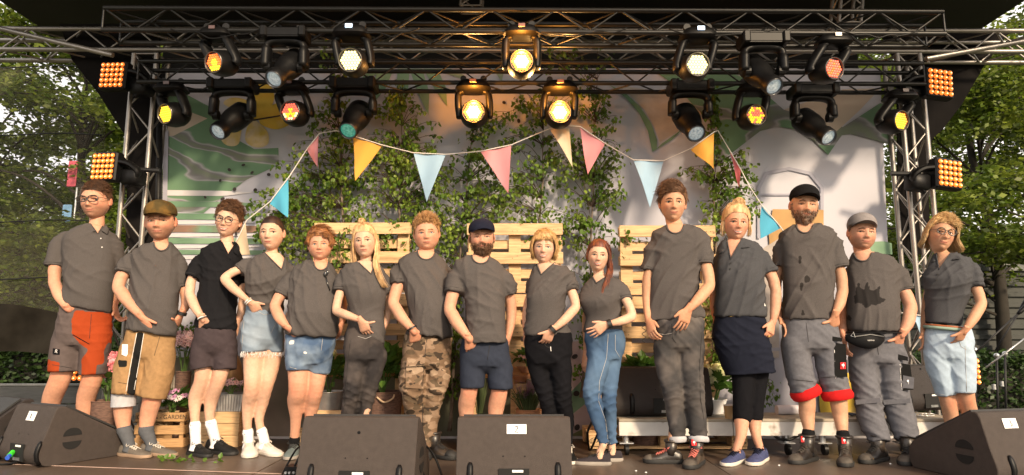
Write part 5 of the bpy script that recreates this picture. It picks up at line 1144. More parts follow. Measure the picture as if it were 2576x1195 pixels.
for sc_, thr, col_ in ((11, .53, (.25, .17, .115)), (13, .57, (.05, .036, .026)), (15, .6, (.12, .085, .055)), (10, .63, (.32, .23, .16))):
    nz_ = n_.new('ShaderNodeTexNoise'); nz_.inputs['Scale'].default_value = sc_; nz_.inputs['Detail'].default_value = 1.2; mp_ = n_.new('ShaderNodeMapping'); mp_.inputs['Location'].default_value = (sc_, thr * 30, 3); mp_.inputs['Scale'].default_value = (1, 1, 1.5); l_.new(tc_.outputs['Object'], mp_.inputs[0]); l_.new(mp_.outputs[0], nz_.inputs[0])
    gt = n_.new('ShaderNodeMath'); gt.operation = 'GREATER_THAN'; gt.inputs[1].default_value = thr; l_.new(nz_.outputs[0], gt.inputs[0])
    mm_ = n_.new('ShaderNodeMix'); mm_.data_type = 'RGBA'; mm_.inputs[7].default_value = (*col_, 1); mm_.inputs[6].default_value = (.17, .11, .07, 1)
    if cur: l_.new(cur, mm_.inputs[6])
    l_.new(gt.outputs[0], mm_.inputs[0]); cur = mm_.outputs[2]
l_.new(cur, mx_.inputs[6])
M_logo = mat('red_label', (.6, .01, .015), .6, var=.03)
SK = {'fair': (.60, .37, .26), 'tan': (.50, .275, .17), 'ruddy': (.56, .29, .19)}
# ---- folds
_fr = np.random.default_rng(99)
FK = [(_fr.normal(size=3), _fr.uniform(0, 6)) for _ in range(40)]
def folds(P, seed, amp=.004, diag=0., freq=1.):
    """vectorised fabric folds: sharp ridges along a few drape directions, broken up by slow noise"""
    r = np.random.default_rng(seed); out = np.zeros(len(P))
    warp = sum(np.sin(P @ (v * 5) + f) for v, f in FK[:6]) * .5
    for i in range(4):
        a = diag + r.normal(0, .5); k = np.array([math.cos(a), .35 * r.normal(), math.sin(a)]) * r.uniform(22, 48) * freq
        s = np.abs(np.sin(P @ k + warp * 1.5 + r.uniform(0, 6))); m = np.clip(np.sin(P @ (r.normal(size=3) * 9) + r.uniform(0, 6)) * .8 + .2, 0, 1)
        out += (1 - s) ** 2 * m
    low = sum(np.sin(P @ (v * 9) + f) for v, f in FK[6:12]) / 6
    return (out - .4) * amp + low * amp * 1.2
def radial(P, c, n, Rr, amp, ph=0.):
    d = P - np.array(c); rr = np.sqrt(d[:, 0] ** 2 + d[:, 2] ** 2); th = np.arctan2(d[:, 2], d[:, 0])
    return amp * np.exp(-(rr / Rr) ** 2) * np.clip((rr - .03) / .06, 0, 1) * ((1 - np.abs(np.sin(th * n / 2 + ph + rr * 6))) ** 2 - .3)
def garment(mb, mats, vox=.0095, it=5, fseed=1, amp=.004, diag=0., rads=(), knees=(), freq=1.):
    me = remesh(mb, vox, it); P = getco(me); Nn = getno(me)
    d = folds(P, fseed, amp, diag, freq)
    for c, n, Rr, a in rads: d += radial(P, c, n, Rr, a, fseed)
    for c, hgt, a in knees:
        c = np.array(c); q = P - c; d += a * np.exp(-(q[:, 2] / hgt) ** 2 - ((q[:, 0] ** 2) / .012)) * ((1 - np.abs(np.sin(q[:, 2] * 60 + np.sin(q[:, 0] * 30 + fseed) * 1.2))) ** 2 - .35)
    setco(me, P + Nn * np.clip(d, -.007, .022)[:, None])
    me.materials.clear()
    for m in (mats if isinstance(mats, (list, tuple)) else [mats]): me.materials.append(m)
    me.shade_smooth(); return me
def ringpx(r, Y, yaw, n=28, sc=1.):
    """(yl, xl, yr, xr, depth[, forward])"""
    yl, xl, yr, xr, dp = r[:5]; fw = r[5] if len(r) > 5 else 0
    L, Rr = W(xl, yl, Y), W(xr, yr, Y); hw = (Rr - L).length / 2; dy = hw * math.sin(yaw) * .8
    L, Rr = W(xl, yl, Y - dy), W(xr, yr, Y + dy); c = (L + Rr) / 2; h = (Rr - L) / 2 * sc
    nn = Vector((-math.sin(yaw), math.cos(yaw), 0)) * dp * sc; c = c + Vector((math.sin(yaw), -math.cos(yaw), 0)) * fw
    sg = lambda v, e: math.copysign(abs(v) ** e, v)
    return [c + h * sg(math.cos(a), .85) + nn * sg(math.sin(a), .85) for a in [2 * math.pi * k / n for k in range(n)]]
def smoothrings(rings, k=3):
    """interpolate rings with Catmull-Rom"""
    n = len(rings[0]); out = []
    cols = [catmull([r[i] for r in rings], k) for i in range(n)]
    return [[cols[i][j] for i in range(n)] for j in range(len(cols[0]))]
def limb(mb, pts, n=14, k=5):
    """pts: (Vector, radius)"""
    P = catmull([p for p, r in pts], k); Rr = [v.x for v in catmull([Vector((r, 0, 0)) for p, r in pts], k)]
    mb.path(P, Rr, n)
    mb.sphere(P[0], Rr[0] * .98, n, 8); return mb
# ---- head
FZ = .007
def head_shape(sp, nth=60, nph=88, ext=0., region=None):
    th = np.linspace(0.02, math.pi - .02, nth); t = np.linspace(-math.pi, math.pi, nph, endpoint=False); a = t - .42 * np.sin(t)
    TH, A = np.meshgrid(th, a, indexing='ij'); s = np.sin(TH); s = np.where(TH > math.pi / 2, s ** .66, s ** .92)
    x = .0745 * np.sin(A) * s; y = -.094 * np.cos(A) * s; z = .116 * np.cos(TH)
    tl = np.clip(-z / .116, 0, 1); jaw = sp.get('jaw', .34); x *= 1 - jaw * tl ** 2.0 + sp.get('fat', 0) * np.exp(-((z + .06) / .04) ** 2)
    y = np.where(y > 0, y * (1 - .5 * tl ** 1.1), y * (1 - .06 * tl)); y = np.where(y > 0, y * 1.04, y)
    y = np.where((y < 0) & (z < -.02), y - .004 * np.clip((-z - .02) / .06, 0, 1), y)
    zt = z; z = z + FZ; fr = np.clip((np.cos(A) - .1) / .5, 0, 1)
    g = lambda cx, cz, sx, sz: np.exp(-((x - cx) / sx) ** 2 - ((z - cz) / sz) ** 2)
    dy = np.zeros_like(x)
    for s_ in (-1, 1):
        dy += .0105 * g(.031 * s_, .007, .016, .011) - .0045 * g(.028 * s_, .027, .022, .008) - .004 * g(.044 * s_, -.022, .02, .018) + .003 * g(.05 * s_, -.058, .018, .02) - .0065 * g(.0115 * s_, -.031, .0065, .0065)
    u = np.clip((.018 - z) / .048, 0, 1); cut = 1 / (1 + np.exp(-(z + .037) / .0022))
    dy -= (.003 + .0180 * u) * np.exp(-(x / (.0085 + .004 * u)) ** 2) * cut * np.clip((.045 - z) / .03, 0, 1)
    mz = -.060
    dy += -.0065 * g(0, mz, .024, .011) + .0045 * g(0, mz, .026, .0026) - .007 * g(0, -.094, .02, .014) + .003 * g(0, -.076, .02, .006) + .002 * g(0, -.045, .006, .006)
    y += dy * fr
    P = np.stack([x, y, zt], -1)
    # colours
    sk = np.array(SK[sp['skin']]); Cc = np.ones(P.shape) * sk
    def mixc(w_, c):
        nonlocal Cc
        Cc = Cc * (1 - w_[..., None]) + np.array(c) * w_[..., None]
    for s_ in (-1, 1): mixc(.45 * g(.044 * s_, -.026, .02, .02) * fr, sk * np.array([1.08, .72, .7]))
    mixc(.35 * np.exp(-(x / .012) ** 2 - ((z + .028) / .014) ** 2) * fr, sk * np.array([1.05, .7, .68]))
    lip = np.clip(1.4 * g(0, mz, .0255, .0085), 0, 1) ** 2 * fr; mixc(lip * sp.get('lip', .7), (.42, .13, .10))
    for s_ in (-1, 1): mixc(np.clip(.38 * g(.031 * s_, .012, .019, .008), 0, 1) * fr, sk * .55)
    if sp.get('stub'):
        sb = np.clip((-z - .028) / .02, 0, 1) * np.clip(1.25 - np.exp(-((x) / .030) ** 2 - ((z + .045) / .016) ** 2), 0, 1) * np.clip((np.cos(A) + .35) / .3, 0, 1)
        sb = np.clip(sb + .9 * g(0, -.046, .026, .006), 0, 1) * (1 - lip); mixc(sb * sp['stub'], sp.get('stubc', (.12, .065, .04)))
    return P, Cc, A
def grid_faces(nth, nph):
    return [(i * nph + j, i * nph + (j + 1) % nph, (i + 1) * nph + (j + 1) % nph, (i + 1) * nph + j) for i in range(nth - 1) for j in range(nph)]
HL = [(0, .060), (30, .058), (50, .046), (68, .026), (80, .004), (96, -.02), (120, -.05), (180, -.075)]
def hairline(A): return np.interp(np.degrees(np.abs(A)), [h[0] for h in HL], [h[1] for h in HL])
# ---- hand
def hand(wr, tip, thumb, scale=1., curl=(.25, .35, .3), tcurl=.15, spread=.06, flip=1):
    u = (tip - wr).normalized(); s = thumb - wr; s = (s - u * s.dot(u)).normalized(); nrm = u.cross(s)
    if nrm.y > 0: nrm = -nrm
    nrm = nrm * flip                                 # back of the hand
    k = scale; mb = MB(); rings = []
    for d, w_, t_ in ((-.035, .019, .016), (-.008, .0245, .019), (.03, .036, .018), (.06, .043, .0165), (.085, .044, .015), (.098, .041, .011)):
        rings.append([wr + u * d * k + s * (.002 + (.004 if 0 < d < .07 else 0)) * k + (s * math.cos(a) * w_ + nrm * math.sin(a) * t_) * k for a in [2 * math.pi * i / 16 for i in range(16)]])
    mb.loft(rings)
    for off, ln, rr, fi in ((.030, .074, .0092, 0), (.0102, .083, .0094, 1), (-.0105, .077, .0090, 2), (-.0300, .060, .0078, 3)):
        p = wr + u * .088 * k + s * off * k; ang = 0; pts = [p - u * .02 * k, p]; d = (u + s * (off / .03) * spread).normalized(); ax = d.cross(nrm)
        for i, fr_ in enumerate((.45, .31, .24)):
            ang += curl[i] * (1 + .12 * fi); dd = d * math.cos(ang) - nrm * math.sin(ang); p = p + dd * ln * fr_ * k; pts.append(p)
        mb.path(catmull(pts, 3), [rr * k * (1 - .28 * i / 12) for i in range(13)], 8); mb.sphere(pts[-1], rr * k * .74, 8, 6)
    td = (thumb - wr - u * .02 * k).normalized(); p0 = wr + u * .018 * k + s * .022 * k; d1 = (s * .75 + u * .8 - nrm * .15).normalized(); p1 = p0 + d1 * .037 * k; d2 = (d1 * .45 + (thumb - p1).normalized() * .8).normalized(); p2 = p1 + d2 * .028 * k; p3 = p2 + (d2 - nrm * tcurl).normalized() * .021 * k
    mb.path(catmull([p0 - d1 * .01, p0, p1, p2, p3], 3), [.0125 * k, .0135 * k, .0135 * k, .013 * k, .012 * k, .0115 * k, .011 * k, .0108 * k, .0105 * k, .0100 * k, .0095 * k, .0088 * k, .0075 * k], 8); mb.sphere(p3, .0078 * k, 8, 6)
    return mb
def joinmesh(name, parts, m_):
    V = []; Fs = []; Cs = []; o = 0
    for co, fs, col in parts: V.append(co); Fs += [tuple(i + o for i in f) for f in fs]; Cs.append(col); o += len(co)
    V = np.concatenate(V); me = bpy.data.meshes.new(name); me.from_pydata(V.tolist(), [], Fs)
    at = me.color_attributes.new('Col', 'FLOAT_COLOR', 'POINT'); cc = np.concatenate(Cs); at.data.foreach_set('color', np.concatenate([cc, np.ones((len(cc), 1))], 1).astype('f').ravel())
    me.materials.append(m_); me.shade_smooth(); me.update(); return me
def mcols(co, base, seed=0, red=()):
    c = np.ones((len(co), 3)) * np.array(base)
    n = sum(np.sin(co @ (v * 14) + f + seed) for v, f in FK[:8]) / 8
    c *= (1 + .10 * n)[:, None]
    for p, r in red: w_ = .5 * np.exp(-(((co - np.array(p)) ** 2).sum(1)) / r ** 2); c = c * (1 - w_[:, None]) + np.array([base[0] * 1.05, base[1] * .62, base[2] * .55]) * w_[:, None]
    f = sum(np.sin(co @ (v * 70) + f_ + seed) for v, f_ in FK[20:28]) / 8
    return c * (1 + .07 * f)[:, None]
# ---- shoes
def shoe(par, toe, heel, mats, kind='sneaker', ln=None, h=1., lace=None, w=1.):
    """toe, heel: floor points. mats: (upper, sole, accent)"""
    u = (toe - heel); L = ln or u.length; u.z = 0; u.normalize(); toe = heel + u * L; s = Vector((0, 0, 1)).cross(u); k = L / .29
    boot = kind == 'boot'
    st_ = [(0.0, .020, .060), (.04, .031, .082), (.14, .036, .098 if boot else .082), (.28, .036, .118 if boot else .086), (.40, .038, .100 if boot else .078), (.52, .042, .080 if boot else .066), (.66, .048, .066 if boot else .054), (.80, .048, .060 if boot else .046), (.92, .038, .050 if boot else .036), (.985, .020, .036 if boot else .028), (1.0, .008, .026)]
    t = MB(); z0 = .018 if not boot else .022; rings = []
    n = 18
    for d, w_, hh in st_:
        c = heel + u * L * d + s * (.004 * math.sin(d * 3) * k); w_ *= w; r = []
        for i in range(n):
            a = 2 * math.pi * i / n; ca, sa = math.cos(a), math.sin(a)
            zz = z0 + (hh * h * k - z0) * max(0, sa) ** .8 if sa > 0 else z0 + sa * .004
            r.append(c + s * w_ * k * math.copysign(abs(ca) ** .75, ca) * (1 - .12 * max(0, sa)) + Vector((0, 0, zz)))
        rings.append(r)
    t.loft(smoothrings(rings, 2)); up = modmesh(t.mesh('tmp', mats[0], fix=True), [('SMOOTH', dict(factor=.5, iterations=1))]); up.shade_smooth(); P = getco(up); setco(up, P + getno(up) * folds(P, 5, .0016, 0, 2.5)[:, None])
    if boot or kind == 'high':
        a = MB(); at_ = heel + u * .09 * k; a.path([at_ + Vector((0, 0, .06 * k)), at_ + Vector((0, 0, .10 * k)) - u * .006, at_ + Vector((0, 0, .165 * k)) - u * .01], [.042 * k, .042 * k, .049 * k], 16)
        a.path([at_ + Vector((math.cos(q) * .048 * k, math.sin(q) * .048 * k, .162 * k)) - u * .01 for q in [i * math.pi / 8 for i in range(16)]], .009, 6, closed=True)
    sh = thing_part('shoe' if not boot else 'work_boot', up, par)
    if boot or kind == 'high': a.build('ankle_shaft', mats[0], sh, smooth=True)
    b = MB(); rr = []
    for z, e in ((0, .97), (.004, 1.03), (z0 * .7, 1.07), (z0 + .006, 1.05), (z0 + .007, .9)):
        r = []
        for side in (1, -1):
            q = st_ if side == 1 else list(reversed(st_))
            for d, w_, hh in q: c = heel + u * (L * (.5 + (d - .5) * (1 + (e - 1) * .5)) ) + s * .004 * math.sin(d * 3) * k; r.append(c + s * side * w_ * w * k * e + Vector((0, 0, z + (.012 if d > .95 and z < .002 else 0) * 1)))
        rr.append(r)
    b.loft(rr); b.build('sole', mats[1], sh, sharp=60)
    if boot:
        for side in (1, -1):
            for i in range(9): d = .06 + i * .105; c = heel + u * L * d + s * side * np.interp(d, [q[0] for q in st_], [q[1] for q in st_]) * k * 1.02; m = MB(); m.box(c + Vector((0, 0, .006)), (.012, .012, .013)); 
        m = MB(); rr = [[p + Vector((0, 0, .0022)) + (p - (heel + u * L * .85)).normalized() * .0015 for p in ring] for ring in rings[7:]]; m.loft(rr); m.build('toe_cap', mats[2], sh, smooth=True)
    la = MB(); lm = lace or mats[2]
    for i in range(5 if not boot else 6):
        d = .30 + i * .065; hh = np.interp(d, [q[0] for q in st_], [q[2] for q in st_]) * h * k + .003; ww = .026 * k * (1.1 - i * .06)
        c = heel + u * L * d + Vector((0, 0, hh)); e = u * L * .05
        la.path([c - s * ww - e * .2 - Vector((0, 0, .008)), c + Vector((0, 0, .003)), c + s * ww + e - Vector((0, 0, .010))], .0026, 5); la.path([c + s * ww - e * .2 - Vector((0, 0, .008)), c + Vector((0, 0, .004)), c - s * ww + e - Vector((0, 0, .010))], .0026, 5)
    c = heel + u * L * .31 + Vector((0, 0, (.118 if boot else .088) * h * k))
    for sd in (-1, 1): la.path(catmull([c, c + s * sd * .025 + Vector((0, 0, .012)), c + s * sd * .045 - Vector((0, 0, .008)) + u * .02, c + s * sd * .02 + u * .02], 3), .0024, 4); la.path([c, c + s * sd * .02 + u * .045 - Vector((0, 0, .015))], .0022, 4)
    la.build('laces', lm, sh, smooth=True); return sh
def thing_part(name, me, par, **kw): return link(name, me, par, **kw)
def sock(par, pts, m_, name='sock'):
    mb = MB(); limb(mb, pts, 16, 4); me = mb.mesh(name, m_, True, True); P = getco(me); z = P[:, 2]; setco(me, P + getno(me) * (np.abs(np.sin(z * 260)) * .0015)[:, None]); return link(name, me, par)
# ---- hair
def strands(paths, m_, par, name='hair', w0=.0045):
    mb = MB()
    for pts, r in paths:
        n = len(pts); mb.path(pts, [r * (1 - .75 * (i / (n - 1)) ** 2) for i in range(n)], 4, flat=.6)
    return mb.build(name, m_, par, smooth=True, fix=False)
def headwear(par, T, sp, kind):
    pass
def build_person(sp):
    Y = sp['Y']; yaw = R(sp.get('yaw', 0)); fem = sp.get('fem', False); seed = sp['seed']; rd = random.Random(seed)
    foot = sp.get('foot') or F(sp['neck'][0], 1160)
    par = thing('person', sp['label'], 'person', (foot[0], foot[1], 0), 'group of people posing on the stage')
    sk = SK[sp['skin']]
    # head transform
    tx, ty, cx, cy, wpx = sp['head'][:5]; hyaw, hpit = R(sp['head'][5]), R(sp['head'][6]); Yh = Y + sp.get('hY', 0)
    top, chin = W(tx, ty, Yh), W(cx, cy, Yh); H = (top - chin).length; roll = math.atan2(top.x - chin.x, top.z - chin.z); chin = top + (chin - top) * 1.06; H *= 1.06; Hc = (top + chin) / 2
    s = H / .232; sx = (wpx * mpp(cx, cy, Yh)) / .143; sx = min(max(sx, s * .95), s * 1.09)
    Tm = Matrix.Translation(Hc) @ Matrix.Rotation(roll, 4, 'Y') @ Matrix.Rotation(hyaw, 4, 'Z') @ Matrix.Rotation(hpit, 4, 'X') @ Matrix.Diagonal((sx, s, s, 1))
    TA = np.array(Tm); hw = lambda p: Tm @ Vector(p)
    P, Cc, A = head_shape(sp); nth, nph = A.shape
    hp = P.reshape(-1, 3) @ TA[:3, :3].T + TA[:3, 3]
    hf = grid_faces(nth, nph); parts = [(hp, hf, Cc.reshape(-1, 3))]
    bl = BVHTree.FromPolygons([Vector(v) for v in P.reshape(-1, 3)], hf)
    def fs(x, z, off=0.):      # point on the face surface, local
        z = z - FZ; h = bl.ray_cast(Vector((x, -.3, z)), Vector((0, 1, 0))); y = h[0].y if h[0] else -.07
        return Vector((x, y - off, z))
    for s_ in (-1, 1):          # ears
        e = MB(); rot = Matrix.Rotation(R(-20) * s_, 3, 'Z') @ Matrix.Rotation(R(12), 3, 'X')
        e.sphere((s_ * .077, .010, .0), (.0085, .017, .030), 14, 10, rot=rot); e.sphere((s_ * .076, .004, -.022), (.007, .008, .011), 10, 8)
        c = np.array([hw(v) for v in e.v]); parts.append((c, e.f, mcols(c, np.array(sk) * np.array([1.03, .82, .8]))))
    # feet first: the ankles follow the shoes
    ank = []
    for q in sp.get('shoes', []):
        toe, heel = F(*q['toe']), F(*q['heel']); L = (toe - heel).length
        if L < .24 or L > .31: toe = heel + (toe - heel).normalized() * min(max(L, .25), .305)
        q['_t'], q['_h'] = toe, heel; k_ = (toe - heel).length / .29; ank.append(heel + (toe - heel).normalized() * .082 * k_ + Vector((0, 0, .085)))
    def legpts(lg, i, sc=1., skin=False):
        o_ = []
        if skin and lg[0][1] > 960 and sp['pants']['legs']: a_ = sp['pants']['legs'][i]; lg = [(q[0], q[1], q[2], q[3] * .6) for q in a_[:2]] + list(lg)
        for x, y, d, r in lg:
            t_ = min(1, max(0, (y - 985) / 125.)); A_ = ank[i] if i < len(ank) else None
            Ye = (Y + d) * (1 - t_) + (A_.y if A_ is not None else Y + d) * t_; o_.append((W(x, y, Ye), r * mpp(x, y, Ye) * sc))
        if A_ is not None:
            ax, ay = px(A_)
            if skin: o_[-1] = (A_, min(o_[-1][1], .040)); o_.append((A_ - Vector((0, 0, .05)), .036))
        return o_
    # body
    nk = sp['neck']; nb = W(nk[0], nk[1], Y + .02); nr = sp.get('nr', .045 if fem else .058) * .92
    body = MB(); limb(body, [(Hc + Vector((0, .012, -.02)), nr * .95), (hw((0, .018, -.085)), nr * .96), (nb, nr * 1.04), (nb + Vector((0, .0, -.05)), nr * 1.25)])
    rg = [ringpx(r, Y, yaw, sc=.82) for r in sp['torso'][:-1]]; body.loft(smoothrings(rg, 2))
    red = []
    for arm in sp['arms']:
        pts = [(W(x, y, Y + d), r * (.66, .82, .86, .90, .76)[i_ if len(arm) == 5 else (0, 2, 3, 4)[i_]]) for i_, (x, y, d, r) in enumerate(arm)]; pts[0] = (pts[0][0].lerp(nb, .22) - Vector((0, 0, .03)), pts[0][1]); ai = sp['arms'].index(arm); pts = pts if len(pts) < 5 else pts[:2] + [(pts[1][0].lerp(pts[2][0], .78), pts[2][1] * 1.02), (pts[2][0].lerp(pts[3][0], .10), pts[2][1] * 1.0), (pts[2][0].lerp(pts[3][0], .38), pts[3][1] * 1.06)] + pts[3:]; e_ = (W(sp['hands'][ai][1][0], sp['hands'][ai][1][1], Y + sp['hands'][ai][1][2]) - pts[-1][0]).normalized(); pts.append((pts[-1][0] + e_ * .03, pts[-1][1] * .74)); limb(body, pts); red.append((tuple(pts[-2][0]), .05))
    for li, lg in enumerate(sp.get('legs', [])):
        pts = legpts(lg, li, .87, True); sp.setdefault('_lp', []).append(pts); limb(body, pts, 16)
        k_ = min(sp.get('knee', 1), len(pts) - 1); red.append(((pts[k_][0].x, pts[k_][0].y - .06, pts[k_][0].z), .05))
    me = remesh(body, .0085, 4); co = getco(me); d = folds(co, seed, .0012, 1.2, 1.5); co = co + getno(me) * d[:, None]
    parts.append((co, [tuple(p.vertices) for p in me.polygons], mcols(co, sk, seed, red)))
    for hd in sp['hands']:
        (wx, wy, wd), (x1, y1, d1), (x2, y2, d2) = hd[:3]; kw = hd[3] if len(hd) > 3 else {}
        hm = hand(W(wx, wy, Y + wd), W(x1, y1, Y + d1), W(x2, y2, Y + d2), .9 if fem else 1.02, **kw); me = remesh(hm, .0038, 2); co = getco(me)
        parts.append((co, [tuple(p.vertices) for p in me.polygons], mcols(co, np.array(sk) * np.array([1.03, .93, .9]), seed)))
    bodyo = link('body', joinmesh('body', parts, M_skin), par)
    # face parts
    gl = sp.get('gaze', 0)
    for s_ in (-1, 1):
        ec = fs(.031 * s_, .008) + Vector((0, .0092, 0)); e = MB(); e.sphere((0, 0, 0), .0134 * s, 14, 10)
        M3 = Tm.to_3x3().normalized(); wc = hw(ec); toc = (cam.location - wc).normalized(); e.v = [tuple(wc + Vector(v)) for v in e.v]
        e.disc(wc + toc * .0137 * s, .0068 * s, toc, 10, mi=1); e.build('eye', [M_eye, sp.get('iris', M_iris)], par, smooth=True, fix=False)
        sq = sp.get('squint', .2)
        for nm, zz, rr, mm_ in (('eyelid', .0165 - .004 * sq, .0042 + .002 * sq, None), ('eyelash', .0135 - .004 * sq, .0012 if not fem else .0018, HM['dark'])):
            pts = [hw(fs(.031 * s_ + dx, zz - .0055 * (dx / .016) ** 2, .0005) + Vector((0, -.003 * (1 - (dx / .018) ** 2), 0))) for dx in (-.0165, -.011, -.004, .004, .011, .0165)]
            m = MB(); m.path(catmull(pts, 2), rr * s, 6)
            if mm_: m.build(nm, mm_, par, smooth=True)
            else:
                me = m.mesh(nm, M_skin, True, True); at = me.color_attributes.new('Col', 'FLOAT_COLOR', 'POINT'); at.data.foreach_set('color', np.tile(np.array([*(np.array(sk) * .85), 1]), len(me.vertices)).astype('f')); link(nm, me, par)
        pts = [hw(fs(s_ * (.012 + .034 * t_), .0225 + .0055 * math.sin(math.pi * min(1, t_ * 1.1)) - sp.get('frown', 0) * .006 * (1 - t_), .0015)) for t_ in (0, .2, .4, .6, .8, 1)]
        m = MB(); m.path(catmull(pts, 2), [.0030 * s * (.85 if fem else 1.3) * q for q in (.7, .9, 1.1, 1.2, 1.25, 1.25, 1.2, 1.1, .9, .6, .3)], 6, flat=.6); m.build('eyebrow', HM[sp.get('brow', sp['hairc'])], par, smooth=True)
    mo = sp.get('mouth', 'closed'); mw = sp.get('mw', .024); cur_ = sp.get('curv', .004); zz = -.060
    xsn = [-1, -.66, -.33, 0, .33, .66, 1]
    if mo == 'open':
        mw *= 1.22; cur_ *= .8; zz += .002
        up = [fs(q * mw, zz + .003 + cur_ * q * q, .001) for q in xsn]; lo = [fs(q * mw * .93, zz + .001 - .0115 * (1 - q * q) + cur_ * q * q, .001) for q in xsn]
        m = MB(); m.add([hw(v) for v in up + lo], [(i, i + 1, i + 8, i + 7) for i in range(6)]); m.build('teeth', M_teeth, par, fix=False)
        for nm, ps, r_ in (('upper_lip', up, .0019), ('lower_lip', lo, .0024)):
            m = MB(); m.path([hw(v - Vector((0, .0015, 0))) for v in ps], [r_ * s * q for q in (.4, .8, 1, 1.05, 1, .8, .4)], 6); m.build(nm, mat('lip_skin', (.45, .15, .12), .45, var=.05), par, smooth=True)
    else:
        cur_ *= 1.5; mw *= 1.08
        m = MB(); m.path([hw(fs(q * mw, zz + cur_ * q * q + sp.get('smirk', 0) * q, .0006)) for q in xsn], [.0014 * s * q for q in (.5, 1, 1, 1, 1, 1, .5)], 5); m.build('mouth_line', M_mouth, par, smooth=True)
    # glasses
    if sp.get('glasses'):
        gm = MB(); shape, rw, rh = sp['glasses']
        for s_ in (-1, 1):
            cc_ = fs(.031 * s_, .006, .022); cc_.y = -.112; ring = []
            for i in range(24):
                a = 2 * math.pi * i / 24; e_ = .75 if shape == 'rect' else 1
                ring.append(hw(cc_ + Vector((rw * math.copysign(abs(math.cos(a)) ** e_, math.cos(a)), .004 * abs(math.cos(a)), rh * math.copysign(abs(math.sin(a)) ** e_, math.sin(a))))))
            gm.path(ring, (.0030 if shape == 'round' else .0036) * s, 6, closed=True)
            gm.path([hw(cc_ + Vector((s_ * rw, .002, .006))), hw((s_ * .076, -.085, .006)), hw((s_ * .079, -.02, .006)), hw((s_ * .079, .012, .0))], .0016 * s, 5)
        gm.path([hw((-.031 + rw, -.113, .002)), hw((0, -.119, .006)), hw((.031 - rw, -.113, .002))], .0018 * s, 5)
        gm.build('glasses', mat('glasses_frame', (.02, .016, .015), .3, spec=.8), par, smooth=True)
    # hair shell
    hc = HM[sp['hairc']]; style = sp['hair']; th_ = sp.get('hth', .012)
    Pf = P.reshape(-1, 3); Af = A.reshape(-1)
    nrm_ = Pf / np.array([.0745, .094, .116]) ** 2; nrm_ /= np.linalg.norm(nrm_, axis=1)[:, None]
    hl = hairline(Af) + sp.get('hlup', 0) * (np.abs(Af) < 1.0)
    inn = Pf[:, 2] > hl; w_ = np.clip((Pf[:, 2] - hl) / .045, 0, 1) ** .8
    hs_noise = sum(np.sin(Pf @ (v * 45) + f + seed) for v, f in FK[12:18]) / 6
    topb = 1 + sp.get('htop', .6) * np.clip(Pf[:, 2] / .1, 0, 1)
    sh = Pf + nrm_ * ((.002 + th_ * w_ * topb * (1 + .12 * hs_noise)))[:, None]
    if style != 'none':
        keep = [f for f in hf if all(inn[i] for i in f)]
        used = sorted({i for f in keep for i in f}); mp_ = {j: i for i, j in enumerate(used)}
        m = MB(); m.add([hw(sh[i]) for i in used], [tuple(mp_[i] for i in f) for f in keep])
        hair = m.build('hair', hc, par, smooth=True, fix=False)
        idx = np.nonzero(inn)[0]; paths = []
        nst = int(sp.get('nst', 420) * 1.6)
        for _ in range(nst):
            i = int(idx[rd.randrange(len(idx))]); p = Vector(sh[i]) - Vector(nrm_[i]) * .004; n_v = Vector(nrm_[i]); a = Af[i]
            if style in ('short', 'spiky', 'swept'):
                if style == 'spiky': d = Vector((.25 + rd.gauss(0, .22), -.55 + rd.gauss(0, .2), .7)) + n_v * .35
                elif style == 'swept': d = Vector((sp.get('sweep', 1) * .9 + rd.gauss(0, .2), -.45 + rd.gauss(0, .2), .15)) if p.z > .05 else Vector((0, .5, -.8))
                else: d = Vector((sp.get('sweep', .4) + rd.gauss(0, .3), -.6, .1)) if p.z > .06 else Vector((0, .4, -.9))
                d = d - n_v * d.dot(n_v) * (.75 if style != 'spiky' else .2); d.normalize(); L = sp.get('hlen', .035) * rd.uniform(.6, 1.25) * (1 if p.z > .04 else .55)
                lift = sp.get('lift', .35) if p.z > .04 else .05
                pts = [p, p + d * L * .5 + n_v * L * lift * .6, p + d * L + n_v * L * lift * .55 + Vector((rd.gauss(0, .003), rd.gauss(0, .003), rd.gauss(0, .003)))]
                paths.append(([hw(q) for q in pts], .0018 * s))
            elif style in ('bun', 'slick'):
                bt = Vector(sp['bun']); d = bt - p; d = d - n_v * d.dot(n_v) * .8
                pts = [p + n_v * .003, p + d * .3 + n_v * (.010 + rd.gauss(0, .002)) * (1 if style == 'bun' else .4), p + d * .6 + n_v * .008]
                paths.append(([hw(q) for q in pts], .0018 * s))
        # falling hair
        for (a0, a1, z1, thk, cnt, curl) in sp.get('fall', []):
            for _ in range(int(cnt * 1.9)):
                a = R(rd.uniform(a0, a1)); ze = z1 + rd.gauss(0, .005); pts = []; tk = thk + rd.gauss(0, .0025); ph = rd.uniform(0, 6); st0 = sp.get('part', 0.)
                for k_ in range(8):
                    t_ = k_ / 7; z = .125 + (ze - .125) * t_ ** 1.15; q = math.sqrt(max(0.02, 1 - (max(z, 0) / .135) ** 2)); aa = a * min(1, .35 + 1.2 * t_)
                    cc2 = 1 - curl * max(0, t_ - .75) * 4 * .12; rx_, ry_ = (.0745 + tk) * q * cc2, (.094 + tk) * q * cc2
                    if z < -.05 and abs(a) > R(100): ry_ *= .9
                    wv_ = sp.get('wave', 0) * math.sin(z * 55 + ph)
                    pts.append(Vector((math.sin(aa) * rx_ + wv_ + st0 * (1 - t_), -math.cos(aa) * ry_, z)))
                paths.append(([hw(q) for q in pts], .0030 * s))
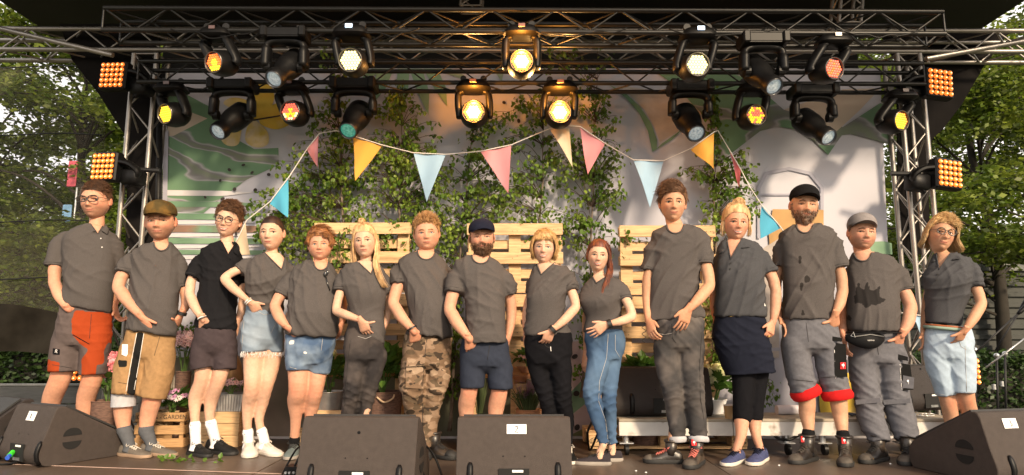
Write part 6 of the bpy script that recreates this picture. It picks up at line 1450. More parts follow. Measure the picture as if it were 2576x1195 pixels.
        if sp.get('knot'):
            kc, kr = Vector(sp['knot'][:3]), sp['knot'][3]
            m = MB(); m.sphere(hw(kc), kr * s * .85, 12, 8); m.build('hair_bun', hc, hair, smooth=True)
            for _ in range(90):
                ax = Vector((rd.gauss(0, 1), rd.gauss(0, 1), rd.gauss(0, 1))).normalized(); u_ = ax.orthogonal().normalized(); v_ = ax.cross(u_); a_ = rd.uniform(0, 6)
                paths.append(([hw(kc + (u_ * math.cos(a_ + q * .5) + v_ * math.sin(a_ + q * .5)) * kr * rd.uniform(.9, 1.1)) for q in range(5)], .0032 * s))
        for ex in sp.get('locks', []):      # free locks given as local polylines: (points, count, spread, radius)
            for _ in range(ex[1]):
                o_ = Vector((rd.gauss(0, ex[2]), rd.gauss(0, ex[2]), rd.gauss(0, ex[2] * .3))); q = catmull([Vector(v) + o_ * (.5 + .5 * i / len(ex[0])) for i, v in enumerate(ex[0])], 3); paths.append(([hw(v) for v in q], ex[3] * s))
        strands(paths, hc, hair, 'hair_strands')
    if sp.get('beard'):
        bc, full = HM[sp['beard'][0]], sp['beard'][1]; paths = []; cnt = 0
        Zf = Pf[:, 2]; Xf = Pf[:, 0]; c_ = np.cos(Af)
        reg = (c_ > -.05) & (Zf < -.034 - .0 * c_) & ~((np.abs(Xf) < .026) & (Zf > -.064) & (Zf < -.054)) & ~((np.abs(Xf) < .036) & (Zf > -.040)) & (Zf > -.118)
        reg |= (np.abs(np.abs(Af) - R(78)) < R(12)) & (Zf < .01) & (Zf > -.05)
        reg |= (np.abs(Xf) < .028) & (Zf > -.053) & (Zf < -.043) & (c_ > .5)
        idx = np.nonzero(reg)[0]
        for _ in range(900):
            i = int(idx[rd.randrange(len(idx))]); p = Vector(Pf[i]); n_v = Vector(nrm_[i]); L = full * rd.uniform(.6, 1.2) * (1 + 1.0 * max(0, (-p.z - .08) / .03)); paths.append(([hw(p - n_v * .002), hw(p + n_v * L * .4 + Vector((0, 0, -L * .5))), hw(p + n_v * L * .45 + Vector((rd.gauss(0, .001), 0, -L * 1.1)))], .0026 * s))
        strands(paths, bc, par, 'beard')
    # cap
    if sp.get('cap'):
        cm, tilt, sidew = sp['cap'][:3]; T2 = Tm @ Matrix.Translation((0, .004, .046)) @ Matrix.Rotation(R(sidew), 4, 'Z') @ Matrix.Rotation(R(tilt), 4, 'X'); m = MB(); rings = []
        for z, q in ((-.004, 1.02), (.012, 1.04), (.035, 1.0), (.055, .9), (.072, .7), (.082, .42), (.086, .12)):
            rings.append([T2 @ Vector((math.sin(a) * .0825 * q, -math.cos(a) * .103 * q, z * (1 + .08 * math.cos(a)))) for a in [2 * math.pi * i / 28 for i in range(28)]])
        m.loft(smoothrings(rings, 2)); cp = m.build('cap', cm, par, smooth=True)
        m = MB(); g = []; nI, nJ = 12, 6
        for j in range(nJ + 1):
            for i in range(nI + 1):
                a = R(-62 + 124 * i / nI); e = j / nJ; x = math.sin(a) * .080; y0 = -math.cos(a) * .100; y = y0 - e * .068 * math.cos(a * .95) ** .6; z = .004 - .014 * (x / .08) ** 2 - e * .012
                g.append(T2 @ Vector((x * (1 - .08 * e), y, z)))
        k_ = nI + 1; fc = [(j * k_ + i, j * k_ + i + 1, (j + 1) * k_ + i + 1, (j + 1) * k_ + i) for j in range(nJ) for i in range(nI)]
        m.add(g, fc); m.add([v + Tm.to_3x3() @ Vector((0, 0, -.0035)) for v in g], [tuple(reversed(f)) for f in fc]); m.build('brim', sp['cap'][3] if len(sp['cap']) > 3 else cm, cp, smooth=True, fix=False)
        m = MB(); m.sphere(T2 @ Vector((0, 0, .089)), .006, 8, 6); m.build('button', cm, cp, smooth=True)
        for a in (0, 60, 120, 180, 240, 300): m = MB(); m.path([T2 @ Vector((math.sin(R(a)) * .0825 * q * 1.005, -math.cos(R(a)) * .103 * q * 1.005, z)) for z, q in ((.0, 1.03), (.035, 1.0), (.055, .91), (.072, .71), (.085, .2))], .0012, 4); m.build('seam', cm, cp, smooth=True)
    # shirt
    tm = sp.get('shirt', T_GREY); mb = MB(); rr = [ringpx(r, Y, yaw, sc=.96) for r in sp['torso']]; mb.loft(smoothrings(rr, 3))
    rads = []; sleeve_ends = []
    for a, b_, r0, r1 in sp['sleeves']:
        A0, B0 = W(a[0], a[1], Y + a[2]), W(b_[0], b_[1], Y + b_[2]); A1 = A0.lerp(nb, .16) - Vector((0, 0, .012)); limb(mb, [(A1, r0 * .76), (A0.lerp(B0, .25), r0 * .90), (A0.lerp(B0, .6), (r0 + r1) / 2 * .96), (B0, r1 * 1.0)], 18, 4)
        sleeve_ends.append((A0, B0, r1))
        rads.append(((A0 * .5 + nb * .2 + B0 * .3)[:], 11, .13, .007))
    for c in sp.get('pulls', []): rads.append((tuple(W(c[0], c[1], Y - .1)), c[2], .16, c[3]))
    mats_ = [tm]
    me = garment(mb, mats_, .0095, 6, seed, sp.get('fa', .0045) * 2.1, sp.get('fd', .5), rads)
    nl_ = sp['neckline']; bv = bvh_of(me)
    Yd = Y; cr_ = []
    if nl_[0] == 'crew':
        kx = nr / mpp(nk[0], nk[1], Y); cr_ = [(nk[0] + math.sin(yaw) * 6 + math.cos(a) * kx * 1.12, nk[1] - 9 + (math.sin(a) * 21 if math.sin(a) > 0 else math.sin(a) * 22)) for a in [2 * math.pi * i / 24 for i in range(24)]]
    if nl_[0] in ('v', 'polo', 'crew'):
        poly = cr_ or nl_[1]; bm = bmesh.new(); bm.from_mesh(me); dl = []
        for f in bm.faces:
            c = f.calc_center_median()
            if f.normal.y < .3:
                x_, y_ = px(c)
                if inpoly(np.array([x_]), np.array([y_]), poly)[0]: dl.append(f)
        bmesh.ops.delete(bm, geom=dl, context='FACES'); bm.to_mesh(me); bm.free()
    if sp.get('shirtp'): masked(me, tm, sp['shirtm'], sp['shirtp'])
    to = link(sp.get('shirtname', 't_shirt'), me, par)
    if nl_[0] == 'crew':
        seam(bv, [(x_, y_ + 1) for x_, y_ in cr_[0:13]], .0062, tm, 'collar', to, .003, 2, Yd)
    elif nl_[0] == 'v':
        q = nl_[1]; seam(bv, [q[0], q[1], q[2]], .0055, tm, 'collar', to, .002, 6, Yd)
    else:
        q = nl_[1]; seam(bv, [q[0], q[1], q[2]], .004, tm, 'placket', to, .002, 6, Yd)
        # folded collar leaves
        for s_ in (-1, 1):
            p_b = nb + Vector((0, nr * .95, .03)); p_s = nb + Vector((s_ * nr * 1.22, .0, .022)); p_f = stick(bv, [nl_[2][0 if s_ < 0 else 1]], .012, Yd)[0]; p_o = stick(bv, [nl_[2][2 if s_ < 0 else 3]], .010, Yd)[0]
            o1 = p_s + Vector((s_ * .040, -.014, -.040)); ob = p_b + Vector((0, .022, -.040))
            inn_ = catmull([p_b, p_s, p_f], 4); out_ = catmull([ob, o1, p_o], 4); n = len(inn_); m = MB(); off = Vector((0, -.004, .003))
            mid_ = [(a + b_) / 2 + Vector((s_ * .004, -.004, .006)) for a, b_ in zip(inn_, out_)]
            V = inn_ + mid_ + out_; fc = [(j * n + i, j * n + i + 1, (j + 1) * n + i + 1, (j + 1) * n + i) for j in range(2) for i in range(n - 1)]
            me2 = bpy.data.meshes.new('collar'); me2.from_pydata([tuple(v) for v in V], [], fc); me2.materials.append(tm); me2 = modmesh(me2, [('SOLIDIFY', dict(thickness=.006, offset=0)), ('SUBSURF', dict(levels=1, render_levels=1))]); me2.shade_smooth(); link('collar', me2, to)
        for bp_ in nl_[3]:
            m = MB(); p_ = stick(bv, [bp_], .006, Yd)[0]; m.tube(p_, p_ + Vector((0, -.003, 0)), .0052, n=10); m.build('button', nl_[4] if len(nl_) > 4 else M_blackpl, to)
    for A0, B0, r_ in sleeve_ends:
        d_ = (B0 - A0).normalized(); u_ = d_.orthogonal().normalized(); v_ = d_.cross(u_); c_ = B0 - d_ * .022; V = []
        for i in range(20):
            dd = u_ * math.cos(i * math.pi / 10) + v_ * math.sin(i * math.pi / 10); h = bv.ray_cast(c_ + dd * .13, -dd)
            if h[0] is not None and (h[0] - c_).length < r_ * 1.3: V.append(h[0] + dd * .0006)
        if len(V) > 10: m = MB(); m.path(V, .0016, 4, closed=True); m.build('sleeve_stitching', mat('tee_stitching', (.03, .028, .028), .9), to, smooth=True)
    # hems
    sp['_shirt'] = (to, bv)
    # lower garment
    pn = sp['pants']; mb = MB(); rr = [ringpx(r, Y, yaw, sc=.95) for r in pn['hips']]; mb.loft(smoothrings(rr, 2)); kn = []
    if pn['legs']: cm_ = sum((Vector(v) for v in rr[-1]), Vector()) / len(rr[-1]); mb.sphere(cm_ + Vector((0, -.012, .03)), (.10, pn['hips'][-1][4] * .86, .075), 18, 10)
    for li, lg in enumerate(pn['legs']):
        pts = legpts(lg, li, pn.get('lsc', .90)); sp.setdefault('_pp', []).append(pts); limb(mb, pts, 20, 5)
        if not pn.get('short'):
            kp = pts[pn.get('knee', 2)][0]; kn.append((tuple(kp), .10, .010)); kn.append((tuple(pts[-1][0]), .09, .012))
    cr = pn.get('crotch'); rads = [(tuple(W(cr[0], cr[1] - 14, Y - .1)), 7, .15, .0045)] if cr else []
    me = garment(mb, [pn['mat']], .0095, 3, seed + 50, pn.get('fa', .003) * 1.6, pn.get('fd', .9), rads, kn)
    if pn.get('paint'): masked(me, pn['mat'], pn['mats'][0], pn['paint'])
    bp = bvh_of(me); po = link(pn['name'], me, par); sp['_pants'] = (po, bp)
    if pn.get('cuff'):
        cm_, cn_, hh_, q_ = pn['cuff']
        for pts in sp['_pp']:
            p0, r0 = pts[-1]; d = (pts[-1][0] - pts[-2][0]).normalized(); u_ = d.orthogonal().normalized(); v_ = d.cross(u_); m = MB(); p0 = p0 - d * hh_ * .2
            m.loft([[p0 + d * z * hh_ + (u_ * math.cos(a) + v_ * math.sin(a)) * r0 * q_ * r_ * (1 + .03 * math.sin(a * 3 + z * 2)) for a in [2 * math.pi * i / 24 for i in range(24)]] for z, r_ in ((-1.1, .93), (-.8, 1.03), (0, 1.08), (.8, 1.03), (1.1, .93))], cap=False); m.build(cn_, cm_, po, smooth=True)
    if pn.get('fringe'):
        m = MB()
        for pts in sp['_pp']:
            p0, r0 = pts[-1]
            for i in range(34):
                a = rd.uniform(-.2, math.pi + .2); b0 = p0 + Vector((math.cos(a) * r0, -math.sin(a) * r0, .006)); m.path([b0, b0 + Vector((rd.gauss(0, .006), -.004, -.018)), b0 + Vector((rd.gauss(0, .01), -.002, -rd.uniform(.02, .045)))], .0014, 4)
        m.build('frayed_threads', M_tag, po, fix=False, kind='stuff')
    for pts, r_, m_ in pn.get('seams', []): seam(bp, pts, r_, m_, 'seam', po, .0008, 5, Yd)
    for qd, m_, nm in pn.get('patches', []): slab(bp, qd, m_, nm, po, .026 if 'flap' in nm and pn.get('logos') and qd[0][1] > 890 and 'knee' not in nm else .008 if 'flap' in nm else .005, .012 if nm == 'holster_pocket' else .006, Yd)
    for lp, sc_ in pn.get('logos', []):     # small red label with a pale bird-like mark
        w2, h2 = 7 * sc_, 8.5 * sc_; q = [(lp[0] - w2, lp[1] - h2), (lp[0] + w2, lp[1] - h2), (lp[0] + w2, lp[1] + h2), (lp[0] - w2, lp[1] + h2)]; lo, p_, n_v = slab(bp, q, M_logo, 'logo_label', po, .052, .003, Yd); kk = mpp(lp[0], lp[1], Y); p_ = p_ + n_v * .002
        m = MB(); m.sphere(p_ + Vector((0, 0, h2 * .15 * kk)), (h2 * .46 * kk, .002, h2 * .36 * kk), 10, 6); m.path([p_, p_ - Vector((0, 0, h2 * .75 * kk))], .0022, 5); m.path([p_ + Vector((.003, 0, h2 * .4 * kk)), p_ + Vector((.005, 0, h2 * .8 * kk))], .0014, 4); m.build('logo_mark', M_paper, lo, smooth=True)
    # shoes and socks
    for q in sp.get('shoes', []):
        toe, heel = q['_t'], q['_h']
        so = shoe(par, toe, heel, q['mats'], q.get('kind', 'sneaker'), None, q.get('h', 1.), q.get('lace'), q.get('w', 1.))
        if q.get('sock'):
            lp_ = sp['_lp'][sp['shoes'].index(q)]; sy_ = q['sockpt'][1]; dn = [(p, r) for p, r in lp_ if px(p)[1] > sy_ + 4]; up_ = [(p, r) for p, r in lp_ if px(p)[1] <= sy_ + 4][-1]; A_, ra = up_; B_, rb_ = dn[0]; ya, yb = px(A_)[1], px(B_)[1]; t_ = min(1, max(0, (sy_ - ya) / (yb - ya + 1e-6)))
            sock(par, [(A_.lerp(B_, t_), (ra + (rb_ - ra) * t_) + .007)] + [(p, r + .007) for p, r in dn], q['sock'])
        if q.get('logo'):
            c = heel + (toe - heel).normalized() * .135 + Vector((0, 0, .15)); m = MB(); m.box(c, (.034, .006, .04), bev=.001); lo = m.build('logo_label', M_logo, so); m = MB(); m.sphere(c + Vector((0, -.004, .003)), (.009, .002, .007), 8, 6); m.path([c + Vector((0, -.004, 0)), c + Vector((0, -.004, -.014))], .002, 4); m.build('logo_mark', M_paper, lo, smooth=True)
    for q in sp.get('bands', []):       # (x,y,dY, dirx,diry, r, mat, name, half width)
        p0 = W(q[0], q[1], Y + q[2]); d = (W(q[3], q[4], Y + q[2]) - p0).normalized(); u_ = d.orthogonal().normalized(); v_ = d.cross(u_); m = MB(); hw_ = q[8]
        rr = [[p0 + d * z + (u_ * math.cos(a) + v_ * math.sin(a)) * r_ for a in [2 * math.pi * i / 18 for i in range(18)]] for z, r_ in ((-hw_, q[5] * .96), (-hw_, q[5] * 1.03), (hw_, q[5] * 1.03), (hw_, q[5] * .96))]
        m.loft(rr, cap=False); m.build(q[7], q[6], par, sharp=40)
    return par, sp
# ================================================================== PEOPLE: the fifteen, left to right
U_grey = cloth('grey_suede', (.14, .12, .10), rough=.8); S_tan = mat('tan_rubber', (.32, .22, .15), .7); U_black = cloth('black_mesh_shoe', (.012, .012, .012), rough=.5); S_black = mat('black_rubber', (.02, .02, .02), .6)
U_white = mat('white_leather', (.62, .58, .54), .45, var=.1, vs=12, bump=.1); S_white = mat('white_rubber', (.62, .57, .5), .55, var=.12, vs=10); U_boot = mat('scuffed_black_leather', (.022, .018, .016), .35, var=.5, vs=14, bump=.4, bs=60, col2=(.09, .065, .045), c2s=9, c2lo=.5, c2hi=.75); U_cap = mat('worn_toe_rubber', (.07, .058, .047), .75, var=.3, vs=20, bump=.3)
U_blue = cloth('blue_knit_shoe', (.055, .065, .14), var=.3, vs=40, rough=.6); S_grey = mat('dusty_rubber', (.30, .27, .24), .7); L_white = mat('pale_laces', (.6, .55, .48), .8); L_red = mat('red_white_laces', (.6, .16, .13), .8, var=.4, vs=90); L_black = mat('black_laces', (.02, .02, .02), .7); L_pink = mat('pink_trim', (.6, .25, .2), .6)
C_olive = cloth('olive_cap', (.13, .075, .022), var=.3, vs=12, col2=(.07, .05, .02), c2s=9); C_navy = cloth('navy_cap', (.012, .014, .028)); C_black = cloth('black_cap', (.008, .008, .009)); C_greyc = cloth('grey_cap', (.22, .20, .20))
M_strap = mat('black_strap', (.012, .012, .012), .5); M_wht = mat('white_strap', (.65, .62, .6), .6); M_gold = mat('gold_ring', (.6, .4, .12), .25, met=1.); M_leather = mat('brown_belt', (.32, .09, .03), .5); M_mint = cloth('mint_belt', (.26, .36, .30)); M_stitch = mat('pale_stitching', (.4, .38, .36), .8); M_stitchd = mat('dark_stitching', (.02, .018, .018), .8); M_tag = mat('white_tag', (.7, .68, .66), .7)
MA = lambda s=1.: (.060 * s, .052 * s, .046 * s, .043 * s, .031 * s)
PE = []
# 1 ------------------------------------------------------------
PE.append(dict(label='bearded man with black glasses in grey polo and orange-grey shorts', seed=1, Y=5.12, yaw=24, skin='ruddy', foot=(-3.32, 5.12),
  head=(242, 463, 240, 546, 64, 6, 2), hair='swept', hairc='brown', hth=.009, htop=.9, hlen=.040, nst=900, sweep=.9, lift=.15, stub=.5, glasses=('rect', .0275, .019), mouth='closed', curv=.006, brow='brown',
  neck=(243, 572), torso=[(564, 210, 572, 268, .065), (583, 168, 590, 286, .095), (606, 152, 612, 296, .12), (660, 152, 665, 298, .135, .01), (715, 158, 720, 292, .14, .02), (755, 150, 770, 288, .138, .015), (766, 150, 789, 284, .136, .01)],
  sleeves=[((152, 598, -.01), (136, 672, -.05), .078, .074), ((288, 608, .05), (296, 668, .10), .07, .066)], shirt=T_GREY, shirtname='polo_shirt',
  neckline=('polo', [(226, 560), (246, 588), (262, 562), (244, 552)], [(246, 582), (254, 580), (234, 584), (270, 592)], [(254, 600), (257, 622)], M_tag), pulls=[(175, 690, 9, .006)], fd=1.0,
  arms=[[(152, 600, -.01, .06), (141, 665, -.05, .056), (136, 708, -.06, .048), (150, 745, -.11, .044), (170, 776, -.14, .033)], [(288, 612, .05, .058), (302, 690, .16, .047), (296, 740, .12, .042), (288, 768, .08, .031)]],
  hands=[((170, 774, -.14), (206, 812, .0), (214, 770, -.10)), ((288, 768, .08), (296, 800, .10), (280, 790, 0), dict(curl=(.5, .6, .5)))],
  pants=dict(name='shorts', short=True, mat=M_dkgr, mats=[(.30, .046, .012)], crotch=(205, 850), hips=[(758, 152, 775, 284, .118), (795, 140, 800, 285, .128), (845, 134, 850, 285, .128), (868, 140, 870, 280, .11)], legs=[[(176, 835, -.01, 38), (163, 885, -.03, 38), (157, 936, -.04, 36)], [(244, 840, .01, 38), (238, 890, .0, 38), (234, 942, -.0, 36)]],
    paint=[([(180, 780), (300, 790), (300, 868), (272, 862), (262, 880), (262, 914), (244, 918), (240, 950), (205, 945), (205, 905), (222, 880), (196, 860), (180, 838)], 1), ([(120, 905), (150, 912), (148, 945), (118, 940)], 1), ([(160, 760), (196, 760), (182, 800), (170, 782)], 0)],
    seams=[([(183, 842), (225, 866)], .003, M_blk), ([(230, 790), (225, 852)], .0018, M_stitchd), ([(122, 916), (180, 926)], .002, M_stitchd)], patches=[([(133, 876), (151, 879), (150, 893), (132, 890)], M_blk, 'logo_label')]),
  legs=[[(168, 880, 0, 32), (152, 950, -.01, 28), (131, 1002, .03, 26), (122, 1060, .03, 19), (118, 1115, .02, 14)], [(238, 880, .02, 32), (232, 950, .02, 28), (216, 1004, .06, 25), (212, 1060, .06, 19), (208, 1115, .05, 14)]],
  shoes=[dict(toe=(95, 1150), heel=(128, 1128), mats=(U_black, S_black, L_black)), dict(toe=(205, 1150), heel=(212, 1128), mats=(U_black, S_black, L_black))]))
# 2 ------------------------------------------------------------
PE.append(dict(label='man in olive cap and grey tee with khaki black-striped work shorts', seed=2, Y=5.0, yaw=26, skin='ruddy', foot=(-2.72, 5.0),
  head=(404, 512, 403, 600, 66, 14, 2), hair='short', hairc='brown', hth=.003, htop=.1, hlen=.008, nst=60, stub=.55, mouth='closed', curv=.003, cap=(C_olive, 2, 0), squint=.8,
  neck=(404, 618), torso=[(608, 380, 612, 432, .062), (622, 345, 626, 448, .09), (645, 326, 648, 458, .115), (700, 325, 705, 456, .13, .01), (760, 328, 765, 452, .145, .03), (810, 318, 830, 450, .14, .025), (828, 314, 848, 449, .138, .02)],
  sleeves=[((334, 652, -.01), (314, 690, -.06), .080, .078), ((448, 650, .05), (460, 722, .07), .066, .062)], neckline=('crew', .018), pulls=[(330, 780, 11, .008)],
  arms=[[(334, 655, -.01, .06), (310, 690, -.06, .056), (296, 722, -.09, .049), (322, 758, -.14, .046), (355, 796, -.17, .034)], [(446, 655, .05, .055), (464, 730, .07, .046), (468, 765, .05, .04), (456, 790, 0, .03)]],
  hands=[((355, 796, -.17), (384, 850, -.10), (402, 818, -.17)), ((456, 790, 0), (440, 830, .04), (440, 800, -.05))],
  pants=dict(name='shorts', short=True, mat=M_khaki, mats=[(.012, .012, .012)], crotch=(385, 880), hips=[(822, 316, 836, 448, .12), (850, 308, 855, 448, .128), (880, 304, 885, 444, .128), (900, 312, 902, 436, .11)], legs=[[(340, 875, -.02, 38), (325, 930, -.05, 40), (316, 992, -.07, 36)], [(405, 880, .01, 40), (398, 940, .0, 40), (382, 1000, -.01, 38)]],
    paint=[([(345, 835), (362, 838), (352, 900), (338, 996), (318, 990), (333, 900)], 1), ([(296, 904), (320, 908), (320, 922), (298, 922)], 1)],
    seams=[([(344, 838), (332, 900), (316, 992)], .0022, M_tag), ([(362, 838), (352, 900), (334, 1000)], .0022, M_tag), ([(404, 840), (388, 895)], .0015, M_stitchd), ([(298, 962), (322, 966)], .0018, M_stitchd)], patches=[([(307, 866), (322, 866), (321, 898), (306, 892)], M_tag, 'folding_rule')]),
  legs=[[(326, 930, -.04, 30), (312, 1000, -.04, 26), (309, 1040, -.02, 24), (312, 1080, 0, 17), (318, 1112, 0, 12)], [(396, 940, 0, 30), (384, 1000, 0, 26), (373, 1045, .03, 23), (368, 1085, .02, 17), (368, 1115, .0, 12)]],
  bands=[(457, 788, 0, 452, 800, .036, M_strap, 'watch_strap', .012), (311, 1006, -.04, 310, 1026, .079, M_band, 'knee_bandage', .045)],
  shoes=[dict(toe=(376, 1153), heel=(302, 1146), mats=(U_grey, S_tan, L_white), lace=L_white, sock=M_gsock, sockpt=(312, 1078, 0, 18), h=.95), dict(toe=(446, 1149), heel=(354, 1144), mats=(U_grey, S_tan, L_white), lace=L_white, sock=M_gsock, sockpt=(368, 1080, .02, 18), h=.95)]))
# 3 ------------------------------------------------------------
PE.append(dict(label='laughing young man with round glasses in black polo and dark shorts', seed=3, Y=5.0, yaw=20, skin='fair', foot=(-2.25, 5.0),
  head=(582, 516, 567, 592, 54, 8, 0), hair='swept', hairc='chest', hth=.013, htop=1.3, hlen=.045, nst=1000, sweep=.6, lift=.25, glasses=('round', .0235, .0225), mouth='open', curv=.008, mw=.025, brow='brown',
  neck=(572, 616), nr=.053, torso=[(606, 548, 612, 596, .06), (620, 512, 630, 606, .085), (642, 496, 648, 612, .105), (700, 500, 700, 606, .112), (760, 494, 765, 600, .112), (810, 490, 812, 598, .118), (822, 488, 832, 597, .12)],
  sleeves=[((506, 650, -.01), (484, 700, -.05), .068, .066), ((602, 655, .05), (608, 712, .08), .06, .056)], shirt=T_BLK, shirtname='polo_shirt',
  neckline=('polo', [(556, 604), (574, 640), (590, 616), (572, 598)], [(572, 634), (586, 634), (556, 628), (600, 648)], [(580, 650)], M_blackpl),
  arms=[[(504, 652, -.01, .05), (484, 700, -.05, .043), (476, 738, -.08, .040), (492, 775, -.12, .037), (509, 802, -.14, .027)], [(600, 655, .05, .048), (612, 730, .08, .04), (606, 790, .06, .034), (596, 812, .04, .026)]],
  hands=[((509, 800, -.14), (522, 855, -.02), (545, 815, -.08)), ((596, 812, .04), (580, 850, .06), (575, 820, .02))], bands=[(508, 799, -.14, 512, 808, .031, M_wht, 'bracelet', .004), (509, 802, -.14, 513, 811, .031, M_strap, 'bracelet', .003)],
  pants=dict(name='shorts', short=True, mat=M_choc, crotch=(545, 870), hips=[(806, 494, 815, 596, .108), (835, 486, 840, 598, .118), (865, 484, 868, 596, .12), (885, 490, 888, 590, .1)], legs=[[(514, 865, -.02, 33), (508, 900, -.03, 33), (510, 928, -.03, 32)], [(567, 868, .01, 33), (566, 900, .01, 33), (566, 932, .0, 32)]], seams=[([(492, 925), (536, 932)], .0015, M_stitchd), ([(540, 930), (594, 934)], .0015, M_stitchd)]),
  legs=[[(510, 890, 0, 26), (508, 952, -.02, 21), (492, 1000, .02, 20), (490, 1050, .02, 13), (492, 1110, 0, 11)], [(566, 890, .02, 26), (550, 955, 0, 21), (532, 1005, .05, 19), (528, 1055, .04, 13), (526, 1110, .02, 11)]],
  shoes=[dict(toe=(528, 1152), heel=(476, 1143), mats=(U_black, S_black, L_black), h=1.15, sock=M_wsock, sockpt=(490, 1068, .01, 14)), dict(toe=(603, 1147), heel=(520, 1138), mats=(U_black, S_black, L_black), h=1.15, sock=M_wsock, sockpt=(528, 1062, .03, 14))]))
# 4 ------------------------------------------------------------
PE.append(dict(label='young woman with slicked dark hair, grey V-neck tee and frayed light denim shorts', seed=4, Y=4.98, yaw=22, fem=True, skin='fair', foot=(-1.88, 4.98),
  head=(685, 546, 683, 625, 54, 2, 0), hair='slick', hairc='dark', hth=.004, htop=.4, bun=(0, .12, .02), nst=300, mouth='closed', curv=.003, mw=.021, lip=.9,
  neck=(683, 642), torso=[(634, 660, 638, 712, .055), (648, 632, 656, 728, .078), (668, 614, 676, 738, .10), (705, 612, 712, 740, .12, .015), (745, 614, 750, 722, .10), (770, 618, 778, 716, .10), (764, 624, 812, 712, .105)],
  sleeves=[((628, 660, -.01), (598, 682, -.06), .060, .058), ((730, 672, .04), (742, 706, .05), .05, .048)], neckline=('v', [(664, 634), (709, 679), (718, 646), (690, 628)]), fd=.9, pulls=[(640, 750, 9, .007)],
  arms=[[(626, 662, -.01, .044), (592, 682, -.07, .041), (562, 700, -.10, .036), (590, 728, -.14, .037), (628, 760, -.15, .024)], [(728, 675, .04, .042), (742, 720, .06, .035), (735, 770, .03, .03), (722, 800, .0, .022)]],
  hands=[((628, 760, -.15), (662, 800, -.06), (672, 770, -.10)), ((722, 800, 0), (712, 830, .05), (705, 810, 0))], bands=[(624, 757, -.15, 632, 765, .029, M_wht, 'bracelet', .004), (627, 761, -.15, 635, 769, .028, M_tag, 'bracelet', .003)],
  pants=dict(name='denim_shorts', short=True, fringe=1, mat=M_denl, crotch=(672, 850), hips=[(768, 618, 790, 714, .10), (800, 610, 805, 716, .115), (830, 604, 835, 716, .118), (852, 610, 855, 712, .11), (866, 618, 868, 706, .09)], legs=[[(640, 835, -.02, 36), (640, 862, -.02, 35), (640, 886, -.02, 34)], [(690, 838, .02, 27), (692, 865, .02, 25), (694, 888, .02, 22)]],
    seams=[([(615, 790), (608, 880)], .0016, M_stitch), ([(700, 800), (682, 838)], .0016, M_stitch), ([(640, 778), (664, 792), (678, 790)], .0016, M_stitch)]),
  legs=[[(642, 855, 0, 34), (638, 920, -.01, 29), (634, 974, -.02, 23), (626, 1015, .03, 20), (622, 1060, .02, 13), (622, 1105, 0, 11)], [(692, 855, .03, 27), (682, 920, .03, 24), (670, 970, .02, 20), (660, 1015, .06, 17), (652, 1060, .05, 12), (650, 1105, .04, 11)]], knee=2,
  shoes=[dict(toe=(629, 1158), heel=(622, 1137), mats=(U_white, S_white, U_white), lace=L_white, sock=M_wsock, sockpt=(622, 1086, 0, 14), w=1.08), dict(toe=(705, 1150), heel=(648, 1139), mats=(U_white, S_white, U_white), lace=L_white, sock=M_wsock, sockpt=(650, 1084, .03, 14), w=1.05)]))
